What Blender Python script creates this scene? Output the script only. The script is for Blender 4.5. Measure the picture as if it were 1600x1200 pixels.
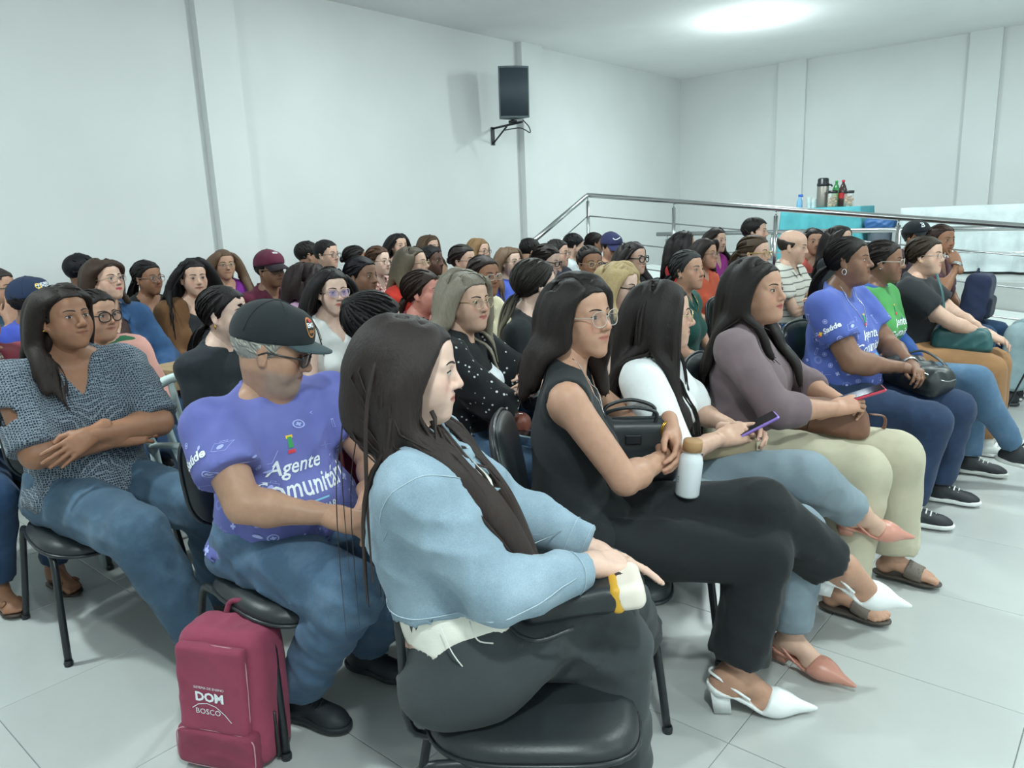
import bpy, math, random, time
import numpy as np
from mathutils import Vector, Matrix
from mathutils.bvhtree import BVHTree

for _o in list(bpy.data.objects): bpy.data.objects.remove(_o)
SC = bpy.context.scene
COL = SC.collection
f32 = np.float32
PI = math.pi

# ------------------------------------------------------------------ camera
CAMH = 1.4924
cam_d = bpy.data.cameras.new('camera'); cam = bpy.data.objects.new('camera', cam_d); COL.objects.link(cam)
_R = Vector((0.7630874, 0.64512619, -0.03885634)); _D = Vector((0.11013008, -0.18903883, -0.9757744)); _F = Vector((-0.63684298, 0.7403219, -0.21530095))
_m = Matrix((_R, -_D, -_F)).transposed().to_4x4(); _m.translation = Vector((0, 0, CAMH))
cam.matrix_world = _m
cam_d.sensor_fit = 'HORIZONTAL'; cam_d.sensor_width = 36.0; cam_d.lens = 1185.75 / 1600 * 36.0
cam_d.clip_start = 0.05; cam_d.clip_end = 60
SC.camera = cam

# ------------------------------------------------------------------ world, lights, exposure
wd = bpy.data.worlds.new('world'); SC.world = wd; wd.use_nodes = True
wd.node_tree.nodes['Background'].inputs[0].default_value = (0.75, 0.85, 0.87, 1)
wd.node_tree.nodes['Background'].inputs[1].default_value = 0.35
SC.view_settings.view_transform = 'Standard'; SC.view_settings.look = 'None'
SC.view_settings.exposure = 0.0; SC.view_settings.gamma = 1.0; SC.view_settings.use_curve_mapping = False
CEIL = 3.49
LAMP_XY = [(-3.70, 8.50), (-3.70, 4.3), (-3.70, 0.1), (0.2, 8.50), (0.2, 4.3), (0.2, 0.1), (3.7, 4.3), (3.7, 0.1)]
LAMP_W = 60.0
FILL_P = 31.0
LAMP_C = (0.86, 1.0, 0.985)

# ------------------------------------------------------------------ mesh helpers
def link(o, parent=None):
    COL.objects.link(o)
    if parent is not None: o.parent = parent
    return o

def empty(name, loc=(0, 0, 0), rz=0.0):
    o = bpy.data.objects.new(name, None); o.empty_display_size = .1
    o.location = loc; o.rotation_euler = (0, 0, rz); COL.objects.link(o)
    return o

def tag(o, label=None, cat=None, group=None, kind=None):
    if label: o['label'] = label
    if cat: o['category'] = cat
    if group: o['group'] = group
    if kind: o['kind'] = kind
    return o

class MB:
    """collects verts, faces, face materials and vertex colours"""
    def __init__(s): s.V = []; s.Q = []; s.T = []; s.qm = []; s.tm = []; s.C = []; s.n = 0
    def add(s, V, Q=None, T=None, m=0, c=None):
        V = np.asarray(V, f32).reshape(-1, 3)
        if Q is not None and len(Q):
            Q = np.asarray(Q, np.int32).reshape(-1, 4); s.Q.append(Q + s.n); s.qm.append(np.broadcast_to(np.asarray(m, np.int32), (len(Q),)))
        if T is not None and len(T):
            T = np.asarray(T, np.int32).reshape(-1, 3); s.T.append(T + s.n); s.tm.append(np.broadcast_to(np.asarray(m, np.int32), (len(T),)))
        if c is None: c = np.ones((len(V), 3), f32)
        c = np.broadcast_to(np.asarray(c, f32), (len(V), 3)); s.C.append(c)
        s.V.append(V); s.n += len(V); return s
    def mesh(s, name, mats, smooth=True, col=False):
        me = bpy.data.meshes.new(name)
        V = np.concatenate(s.V) if s.V else np.zeros((0, 3), f32)
        Q = np.concatenate(s.Q) if s.Q else np.zeros((0, 4), np.int32)
        T = np.concatenate(s.T) if s.T else np.zeros((0, 3), np.int32)
        me.vertices.add(len(V)); me.vertices.foreach_set('co', V.ravel())
        li = np.concatenate([Q.ravel(), T.ravel()]).astype(np.int32)
        me.loops.add(len(li)); me.loops.foreach_set('vertex_index', li)
        lt = np.concatenate([np.full(len(Q), 4), np.full(len(T), 3)]).astype(np.int32)
        ls = np.concatenate([[0], np.cumsum(lt)[:-1]]).astype(np.int32) if len(lt) else np.zeros(0, np.int32)
        me.polygons.add(len(lt)); me.polygons.foreach_set('loop_start', ls); me.polygons.foreach_set('loop_total', lt)
        mi = np.concatenate([np.concatenate(s.qm) if s.qm else np.zeros(0, np.int32), np.concatenate(s.tm) if s.tm else np.zeros(0, np.int32)]).astype(np.int32)
        me.polygons.foreach_set('material_index', mi)
        me.polygons.foreach_set('use_smooth', np.full(len(lt), bool(smooth)))
        for m in (mats if isinstance(mats, (list, tuple)) else [mats]): me.materials.append(m)
        if col:
            a = me.color_attributes.new('Col', 'FLOAT_COLOR', 'POINT')
            c = np.ones((len(V), 4), f32); c[:, :3] = np.concatenate(s.C); a.data.foreach_set('color', c.ravel())
        me.update(calc_edges=True); me.validate()
        return me
    def build(s, name, mats, parent=None, smooth=True, col=False, auto=None):
        me = s.mesh(name, mats, smooth, col)
        if auto is not None:
            try: me.set_sharp_from_angle(angle=auto)
            except Exception: pass
        o = bpy.data.objects.new(name, me); return link(o, parent)

def nrm(v):
    v = np.asarray(v, float); return v / (np.linalg.norm(v) + 1e-12)

def box(mb, lo, hi, m=0, bev=0.0, M=None):
    lo = np.array(lo, float); hi = np.array(hi, float)
    if bev <= 0:
        V = np.array([[lo[0] if not i & 1 else hi[0], lo[1] if not i & 2 else hi[1], lo[2] if not i & 4 else hi[2]] for i in range(8)])
        Q = [(0, 2, 3, 1), (4, 5, 7, 6), (0, 1, 5, 4), (2, 6, 7, 3), (0, 4, 6, 2), (1, 3, 7, 5)]
        if M is not None: V = V @ M[:3, :3].T + M[:3, 3]
        mb.add(V, Q, m=m)
    else:
        c = (lo + hi) / 2; h = (hi - lo) / 2; b = min(bev, h.min() * .98)
        V = []; idx = {}
        for sx in (-1, 1):
            for sy in (-1, 1):
                for sz in (-1, 1):
                    for ax in range(3):
                        p = np.array([sx, sy, sz]) * (h - b); p[ax] = (sx, sy, sz)[ax] * h[ax]
                        idx[(sx, sy, sz, ax)] = len(V); V.append(c + p)
        V = np.array(V); Q = []; T = []
        for ax in range(3):
            a1, a2 = (ax + 1) % 3, (ax + 2) % 3
            for s_ in (-1, 1):
                q = []
                for (u, v) in ((-1, -1), (1, -1), (1, 1), (-1, 1)):
                    k = [0, 0, 0]; k[ax] = s_; k[a1] = u; k[a2] = v; q.append(idx[(*k, ax)])
                Q.append(q if s_ > 0 else q[::-1])
            for u in (-1, 1):
                for v in (-1, 1):
                    k0 = [0, 0, 0]; k0[a1] = u; k0[a2] = v
                    ka = list(k0); ka[ax] = -1; kb = list(k0); kb[ax] = 1
                    q = [idx[(*ka, a1)], idx[(*kb, a1)], idx[(*kb, a2)], idx[(*ka, a2)]]
                    Q.append(q if u * v > 0 else q[::-1])
        for sx in (-1, 1):
            for sy in (-1, 1):
                for sz in (-1, 1):
                    t = [idx[(sx, sy, sz, 0)], idx[(sx, sy, sz, 1)], idx[(sx, sy, sz, 2)]]
                    T.append(t if sx * sy * sz > 0 else t[::-1])
        if M is not None: V = V @ M[:3, :3].T + M[:3, 3]
        n0 = mb.n; mb.add(V, Q, m=m); mb.T.append(np.array(T, np.int32) + n0); mb.tm.append(np.full(len(T), m, np.int32))
    return mb

def frames(P):
    P = np.asarray(P, float); n = len(P)
    t = np.zeros_like(P); t[1:-1] = P[2:] - P[:-2]; t[0] = P[1] - P[0]; t[-1] = P[-1] - P[-2]
    t /= np.linalg.norm(t, axis=1, keepdims=True) + 1e-12
    up = np.array([0, 0, 1.]) if abs(t[0][2]) < .9 else np.array([1., 0, 0])
    a = nrm(np.cross(t[0], up)); A = [a]
    for i in range(1, n):
        a = a - t[i] * (a @ t[i]); a = nrm(a); A.append(a)
    A = np.array(A); B = np.cross(t, A)
    return t, A, B

def tube(mb, P, r, n=8, m=0, closed=False, caps=True, c=None, flat=1.0):
    P = np.asarray(P, float); N = len(P); r = np.broadcast_to(np.asarray(r, float), (N,))
    t, A, B = frames(P)
    if closed:
        d = P[1] - P[-1]; t[0] = nrm(P[1] - P[-1]); t[-1] = nrm(P[0] - P[-2])
    an = np.arange(n) * 2 * PI / n
    V = P[:, None, :] + r[:, None, None] * (np.cos(an)[None, :, None] * A[:, None, :] + flat * np.sin(an)[None, :, None] * B[:, None, :])
    V = V.reshape(-1, 3); Q = []
    for i in range(N if closed else N - 1):
        i2 = (i + 1) % N
        for j in range(n):
            j2 = (j + 1) % n
            Q.append((i * n + j, i * n + j2, i2 * n + j2, i2 * n + j))
    T = []
    if caps and not closed:
        V = np.vstack([V, P[0], P[-1]])
        for j in range(n):
            T.append((N * n, (j + 1) % n, j)); T.append((N * n + 1, (N - 1) * n + j, (N - 1) * n + (j + 1) % n))
    n0 = mb.n; mb.add(V, Q, m=m, c=c)
    if T: mb.T.append(np.array(T, np.int32) + n0); mb.tm.append(np.full(len(T), m, np.int32))
    return mb

def lathe(mb, prof, n=24, m=0, M=None, c=None):
    prof = np.asarray(prof, float); N = len(prof); an = np.arange(n) * 2 * PI / n
    V = np.stack([prof[:, None, 0] * np.cos(an), prof[:, None, 0] * np.sin(an), np.broadcast_to(prof[:, None, 1], (N, n))], -1).reshape(-1, 3)
    if M is not None: M = np.asarray(M, float); V = V @ M[:3, :3].T + M[:3, 3]
    Q = [(i * n + j, i * n + (j + 1) % n, (i + 1) * n + (j + 1) % n, (i + 1) * n + j) for i in range(N - 1) for j in range(n)]
    return mb.add(V, Q, m=m, c=c)

def spline(P, n):
    """Catmull-Rom through points"""
    P = np.asarray(P, float); K = len(P)
    if K == 2: return P[0] + (P[1] - P[0]) * np.linspace(0, 1, n)[:, None]
    Pp = np.vstack([2 * P[0] - P[1], P, 2 * P[-1] - P[-2]])
    u = np.linspace(0, K - 1 - 1e-9, n); i = u.astype(int); t = (u - i)[:, None]
    a, b, c, d = Pp[i], Pp[i + 1], Pp[i + 2], Pp[i + 3]
    return .5 * (2 * b + (c - a) * t + (2 * a - 5 * b + 4 * c - d) * t ** 2 + (3 * b - a - 3 * c + d) * t ** 3)

def rotm(axis, ang):
    return np.array(Matrix.Rotation(ang, 3, Vector(axis)))

# ------------------------------------------------------------------ materials
_MC = {}
def srgb(c):
    if isinstance(c, str):
        c = c.lstrip('#'); c = [int(c[i:i + 2], 16) / 255 for i in (0, 2, 4)]
    return tuple((x / 12.92 if x <= .04045 else ((x + .055) / 1.055) ** 2.4) for x in c)

class NT:
    def __init__(s, name):
        s.m = bpy.data.materials.new(name); s.m.use_nodes = True; s.t = s.m.node_tree
        s.b = s.t.nodes['Principled BSDF']; s.out = s.t.nodes['Material Output']
    def n(s, typ, **k):
        nd = s.t.nodes.new(typ)
        for a, v in k.items():
            if a.startswith('i_'): nd.inputs[int(a[2:]) if a[2:].isdigit() else a[2:].replace('_', ' ')].default_value = v
            else: setattr(nd, a, v)
        return nd
    def l(s, a, b): s.t.links.new(a, b)
    def coord(s, out='Object', scale=(1, 1, 1), rot=(0, 0, 0)):
        tc = s.n('ShaderNodeTexCoord'); mp = s.n('ShaderNodeMapping')
        mp.inputs['Scale'].default_value = scale; mp.inputs['Rotation'].default_value = rot
        s.l(tc.outputs[out], mp.inputs[0]); return mp.outputs[0]
    def noise(s, vec, scale=5, detail=3, rough=.5, dist=0):
        nd = s.n('ShaderNodeTexNoise'); nd.inputs['Scale'].default_value = scale; nd.inputs['Detail'].default_value = detail
        nd.inputs['Roughness'].default_value = rough; nd.inputs['Distortion'].default_value = dist; s.l(vec, nd.inputs['Vector']); return nd.outputs['Fac']
    def ramp(s, fac, stops, interp='LINEAR'):
        r = s.n('ShaderNodeValToRGB'); r.color_ramp.interpolation = interp
        while len(r.color_ramp.elements) < len(stops): r.color_ramp.elements.new(.5)
        for e, (p, c) in zip(r.color_ramp.elements, stops): e.position = p; e.color = (*c[:3], 1)
        s.l(fac, r.inputs[0]); return r.outputs[0]
    def mix(s, fac, a, b, mode='MIX'):
        x = s.n('ShaderNodeMix', data_type='RGBA', blend_type=mode)
        for k, v in ((0, fac), (6, a), (7, b)):
            if isinstance(v, (int, float)): x.inputs[k].default_value = v
            elif isinstance(v, tuple): x.inputs[k].default_value = (*v[:3], 1)
            else: s.l(v, x.inputs[k])
        return x.outputs[2]
    def math(s, op, a, b=0.0, c=None):
        x = s.n('ShaderNodeMath', operation=op)
        for k, v in enumerate((a, b) if c is None else (a, b, c)):
            if isinstance(v, (int, float)): x.inputs[k].default_value = v
            else: s.l(v, x.inputs[k])
        return x.outputs[0]
    def bump(s, h, strength=.3, dist=.01):
        b = s.n('ShaderNodeBump'); b.inputs['Strength'].default_value = strength; b.inputs['Distance'].default_value = dist
        s.l(h, b.inputs['Height']); s.l(b.outputs[0], s.b.inputs['Normal']); return b
    def base(s, c):
        if isinstance(c, tuple): s.b.inputs['Base Color'].default_value = (*c[:3], 1)
        else: s.l(c, s.b.inputs['Base Color'])
    def set(s, **k):
        for a, v in k.items():
            s.b.inputs[a.replace('_', ' ')].default_value = v
        return s

def plain(name, c, rough=.5, metal=0.0, spec=.5, var=.0, bump=0.0, bscale=200, **kw):
    key = ('plain', name, c, rough, metal)
    if key in _MC: return _MC[key]
    t = NT(name); c = srgb(c)
    if var > 0:
        v = t.coord(); n = t.noise(v, 12, 4)
        t.base(t.ramp(n, [(.3, tuple(x * (1 - var) for x in c)), (.7, tuple(min(1, x * (1 + var)) for x in c))]))
    else: t.base(c)
    t.set(Roughness=rough, Metallic=metal); t.b.inputs['Specular IOR Level'].default_value = spec
    if bump > 0:
        v = t.coord(); t.bump(t.noise(v, bscale, 2), bump, .002)
    for a, v in kw.items(): t.b.inputs[a.replace('_', ' ')].default_value = v
    _MC[key] = t.m; return t.m

def vcol_mat(name, rough=.5, spec=.4, kind='skin'):
    if ('v', name) in _MC: return _MC[('v', name)]
    t = NT(name); a = t.n('ShaderNodeAttribute', attribute_name='Col')
    v = t.coord()
    if kind == 'skin':
        n = t.noise(v, 55, 3); c = t.mix(.22, a.outputs[0], t.mix(1.0, a.outputs[0], t.ramp(n, [(.3, (.72, .62, .58)), (.7, (1.15, 1.1, 1.08))]), 'MULTIPLY'))
        t.bump(t.noise(v, 420, 2), .12, .001)
        t.b.inputs['Subsurface Weight'].default_value = .06; t.b.inputs['Subsurface Radius'].default_value = (.01, .004, .002)
        t.b.inputs['Subsurface Scale'].default_value = .5
    else:
        v2 = t.coord(scale=(1, 1, .07)); n = t.noise(v2, 210, 4, .65)
        c = t.mix(.5, a.outputs[0], t.mix(1.0, a.outputs[0], t.ramp(n, [(.3, (.6, .6, .6)), (.72, (1.3, 1.3, 1.3))]), 'MULTIPLY'))
        t.bump(n, .7, .003)
    t.base(c); t.set(Roughness=rough); t.b.inputs['Specular IOR Level'].default_value = spec
    _MC[('v', name)] = t.m; return t.m

def fabric(c, kind='plain', c2=None, scale=1.0, rough=.85):
    key = ('fab', c, kind, c2, scale)
    if key in _MC: return _MC[key]
    nm = {'plain': 'fabric', 'denim': 'denim', 'dots': 'dotted_fabric', 'geo': 'patterned_fabric', 'stripes': 'striped_fabric', 'plaid': 'plaid_fabric', 'print': 'printed_fabric', 'knit': 'knit_fabric', 'suede': 'suede'}[kind]
    t = NT(nm); b = srgb(c); c2l = srgb(c2) if c2 else tuple(min(1, x * 1.6 + .03) for x in b)
    v = t.coord()
    if kind == 'denim':
        n = t.noise(v, 7, 4, .6); w = t.n('ShaderNodeTexWave', wave_type='BANDS', bands_direction='DIAGONAL'); w.inputs['Scale'].default_value = 260; w.inputs['Distortion'].default_value = 2
        t.l(v, w.inputs[0]); fine = t.noise(v, 380, 2)
        col = t.ramp(n, [(.3, tuple(x * .85 for x in b)), (.5, b), (.9, c2l)])
        col = t.mix(.22, col, t.mix(1.0, col, t.ramp(fine, [(.3, (.5, .5, .55)), (.7, (1.4, 1.4, 1.35))]), 'MULTIPLY'))
        t.base(col); t.bump(t.math('ADD', w.outputs['Fac'], fine), .25, .002)
    elif kind == 'dots':
        vo = t.n('ShaderNodeTexVoronoi', feature='F1'); vo.inputs['Scale'].default_value = 38 * scale; vo.inputs['Randomness'].default_value = .75; t.l(v, vo.inputs['Vector'])
        t.base(t.ramp(vo.outputs['Distance'], [(.0, c2l), (.17, c2l), (.2, b), (1, b)])); t.bump(t.noise(v, 300, 2), .2, .002)
    elif kind == 'geo':
        vo = t.n('ShaderNodeTexVoronoi', feature='DISTANCE_TO_EDGE'); vo.inputs['Scale'].default_value = 85 * scale; vo.inputs['Randomness'].default_value = .35; t.l(v, vo.inputs['Vector'])
        t.base(t.ramp(vo.outputs['Distance'], [(.0, c2l), (.07, c2l), (.13, b), (1, b)])); t.bump(t.noise(v, 300, 2), .15, .002)
    elif kind == 'stripes':
        w = t.n('ShaderNodeTexWave', wave_type='BANDS', bands_direction='Z'); w.inputs['Scale'].default_value = 6.5 * scale; w.inputs['Distortion'].default_value = .25; t.l(v, w.inputs[0])
        t.base(t.ramp(w.outputs['Fac'], [(0, b), (.9, b), (.95, c2l), (1, c2l)])); t.bump(t.noise(v, 300, 2), .2, .002)
    elif kind == 'plaid':
        w = t.n('ShaderNodeTexWave', wave_type='BANDS', bands_direction='Z'); w.inputs['Scale'].default_value = 12; t.l(v, w.inputs[0])
        w2 = t.n('ShaderNodeTexWave', wave_type='BANDS', bands_direction='Y'); w2.inputs['Scale'].default_value = 12; t.l(v, w2.inputs[0])
        t.base(t.ramp(t.math('MULTIPLY', w.outputs['Fac'], w2.outputs['Fac']), [(.1, b), (.5, c2l)]))
    elif kind == 'print':
        vo = t.n('ShaderNodeTexVoronoi', feature='F1', distance='MANHATTAN'); vo.inputs['Scale'].default_value = 17 * scale; t.l(v, vo.inputs['Vector'])
        n = t.noise(v, 3, 3)
        c0 = t.ramp(n, [(.35, tuple(x * .85 for x in b)), (.65, c2l)])
        t.base(c0); t.bump(t.noise(v, 300, 2), .12, .002)
    else:
        n = t.noise(v, 5, 4, .6); fine = t.noise(v, 300 if kind != 'suede' else 90, 2)
        col = t.ramp(n, [(.3, tuple(x * .86 for x in b)), (.7, tuple(min(1, x * 1.12) for x in b))])
        t.base(col); t.bump(fine, .25 if kind != 'knit' else .5, .002)
    t.set(Roughness=rough); t.b.inputs['Specular IOR Level'].default_value = .25
    t.b.inputs['Sheen Weight'].default_value = .08
    _MC[key] = t.m; return t.m

M_SKIN = vcol_mat('skin', .48, .35, 'skin'); M_HAIR = vcol_mat('hair', .52, .24, 'hair')
M_EYEW = plain('eye_white', '#b4aca6', .25); M_IRIS = plain('iris_brown', '#2a1a12', .2); M_LASH = plain('lash', '#17120f', .7); M_BROW = plain('eyebrow', '#2b201b', .8)
M_BLACK = plain('black_leather', '#23282b', .42, var=.15, bump=.2, bscale=160); M_TUBE = plain('black_tube_steel', '#1d2226', .35); M_STEEL = plain('stainless_steel', '#b9bcbc', .22, 1.0)
M_GOLD = plain('gold', '#c9a24a', .25, 1.0); M_SILVER = plain('silver', '#cfd2d4', .22, 1.0); M_WHITE = plain('white_plastic', '#dfe7e8', .35)
M_PAINT = plain('print_white', '#e6ecf2', .7)
def glass_mat(name, tint=(1, 1, 1), alpha=.12, rough=.05):
    if ('g', name) in _MC: return _MC[('g', name)]
    t = NT(name); t.base(tuple(tint)); t.set(Roughness=rough, Alpha=alpha); t.b.inputs['Specular IOR Level'].default_value = .6
    _MC[('g', name)] = t.m; return t.m
# ------------------------------------------------------------------ implicit surfaces
def _cap(P, a, b, ra, rb):
    a = np.asarray(a, f32); b = np.asarray(b, f32); ba = b - a; L = float(ba @ ba) + 1e-12
    X, Y, Z = P[0] - a[0], P[1] - a[1], P[2] - a[2]
    t = np.clip((X * ba[0] + Y * ba[1] + Z * ba[2]) / L, 0, 1)
    d = np.sqrt((X - t * ba[0]) ** 2 + (Y - t * ba[1]) ** 2 + (Z - t * ba[2]) ** 2)
    return d - (ra + (rb - ra) * t)
def _ell(P, c, r, R):
    X, Y, Z = P[0] - c[0], P[1] - c[1], P[2] - c[2]
    if R is not None:
        X, Y, Z = (R[0, 0] * X + R[1, 0] * Y + R[2, 0] * Z, R[0, 1] * X + R[1, 1] * Y + R[2, 1] * Z, R[0, 2] * X + R[1, 2] * Y + R[2, 2] * Z)
    k0 = np.sqrt((X / r[0]) ** 2 + (Y / r[1]) ** 2 + (Z / r[2]) ** 2)
    k1 = np.sqrt((X / r[0] ** 2) ** 2 + (Y / r[1] ** 2) ** 2 + (Z / r[2] ** 2) ** 2)
    return k0 * (k0 - 1) / (k1 + 1e-9)
def cap(a, b, ra, rb, k=.01, op=1): return ('c', np.asarray(a, f32), np.asarray(b, f32), ra, rb, k, op)
def ell(c, r, k=.01, R=None, op=1): return ('e', np.asarray(c, f32), tuple(r), R, None, k, op)
def sph(c, r, k=.01, op=1): return cap(c, c, r, r, k, op)
def pev(p, P):
    return _cap(P, p[1], p[2], p[3], p[4]) if p[0] == 'c' else _ell(P, p[1], p[2], p[3])
def pbb(p):
    if p[0] == 'c':
        r = max(p[3], p[4]); return np.minimum(p[1], p[2]) - r, np.maximum(p[1], p[2]) + r
    r = max(p[2]) if p[3] is not None else np.array(p[2]); return p[1] - r, p[1] + r
def smin(a, b, k):
    if k <= 1e-5: return np.minimum(a, b)
    h = np.maximum(k - np.abs(a - b), 0) / k
    return np.minimum(a, b) - h * h * k * .25
def comb(d, e, k, op):
    return smin(d, e, k) if op > 0 else -smin(-d, e, k)
def ev(prims, P):
    d = np.full(P[0].shape, .3, f32)
    for p in prims: d = comb(d, pev(p, P), p[5], p[6])
    return d
class Grid:
    def __init__(s, lo, hi, h):
        s.lo = np.asarray(lo, f32); s.h = h; s.n = np.maximum(np.ceil((np.asarray(hi) - s.lo) / h).astype(int) + 1, 2)
        s.ax = [(s.lo[i] + np.arange(s.n[i]) * h).astype(f32) for i in range(3)]
    def P(s, sl=None):
        sl = sl or (slice(None),) * 3
        return (s.ax[0][sl[0]][:, None, None], s.ax[1][sl[1]][None, :, None], s.ax[2][sl[2]][None, None, :])
    def sl(s, lo, hi):
        a = np.clip(np.floor((lo - s.lo) / s.h).astype(int), 0, s.n - 1); b = np.clip(np.ceil((hi - s.lo) / s.h).astype(int) + 1, 0, s.n)
        return tuple(slice(int(x), int(max(x, y))) for x, y in zip(a, b))
    def field(s, prims, d=None, pad=.03, infl=0.0):
        if d is None: d = np.full(tuple(s.n), .3, f32)
        for p in prims:
            lo, hi = pbb(p); q = pad + p[5] + infl; sl = s.sl(lo - q, hi + q)
            if min(x.stop - x.start for x in sl) <= 0: continue
            d[sl] = comb(d[sl], pev(p, s.P(sl)) - (infl if p[6] > 0 else 0), p[5], p[6])
        return d
def bounds(prims, pad):
    B = [pbb(p) for p in prims if p[6] > 0]
    return np.min([b[0] for b in B], 0) - pad, np.max([b[1] for b in B], 0) + pad
_OFF = np.array([[i & 1, i >> 1 & 1, i >> 2 & 1] for i in range(8)])
_ED = [(a, b) for a in range(8) for b in range(a + 1, 8) if bin(a ^ b).count('1') == 1]
def surf(d, g):
    ins = d < 0
    c = np.zeros(tuple(np.array(d.shape) - 1), np.int8)
    n = c.shape
    for o in _OFF: c += ins[o[0]:o[0] + n[0], o[1]:o[1] + n[1], o[2]:o[2] + n[2]]
    mask = (c > 0) & (c < 8)
    ci = np.argwhere(mask)
    if len(ci) == 0: return np.zeros((0, 3), f32), np.zeros((0, 4), np.int32)
    idx = np.full(n, -1, np.int32); idx[mask] = np.arange(len(ci))
    vals = np.stack([d[ci[:, 0] + o[0], ci[:, 1] + o[1], ci[:, 2] + o[2]] for o in _OFF], 1)
    acc = np.zeros((len(ci), 3), f32); cnt = np.zeros(len(ci), f32)
    for a, b in _ED:
        va, vb = vals[:, a], vals[:, b]; cr = (va < 0) != (vb < 0)
        t = np.where(cr, va / np.where(cr, va - vb, 1), 0)
        acc += np.where(cr[:, None], _OFF[a] + t[:, None] * (_OFF[b] - _OFF[a]), 0); cnt += cr
    V = g.lo + g.h * (ci + acc / cnt[:, None])
    Qs = []
    for ax in range(3):
        s0 = [slice(None)] * 3; s1 = [slice(None)] * 3; s0[ax] = slice(0, -1); s1[ax] = slice(1, None)
        A = ins[tuple(s0)]; B = ins[tuple(s1)]; e = np.argwhere(A != B)
        a1, a2 = (ax + 1) % 3, (ax + 2) % 3
        ok = (e[:, a1] > 0) & (e[:, a2] > 0) & (e[:, a1] < d.shape[a1] - 1) & (e[:, a2] < d.shape[a2] - 1); e = e[ok]
        if len(e) == 0: continue
        def cell(o1, o2):
            q = e.copy(); q[:, a1] -= o1; q[:, a2] -= o2; return idx[q[:, 0], q[:, 1], q[:, 2]]
        q = np.stack([cell(1, 1), cell(0, 1), cell(0, 0), cell(1, 0)], 1)
        fl = A[e[:, 0], e[:, 1], e[:, 2]]
        q = np.where(fl[:, None], q, q[:, ::-1]); Qs.append(q)
    Q = np.concatenate(Qs) if Qs else np.zeros((0, 4), np.int32)
    Q = Q[(Q >= 0).all(1)]
    return V.astype(f32), Q.astype(np.int32)
def smooth_mesh(V, Q, it=1, lam=.5):
    n = len(V)
    if n == 0: return V
    e = np.concatenate([Q[:, [0, 1]], Q[:, [1, 2]], Q[:, [2, 3]], Q[:, [3, 0]]])
    for _ in range(it):
        acc = np.stack([np.bincount(e[:, 0], V[e[:, 1], i], n) for i in range(3)], 1); cnt = np.bincount(e[:, 0], minlength=n)[:, None]
        V = V + lam * (acc / np.maximum(cnt, 1) - V) * (cnt > 0)
    return V.astype(f32)
def wrinkle(g, d, amp, rng, freq=22, n=5, band=.03, axis=None):
    """cloth folds: displaces a field near its surface"""
    m = np.abs(d) < band; ii = np.argwhere(m)
    if not len(ii): return d
    P = g.lo + g.h * ii; w = np.zeros(len(P))
    for i in range(n):
        k = rng.normal(size=3); k /= np.linalg.norm(k)
        if axis is not None: k = nrm(k + axis * rng.uniform(.4, 1.6) * rng.choice([-1, 1]))
        fr = freq * rng.uniform(.6, 1.9); ph = rng.uniform(0, 6.28)
        q = rng.normal(size=3); q /= np.linalg.norm(q)
        s_ = np.sin(P @ k * fr + ph + 1.6 * np.sin(P @ q * fr * .45 + ph * 2))
        w += (1 - np.abs(s_)) ** 1.5 * np.clip(.5 + .8 * np.sin(P @ q * fr * .3 + ph), 0, 1)
    w = (w - w.mean()) / max(1e-6, w.std())
    d = d.copy(); d[m] -= (amp * np.clip(w, -1.5, 2.2) * .5).astype(f32); return d

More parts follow.
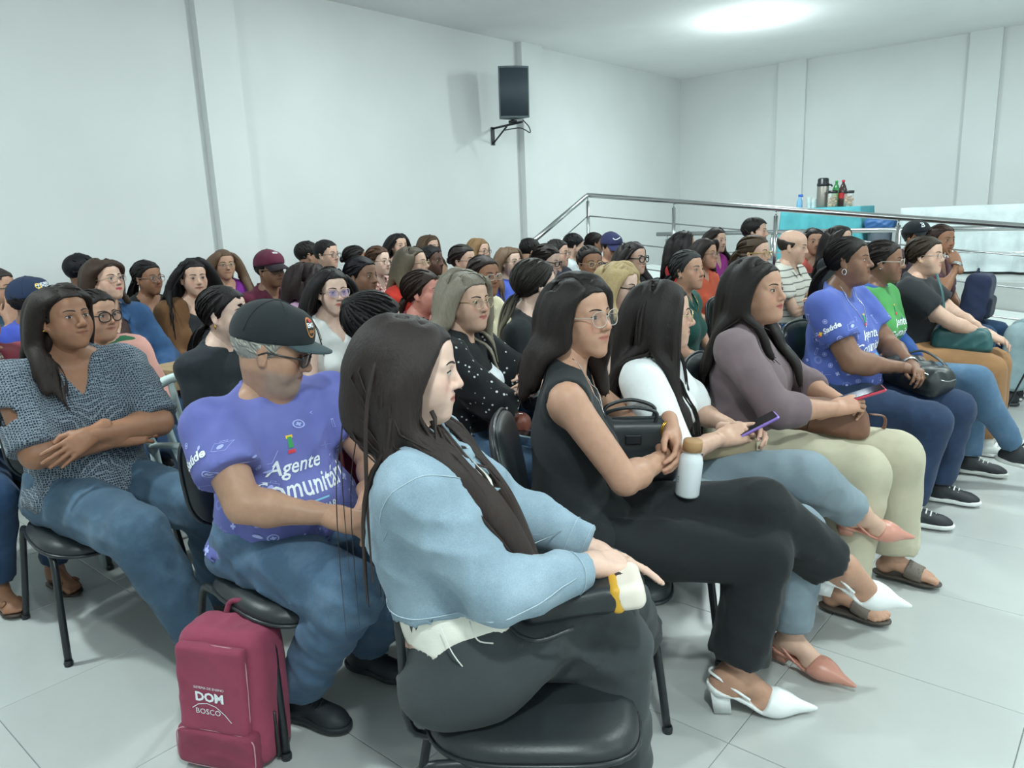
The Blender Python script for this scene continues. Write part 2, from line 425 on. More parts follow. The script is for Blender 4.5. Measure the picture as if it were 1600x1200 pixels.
# ------------------------------------------------------------------ head
def head_prims(fw=1.0, nose=1.0, jaw=1.0, chub=0.0, neck_to=(-.04, 0, -.2), neck_r=.052, lipf=1.0, brow=1.0):
    p = []
    Y = lambda y: y * fw
    p += [ell((-.018, 0, .033), (.098, .077 * fw, .084), .01), ell((.03, 0, .043), (.053, .060 * fw, .05), .03),
          ell((.026, 0, -.03), (.060, (.0545 + chub * .3) * fw, .076), .03)]
    for s in (-1, 1):
        p += [sph((.047, Y(.040) * s, -.026), .028 + chub * .5, .025), sph((.05, Y(.036) * s, -.058), .018 + chub, .03),
              cap((.0, Y(.048) * s, -.046), (.06, Y(.012) * s, -.098 * jaw), .018 + chub * .6, .014, .03)]
    p += [sph((.069, 0, -.099 * jaw), .0175 + chub * .3, .02), ell((.022, 0, -.078), (.05, .042 * fw + chub, .033 + chub), .02), ell((.070, 0, -.063), (.021, .028, .026), .02)]
    nt = np.array(neck_to, float); n0 = np.array([-.022, 0, -.05])
    p += [cap(n0, nt, neck_r * .98, neck_r * 1.06, .035)]
    if chub > .004: p += [ell((.03, 0, -.098), (.045, .04, .02 + chub), .03)]
    for s in (-1, 1):
        p += [cap((.080, .010 * s, .0165), (.066, Y(.047) * s, .0175), .0095 * brow, .008, .014)]
    for s in (-1, 1): p += [ell((.096, Y(.032) * s, -.0005), (.018, .0175, .0105), .012, op=-1)]
    for s in (-1, 1): p += [sph((.0695, Y(.032) * s, -.001), .0152, .004)]
    n = nose
    p += [cap((.084, 0, .010), (.104 + .004 * (n - 1), 0, -.029), .0072, .0098 * n, .012), sph((.1035 + .004 * (n - 1), 0, -.0315), .0098 * n, .006)]
    for s in (-1, 1): p += [sph((.0935, .0125 * s * n, -.0345), .0078 * n, .007)]
    lp = []
    for s in (-1, 1):
        lp += [cap((.0895, .001 * s, -.0560), (.0832, .0225 * s, -.0605), .0058 * lipf, .0024, .004), cap((.0885, .001 * s, -.0675), (.0832, .0215 * s, -.0622), .0066 * lipf, .0024, .004)]
    p += lp
    for s in (-1, 1): p += [cap((.0975, 0, -.0617), (.0845, .025 * s, -.0612), .0019, .0016, .003, -1)]
    for s in (-1, 1):
        Re = rotm((0, 1, 0), -.2) @ rotm((0, 0, 1), .35 * s)
        p += [ell((-.010, Y(.079) * s, -.006), (.0175, .0075, .031), .008, Re), ell((-.004, Y(.088) * s, -.002), (.009, .006, .017), .006, Re, -1), sph((-.004, Y(.078) * s, -.033), .008, .008)]
    return p, lp
SCALP_C = np.array([-.018, 0, .033]); SCALP_R = np.array([.101, .080, .087])
def hairline(x, y, hl=.072):
    """lowest z that carries hair at head-local x"""
    xs = np.array([-.2, -.06, -.02, .0, .012, .03, .055, .075, .2]); zs = np.array([-.075, -.07, -.045, -.01, -.012, .025, hl - .02, hl, hl + .01])
    return np.interp(x, xs, zs)

def head_mesh(mb, hm, Rh, hc, lod, skin, gaze=(0, 0), beard=None, lips=None, brows=True, seed=0, eyes_open=1.0, brow_c=1, hs=1.0):
    """hm: head_prims kwargs. adds head into mb (material slots: 0 skin 1 white 2 iris 3 lash 4 brow)"""
    h = (.0039, .0060, .0084, .009)[lod]
    pr, lp = head_prims(**hm)
    lo, hi = bounds(pr, .012); g = Grid(lo, hi, h); d = g.field(pr, pad=.012)
    V, Q = surf(d, g); V = smooth_mesh(V, Q, 1, .35)
    sk = np.array(skin, f32); C = np.tile(sk, (len(V), 1)); P = (V[:, 0], V[:, 1], V[:, 2])
    lc = np.array(lips if lips is not None else sk * np.array([.80, .55, .55]), f32)
    lipf = hm.get('lipf', 1.0); dl = ev(lp, P); ly = np.clip(1 - (V[:, 1] / .0255) ** 2, 0, 1); lz = V[:, 2] + .0615; lt = np.where(lz > 0, .0088 * ly ** .8 * lipf, .0100 * ly ** .7 * lipf); w = (np.clip((lt - np.abs(lz)) / .0022, 0, 1) * (ly > 0) * (V[:, 0] > .07))[:, None]; wl = np.exp(-(lz / .0018) ** 2) * (ly > 0) * (V[:, 0] > .07); C = C * (1 - .0 * w); C = C * (1 - w) + lc * w; C = C * (1 - .55 * wl[:, None])  # mouth line darkened: shade of the lip crease put into the colour
    # cheeks and nose a little redder; darker under the eye and on the upper lid
    def blob(c, r): return np.exp(-((V - np.array(c)) ** 2).sum(1) / r ** 2)[:, None]
    for s in (-1, 1):
        C = C * (1 - .28 * blob((.068, .038 * s, -.028), .02) * np.array([.1, .8, .8]))
        C = C * (1 - .25 * blob((.083, .030 * s, -.014), .012)); C = C * (1 - .75 * blob((.0985, .0068 * s, -.0425), .0042))  # dark nostril spots paint the shade of openings that are not modelled
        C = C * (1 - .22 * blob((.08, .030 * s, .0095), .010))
    C = C * (1 - .15 * blob((.112, 0, -.03), .015) * np.array([.1, .8, .8]))
    if beard is not None:
        bc, lvl = np.array(beard[0], f32), beard[1]
        jawm = np.clip((-.042 - V[:, 2]) / .012, 0, 1) * np.clip((V[:, 0] + .005) / .02, 0, 1) * np.clip((V[:, 2] + .13) / .02, 0, 1)
        mus = blob((.092, .014, -.049), .011)[:, 0] + blob((.092, -.014, -.049), .011)[:, 0]
        if beard[2] == 'mustache': jawm = np.clip(mus * 1.5, 0, 1)
        w = (np.clip(jawm, 0, 1) * lvl)[:, None] * (1 - np.clip(1 - dl / .0022, 0, 1)[:, None]); C = C * (1 - w) + bc * w
    tf = lambda X: (np.asarray(X, float) * hs) @ Rh.T + hc
    mb.add(tf(V), Q, m=0, c=C)
    fw = hm.get('fw', 1.0)
    if lod <= 2:
        nu, nv = ((18, 9), (12, 6), (8, 4))[lod]
        for s in (-1, 1):
            E = np.array([.0695, .032 * s * fw, -.001]); r = .0158
            u = np.linspace(-1, 1, nu + 1); v = np.linspace(-1, 1, nv + 1); U, W = np.meshgrid(u, v, indexing='ij')
            up = .0050 * eyes_open; dn = .0034 * eyes_open
            env = np.clip(1 - U ** 2, 0, 1) ** .62
            dz = np.where(W > 0, up, dn) * W * env + .0012 * U * s; dy = U * .0140
            x = E[0] + np.sqrt(np.maximum(r * r - dy ** 2 - dz ** 2, 1e-6)) + .0004
            Pv = np.stack([x, E[1] + dy, E[2] + dz], -1)
            i, j = np.meshgrid(np.arange(nu), np.arange(nv), indexing='ij'); a = i * (nv + 1) + j
            q = np.stack([a, a + nv + 1, a + nv + 2, a + 1], -1).reshape(-1, 4)
            cen = Pv.reshape(-1, 3)[q].mean(1); gd = np.hypot(cen[:, 1] - E[1] - gaze[0] * .006, cen[:, 2] - E[2] - gaze[1] * .005 - .0006)
            m = np.where(gd < .0060, 2, 1); m = np.where(gd < .0026, 3, m)
            mb.add(tf(Pv.reshape(-1, 3)), q, m=m, c=sk)
            # lid line
            L = []
            for k in range(nu + 1):
                L.append((Pv[k, -1], Pv[k, -1] + np.array([.0012, .0, .0016 + .0010 * (1 - u[k] ** 2)]), Pv[k, -1] + np.array([-.0012, 0, .0030])))
            L = np.array(L).reshape(-1, 3); q = []
            for k in range(nu): q += [(k * 3, k * 3 + 3, k * 3 + 4, k * 3 + 1), (k * 3 + 1, k * 3 + 4, k * 3 + 5, k * 3 + 2)]
            mb.add(tf(L), q, m=3, c=sk)
            if brows:
                t = np.linspace(0, 1, nu + 1); by = (.011 + t * .040) * s * fw; bz = .0195 + .0075 * np.sin(np.clip(t * 1.25, 0, 1.2) * 2.0) - .004 * t; th = .0034 * (1 - .65 * t) * (.6 + .4 * np.clip(t * 8, 0, 1)) * hm.get('brow', 1.0)
                pts = []
                for kk in (-1, 0, 1):
                    yy = by; zz = bz + kk * th; xx = np.full_like(yy, .11)
                    for _ in range(14):
                        dd = ev(pr, (xx.astype(f32), yy.astype(f32), zz.astype(f32))); xx = xx - np.clip(dd, -.003, .01) * .9
                    pts.append(np.stack([xx + (.0017 if kk == 0 else .0002), yy, zz], -1))
                Pv = np.stack(pts, 1); q = []
                for k in range(nu):
                    for w_ in (0, 1): q.append((k * 3 + w_, k * 3 + 3 + w_, k * 3 + 4 + w_, k * 3 + 1 + w_))
                mb.add(tf(Pv.reshape(-1, 3)), q, m=4, c=sk)
    return pr

# ------------------------------------------------------------------ hands
_HC = {}
def hand_arr(pose, lod):
    """right hand: wrist at origin, fingers +x, back of hand +z, thumb +y"""
    key = (pose, lod)
    if key in _HC: return _HC[key]
    h = (.0041, .0072, .0125, .014)[lod]
    curl = {'flat': (.12, .15, .1), 'relax': (.35, .5, .3), 'grip': (.75, 1.1, .6), 'fist': (1.2, 1.5, .9), 'hold': (.5, .75, .4), 'hook': (.25, 1.0, .6)}[pose]
    p = []; tips = []
    ys = (.029, .0095, -.0095, -.027); ln = (.95, 1.06, 1.0, .80); sp = (.10, .02, -.06, -.16)
    for i in range(4):
        k0 = np.array([.088 - .004 * abs(i - 1) - (.006 if i == 3 else 0), ys[i], .002])
        p.append(cap((.005, ys[i] * .62, 0), k0, .0145, .0115, .014))
        ang = 0; q = k0; r = .0095 if i < 3 else .0082
        for j, (L, c) in enumerate(zip((.044, .027, .021), curl)):
            ang += c * (1 + .08 * i); dv = np.array([math.cos(ang) * math.cos(sp[i]), math.cos(ang) * math.sin(sp[i]), -math.sin(ang)])
            q2 = q + dv * L * ln[i]; p.append(cap(q, q2, r, r * .9, .003)); q = q2; r *= .9
        tips.append(q)
    p.append(ell((.05, .0, -.006), (.045, .036, .013), .015))
    c = curl[0]
    t0 = np.array([.018, .022, -.006]); t1 = np.array([.047, .045, -.016 - .012 * c]); t2 = t1 + np.array([.030, .010 - .018 * c, -.010 - .006 * c]); t3 = t2 + np.array([.024, -.004 - .014 * c, -.006])
    p += [cap(t0, t1, .016, .0125, .015), cap(t1, t2, .0115, .0105, .004), cap(t2, t3, .0102, .0088, .003)]
    tips.append(t3)
    p += [cap((-.06, .006, 0), (.012, .010, 0), .0235, .019, .02), cap((-.06, -.006, 0), (.012, -.010, 0), .0235, .019, .02)]
    lo, hi = bounds(p, .012); g = Grid(lo, hi, h); V, Q = surf(g.field(p, pad=.012), g); V = smooth_mesh(V, Q, 1, .3)
    shade = np.ones(len(V), f32)
    for t in tips: shade = np.minimum(shade, 1 - .0 * np.exp(-((V - t) ** 2).sum(1) / .008 ** 2))
    nail = np.zeros(len(V), f32)
    for t in tips: nail = np.maximum(nail, ((np.linalg.norm(V - (t + np.array([.002, 0, .008])), axis=1)) < .0062).astype(f32))
    _HC[key] = (V, Q, nail); return _HC[key]

# ------------------------------------------------------------------ feet and shoes (ankle at origin, toe +x, sole at z=-.085, right foot: big toe +y)
_FC = {}
def foot_arr(kind, lod):
    key = (kind, lod)
    if key in _FC: return _FC[key]
    h = (.0052, .0085, .014, .020)[lod]
    parts = []
    def go(p, clip=None, hh=h):
        lo, hi = bounds(p, .015); g = Grid(lo, hi, hh); d = g.field(p, pad=.015)
        if clip: d = clip(g.P(), d)
        V, Q = surf(d, g); return smooth_mesh(V, Q, 1, .3), Q
    heel = {'pump': .055, 'block': .055, 'low': .03}.get(kind, 0.0)
    hz = -.085 + heel  # heel bottom height
    tz = -.085
    barefoot = [cap((0, 0, .015), (0, 0, -.01), .037, .036, .02), ell((-.028, 0, hz + .032), (.035, .03, .034), .02), cap((.0, 0, hz + .06), (.11, .004, tz + .028), .036, .026, .02), ell((.105 if not heel else .09, .0, tz + (.024 if not heel else .027)), (.055 if not heel else .05, .043 if not heel else .036, .02), .02)]
    toes = [((.165, .026, tz + .016), .0135), ((.168, .006, tz + .014), .0105), ((.160, -.010, tz + .013), .0095), ((.150, -.024, tz + .012), .009), ((.138, -.035, tz + .011), .0085)]
    for (c, r) in (toes if kind in ('sandal', 'mule') else []): barefoot.append(cap((c[0] - .05, c[1] * .85, c[2] + .008), c, r * 1.05, r, .004))
    if kind in ('sandal', 'pump', 'block', 'low', 'mule'): parts.append(('skin',) + go(barefoot))
    if kind == 'sneaker':
        up = [ell((-.02, 0, -.045), (.045, .036, .045), .02), cap((0, 0, -.01), (0, 0, -.04), .044, .042, .02), cap((.02, 0, -.035), (.13, .004, -.055), .042, .028, .03), ell((.13, .002, -.06), (.062, .043, .028), .03)]
        parts.append(('upper',) + go(up, lambda P, d: np.maximum(d, -.072 - P[2])))
        sole = [ell((-.02, 0, -.07), (.055, .041, .03), .02), ell((.06, 0, -.07), (.09, .040, .03), .03), ell((.13, .002, -.07), (.07, .048, .03), .02)]
        parts.append(('sole',) + go(sole, lambda P, d: np.maximum(np.maximum(d, P[2] + .062), -.088 - P[2])))
        lace = MB()
        for i in range(4):
            x = .05 + i * .02; z = .010 - i * .010
            tube(lace, [(x, -.026, z - .016), (x + .005, 0, z), (x, .026, z - .016)], .0035, 5)
        parts.append(('lace', np.concatenate(lace.V), np.concatenate(lace.Q)))
    if kind in ('sandal', 'mule'):
        sole = [ell((-.02, 0, -.085), (.055, .036, .02), .02), ell((.06, 0, -.085), (.09, .036, .02), .03), ell((.12, .002, -.085), (.068, .047, .02), .02)]
        parts.append(('sole',) + go(sole, lambda P, d: np.maximum(np.maximum(d, P[2] + .080), -.094 - P[2])))
        st = [cap((.05, .05, -.075), (.115, -.03, -.046), .016, .016, .004), cap((.05, -.045, -.075), (.115, .04, -.046), .016, .016, .004)]
        def shell(P, d):
            b = ev(barefoot, np.broadcast_arrays(*P)); return np.maximum(np.maximum(d, b - .006), -(b - .001))
        band = [ell((.085, 0, -.06), (.042, .07, .06), .01)] if kind == 'mule' else st
        parts.append(('upper',) + go(band, shell, min(h, .004)))
    if kind in ('pump', 'block', 'low'):
        shoe = [ell((-.03, 0, hz + .018), (.036, .031, .03), .02), cap((-.03, 0, hz + .008), (.06, 0, tz + .02 + heel * .25), .026, .03, .02), ell((.105, 0, tz + .024), (.06, .042, .03), .02), cap((.12, 0, tz + .02), (.215, -.002, tz + .012), .030, .006, .02)]
        def clip(P, d):
            X, Y, Z = np.broadcast_arrays(*P)
            top = np.where(X > .09, tz + .06, np.interp(X, [-.06, -.02, .03, .09, .12], [hz + .030, hz + .012, hz - .004, tz + .024, tz + .06]))
            d = np.maximum(d, Z - top)
            solez = np.interp(X, [-.06, .0, .08, .1, .25], [hz, hz - .005, tz + .004, tz, tz])
            d = np.maximum(d, solez - Z)
            b = ev(barefoot, (X, Y, Z)) - .003
            return np.maximum(d, -np.maximum(b, -(.16 - X) * 0 - 1))
        def clip2(P, d):
            X, Y, Z = np.broadcast_arrays(*P)
            top = np.interp(X, [-.07, -.03, .02, .075, .10, .25], [hz + .034, hz + .014, hz - .0, tz + .018, tz + .065, tz + .065])
            solez = np.interp(X, [-.06, .0, .08, .1, .25], [hz, hz - .004, tz + .003, tz, tz])
            return np.maximum(np.maximum(d, Z - top), solez - Z)
        infl = [ell((-.03, 0, hz + .03), (.038, .034, .036), .02), cap((-.03, 0, hz + .02), (.06, 0, tz + .03 + heel * .25), .032, .036, .02), ell((.105, 0, tz + .026), (.064, .0465, .036), .02), cap((.12, 0, tz + .024), (.222, -.002, tz + .012), .036, .007, .02)]
        parts.append(('upper',) + go(infl, clip2, min(h, .0045)))
        hb = MB()
        w = .021; A = np.array([[-.060, -w, hz + .008], [-.010, -w, hz + .003], [-.010, w, hz + .003], [-.060, w, hz + .008]]); B_ = np.array([[-.050, -w * .95, tz], [-.004, -w * .95, tz], [-.004, w * .95, tz], [-.050, w * .95, tz]])
        hb.add(np.vstack([A, B_]), [(0, 1, 2, 3), (7, 6, 5, 4), (0, 4, 5, 1), (1, 5, 6, 2), (2, 6, 7, 3), (3, 7, 4, 0)])
        parts.append(('heel', np.concatenate(hb.V), np.concatenate(hb.Q)))
        sb = MB()
        yb = .036
        pts = spline([(.04, yb, hz + .0), (.0, yb + .001, hz + .03), (-.045, .022, hz + .058), (-.062, 0, hz + .062), (-.045, -.022, hz + .058), (.0, -yb - .001, hz + .03), (.04, -yb, hz + .0)], 26)
        tube(sb, pts, .004, 6)
        parts.append(('strap', np.concatenate(sb.V), np.concatenate(sb.Q)))
    _FC[key] = parts; return parts
# ------------------------------------------------------------------ hair
def strands(mb, paths, width, rad_c, colr, colt, rng, taper=.25, flat=.28, m=0):
    S, N, _ = paths.shape
    t = np.zeros_like(paths); t[:, 1:-1] = paths[:, 2:] - paths[:, :-2]; t[:, 0] = paths[:, 1] - paths[:, 0]; t[:, -1] = paths[:, -1] - paths[:, -2]
    t /= np.linalg.norm(t, axis=2, keepdims=True) + 1e-9
    out = paths - rad_c; out = out - t * (out * t).sum(2, keepdims=True); out /= np.linalg.norm(out, axis=2, keepdims=True) + 1e-9
    w = np.cross(t, out)
    s = np.linspace(0, 1, N); prof = np.interp(s, [0, .12, .6, 1], [.55, 1, .9, taper])
    W = (width * prof)[None, :, None] * rng.uniform(.7, 1.3, (S, 1, 1))
    V = np.stack([paths + w * W, paths + out * W * flat, paths - w * W, paths - out * W * flat], 2).reshape(-1, 3)
    i, j, k = np.meshgrid(np.arange(S), np.arange(N - 1), np.arange(4), indexing='ij'); b = (i * N + j) * 4
    Q = np.stack([b + k, b + (k + 1) % 4, b + 4 + (k + 1) % 4, b + 4 + k], -1).reshape(-1, 4)
    cc = np.array(colr)[None, None] * (1 - s[None, :, None] ** 1.5) + np.array(colt)[None, None] * s[None, :, None] ** 1.5
    cc = np.broadcast_to(cc * rng.uniform(.82, 1.18, (S, 1, 1)), (S, N, 3)); cc = np.repeat(cc[:, :, None], 4, 2).reshape(-1, 3)
    mb.add(V, Q, m=m, c=cc)

def hair_mass(mb, paths, h, col, colt, thr=.5, sig=1.6, zsplit=None):
    P = paths.reshape(-1, 3); mid = (.5 * (paths[:, 1:] + paths[:, :-1])).reshape(-1, 3); q3 = (.25 * paths[:, 1:] + .75 * paths[:, :-1]).reshape(-1, 3); q4 = (.75 * paths[:, 1:] + .25 * paths[:, :-1]).reshape(-1, 3)
    P = np.vstack([P, mid, q3, q4]); lo = P.min(0) - h * 6; n = np.ceil((P.max(0) + h * 6 - lo) / h).astype(int) + 1
    D = np.zeros(tuple(n), f32); fi = (P - lo) / h; i0 = fi.astype(int); fr = (fi - i0).astype(f32)
    for o in _OFF:
        wgt = np.prod(np.where(o, fr, 1 - fr), axis=1); np.add.at(D, (i0[:, 0] + o[0], i0[:, 1] + o[1], i0[:, 2] + o[2]), wgt)
    D = np.minimum(D, 2.0)
    r = int(sig * 2.5) + 1; kx = np.exp(-np.arange(-r, r + 1) ** 2 / (2 * sig ** 2)); kx /= kx.sum()
    for ax in range(3):
        E_ = np.zeros_like(D)
        for j, wv in zip(range(-r, r + 1), kx): E_ += wv * np.roll(D, j, ax)
        D = E_
    class g_: pass
    g = g_(); g.lo = lo.astype(f32); g.h = h
    V, Q = surf((thr - D).astype(f32), g)
    if len(V):
        V = smooth_mesh(V, Q, 2, .4); tt = np.clip((paths[:, :, 2].max() - V[:, 2:3]) / (np.ptp(paths[:, :, 2]) + 1e-6), 0, 1) ** 1.6; mb.add(V, Q, c=(col * (1 - tt) + colt * tt) * .9)

def hair_mesh(hs_, Rh, hc, coll, lod, rng, hsz=1.0):
    """hs_: style dict. returns MB in person-local coordinates"""
    mb = MB(); kind = hs_['kind']; colr = np.array(srgb(hs_['c'])); colt = np.array(srgb(hs_.get('c2', hs_['c'])))
    vol = hs_.get('vol', .006); hl = hs_.get('hl', .072); part = hs_.get('part', .0)
    tf = lambda X: (np.asarray(X, float) * hsz) @ Rh.T + hc
    itf = lambda X: ((np.asarray(X, float) - hc) @ Rh) / hsz
    # scalp cap
    h = (.0055, .0075, .011, .013)[lod]
    g = Grid((-.15, -.11, -.10), (.11, .11, .15), h); X, Y, Z = np.broadcast_arrays(*g.P())
    d = _ell((X, Y, Z), SCALP_C, tuple(SCALP_R + np.array([.004, .002, .002]) + vol * (.5 if kind in ('long', 'bob') else .8)), None)
    d = smin(d, _ell((X, Y, Z), (.028, 0, .046), (.060 + vol * .3, .066 + vol * .3, .053 + vol * .5), None), .02)
    hlz = hairline(X, Y, hl) + (np.abs(Y) < .045) * 0
    if hs_.get('recede'): hlz = hlz + np.clip(.05 - np.abs(Y), 0, .05) * hs_['recede'] * (X > -.05)
    d = np.maximum(d, (hlz - Z) * .75)
    if kind == 'bald': d = np.maximum(d, Z - (.045 - .15 * np.clip(X + .06, -.1, .2)))
    k1 = rng.normal(size=3) * 60; d = d - .0018 * np.sin(X * k1[0] + Y * 90 + Z * k1[2]) * np.sin(Y * 55 + Z * 40)
    V, Q = surf(d, g); V = smooth_mesh(V, Q, 1, .3)
    mb.add(tf(V), Q, c=colr * hs_.get('capf', .8))
    if kind == 'bald': return mb
    ns = int(hs_.get('nf', 1.0) * (380, 150, 56, 40)[lod] * (.6 if kind == 'short' else 1)); nst = (15, 9, 7, 6)[lod]
    # roots
    R = []
    while len(R) < ns:
        v = rng.normal(size=3); v /= np.linalg.norm(v); p = SCALP_C + SCALP_R * v
        if p[2] > hairline(p[0], p[1], hl) + (.004 if kind != 'tied' else .014): R.append(p)
    R = np.array(R)
    rc = SCALP_C; nearp = np.clip(np.abs(R[:, 1:2] - part) / .03, .25, 1) * np.clip((.10 - R[:, :1]) / .05, .35, 1); off = 1 + (nearp if kind in ('long', 'bob') else 1) * (vol + rng.uniform(0, 1, (ns, 1)) * (.004 if kind == 'tied' else vol + .006)) / .088
    if kind in ('long', 'bob'):
        L = hs_['len'] * rng.uniform(.86, 1.06, (ns, 1)); ds = L / (nst - 1)
        sgn = np.where(R[:, 1:2] - part > 0, 1., -1.)
        back = np.clip((R[:, :1] + .06) / .14, 0, 1)
        d0 = np.concatenate([-(hs_.get('back', .45)) * back, sgn * np.clip(.25 + R[:, 2:3] * 8, .15, 1) * np.clip((R[:, :1] + .10) / .07, .12, 1) * np.where(R[:, :1] < -.015, rng.uniform(-.6, .7, (ns, 1)), 1), -.35 + .0 * sgn], 1)
        d0 = np.where(R[:, :1] < -.075, np.concatenate([-.5 + 0 * sgn, .06 * sgn, -.9 + 0 * sgn], 1), d0)
        P = (R - rc) * off + rc; P = tf(P); D = d0 @ Rh.T; D /= np.linalg.norm(D, axis=1, keepdims=True)
        paths = [P.copy()]; ph = rng.uniform(0, 6.28, (ns, 1)); wv = hs_.get('wave', .0)
        grav = np.array([0, 0, -1.]); spread = hs_.get('spread', 0.)
        lay = rng.uniform(.004, .004 + .018 * hs_.get('thick', 1), ns)
        gd = hs_.get('guide_abs'); gm = (rng.random(ns) < hs_.get('gfrac', .9)) if gd is not None else None; gl = (R[:, 1] > .02)[:, None]; goff = rng.normal(size=(ns, 3)) * np.array([.018, .022, .01]) if gd is not None else None
        backx = hs_.get('behind', 0.); xs = coll[0][1][0] + hs_.get('xs', .0)
        for i in range(1, nst):
            D = D * .70 + grav * (.30 + .25 * i / nst) + Rh[:, 0] * (-.05 * (i < nst * .4)) - np.array([backx, 0, 0]) * .25
            D /= np.linalg.norm(D, axis=1, keepdims=True); P = P + D * ds
            if wv: P = P + wv * np.concatenate([np.sin(ph + i * 1.15), np.cos(ph * 1.7 + i * 1.0), 0 * ph], 1) * (i / nst)
            q = itf(P); k0 = np.linalg.norm((q - rc) / (SCALP_R + .003), axis=1, keepdims=True)
            q = np.where(k0 < off, rc + (q - rc) * (off / k0), q)
            # keep the face free
            fz = (q[:, 0] > .02) & (q[:, 2] < .075) & (q[:, 2] > -.16)
            lim = hs_.get('facew', .066) + .006 * off[:, 0]; sy = np.where(q[:, 1] - part * .3 >= 0, 1, -1)
            q[:, 1] = np.where(fz & (np.abs(q[:, 1]) < lim), sy * lim, q[:, 1])
            fx = hs_.get('facex', .045); fl = np.interp(q[:, 2], [-.13, .03, .065, .10, .13], [fx, fx, max(fx, .056), .074, .085]); q[:, 0] = np.where(q[:, 2] > -.13, np.minimum(q[:, 0], fl + rng.uniform(-.008, .004, ns)), q[:, 0])
            # jaw and neck volume
            jk = np.linalg.norm((q - np.array([.0, 0, -.06])) / np.array([.07, .066, .09]), axis=1, keepdims=True)
            q = np.where(jk < 1, np.concatenate([q[:, :1], q[:, 1:2] / np.maximum(jk, .4), q[:, 2:]], 1), q)
            P = tf(q)
            if coll is not None and i > nst * .3:
                for _ in range(3):
                    e = .004; a = (P[:, 0].astype(f32), P[:, 1].astype(f32), P[:, 2].astype(f32)); dd = ev(coll, a)
                    gr = np.stack([ev(coll, (a[0] + e, a[1], a[2])) - dd, ev(coll, (a[0], a[1] + e, a[2])) - dd, ev(coll, (a[0], a[1], a[2] + e)) - dd], 1)
                    gr /= np.linalg.norm(gr, axis=1, keepdims=True) + 1e-9
                    sx = np.where(P[:, 0] > xs, 1., -1.); g2 = np.stack([sx * .9, gr[:, 1] * .2, gr[:, 2] * .25], 1); P = P + np.where(gr[:, 2:3] > .45, g2, gr * np.array([1, .5, .5])) * np.clip(lay - dd, 0, .03)[:, None]
            if gd is not None and i > nst * .22:
                sg = (i / (nst - 1) - .22) / .78; g0, g1 = (np.stack([np.interp(sg * (len(q_) - 1), range(len(q_)), q_[:, k_]) for k_ in range(3)]) for q_ in (gd, hs_['guide_abs2'])); tg = np.where(gl, g1, g0) + goff * (1.2 - .55 * sg)
                P = np.where(gm[:, None], P * .62 + tg * .38, P)
            D = (P - paths[-1]); D /= np.linalg.norm(D, axis=1, keepdims=True) + 1e-9
            paths.append(P.copy())
        paths = np.stack(paths, 1)
        hair_mass(mb, paths, (.0075, .0105, .0145, .016)[lod], colr, colt, hs_.get('thr', (.31, .23, .165, .15)[lod]), 1.3)
        strands(mb, paths, hs_.get('w', (.0068, .0098, .016, .018)[lod]), hc, colr, colt, rng, hs_.get('taper', .3))
    elif kind == 'tied':
        G = np.array(hs_.get('gather', (-.112, 0, .0))); t = np.linspace(0, 1, nst)
        paths = R[:, None] * (1 - t[None, :, None]) + G * t[None, :, None]
        k0 = np.linalg.norm((paths - rc) / SCALP_R, axis=2, keepdims=True)
        o2 = off[:, None] * (1 - .0 * t[None, :, None]); paths = np.where(k0 < o2, rc + (paths - rc) * o2 / np.maximum(k0, .15), paths)
        paths = tf(paths.reshape(-1, 3)).reshape(paths.shape)
        strands(mb, paths, hs_.get('w', (.0062, .0092, .014, .016)[lod]), hc, colr, colr, rng, .6, .12)
        if hs_.get('bun'):
            b = hs_['bun']; gb = Grid(G - b * 1.6, G + b * 1.6, h); XX = np.broadcast_arrays(*gb.P()); c = G + np.array([-b * .6, 0, 0])
            db = _ell(XX, c, (b * .85, b, b), None) - .0025 * np.sin((XX[1] - c[1]) * 160 + (XX[2] - c[2]) * 220); V, Q = surf(db, gb); mb.add(tf(V), Q, c=colr)
        if hs_.get('tail'):
            n2 = max(14, ns // 4); L = hs_['tail'] * rng.uniform(.8, 1.05, (n2, 1)); P = tf(G + rng.normal(size=(n2, 3)) * .008); D = np.tile(Rh @ np.array([-.8, 0, .05]), (n2, 1)) + rng.normal(size=(n2, 3)) * .12
            paths = [P]; lay = rng.uniform(.004, .02, n2); side = hs_.get('tailside', 0.)
            for i in range(1, nst):
                D = D * .62 + np.array([0, side * .1, -1.]) * .38; D /= np.linalg.norm(D, axis=1, keepdims=True); P = P + D * L / (nst - 1) + (hs_.get('wave', 0.) * rng.normal(size=(n2, 3)))
                if coll is not None:
                    e = .004; a = tuple(P[:, k].astype(f32) for k in range(3)); dd = ev(coll, a)
                    gr = np.stack([ev(coll, (a[0] + e, a[1], a[2])) - dd, ev(coll, (a[0], a[1] + e, a[2])) - dd, ev(coll, (a[0], a[1], a[2] + e)) - dd], 1); gr /= np.linalg.norm(gr, axis=1, keepdims=True) + 1e-9
                    P = P + gr * np.clip(lay - dd, 0, .04)[:, None]
                paths.append(P)
            strands(mb, np.stack(paths, 1), (.009, .011, .014, .016)[lod], tf(G), colr, colt, rng, .3)
    elif kind == 'short':
        L = hs_.get('len', .035); t = np.linspace(0, 1, 5)
        dirs = np.stack([np.full(ns, hs_.get('fx', .4)), R[:, 1] * 8 + rng.normal(size=ns) * .25, -.5 + rng.normal(size=ns) * .3], 1)
        nn = (R - rc) / SCALP_R ** 2; nn /= np.linalg.norm(nn, axis=1, keepdims=True); dirs -= nn * (dirs * nn).sum(1, keepdims=True); dirs /= np.linalg.norm(dirs, axis=1, keepdims=True)
        paths = R[:, None] + dirs[:, None] * (t * L)[None, :, None]; k0 = np.linalg.norm((paths - rc) / SCALP_R, axis=2, keepdims=True)
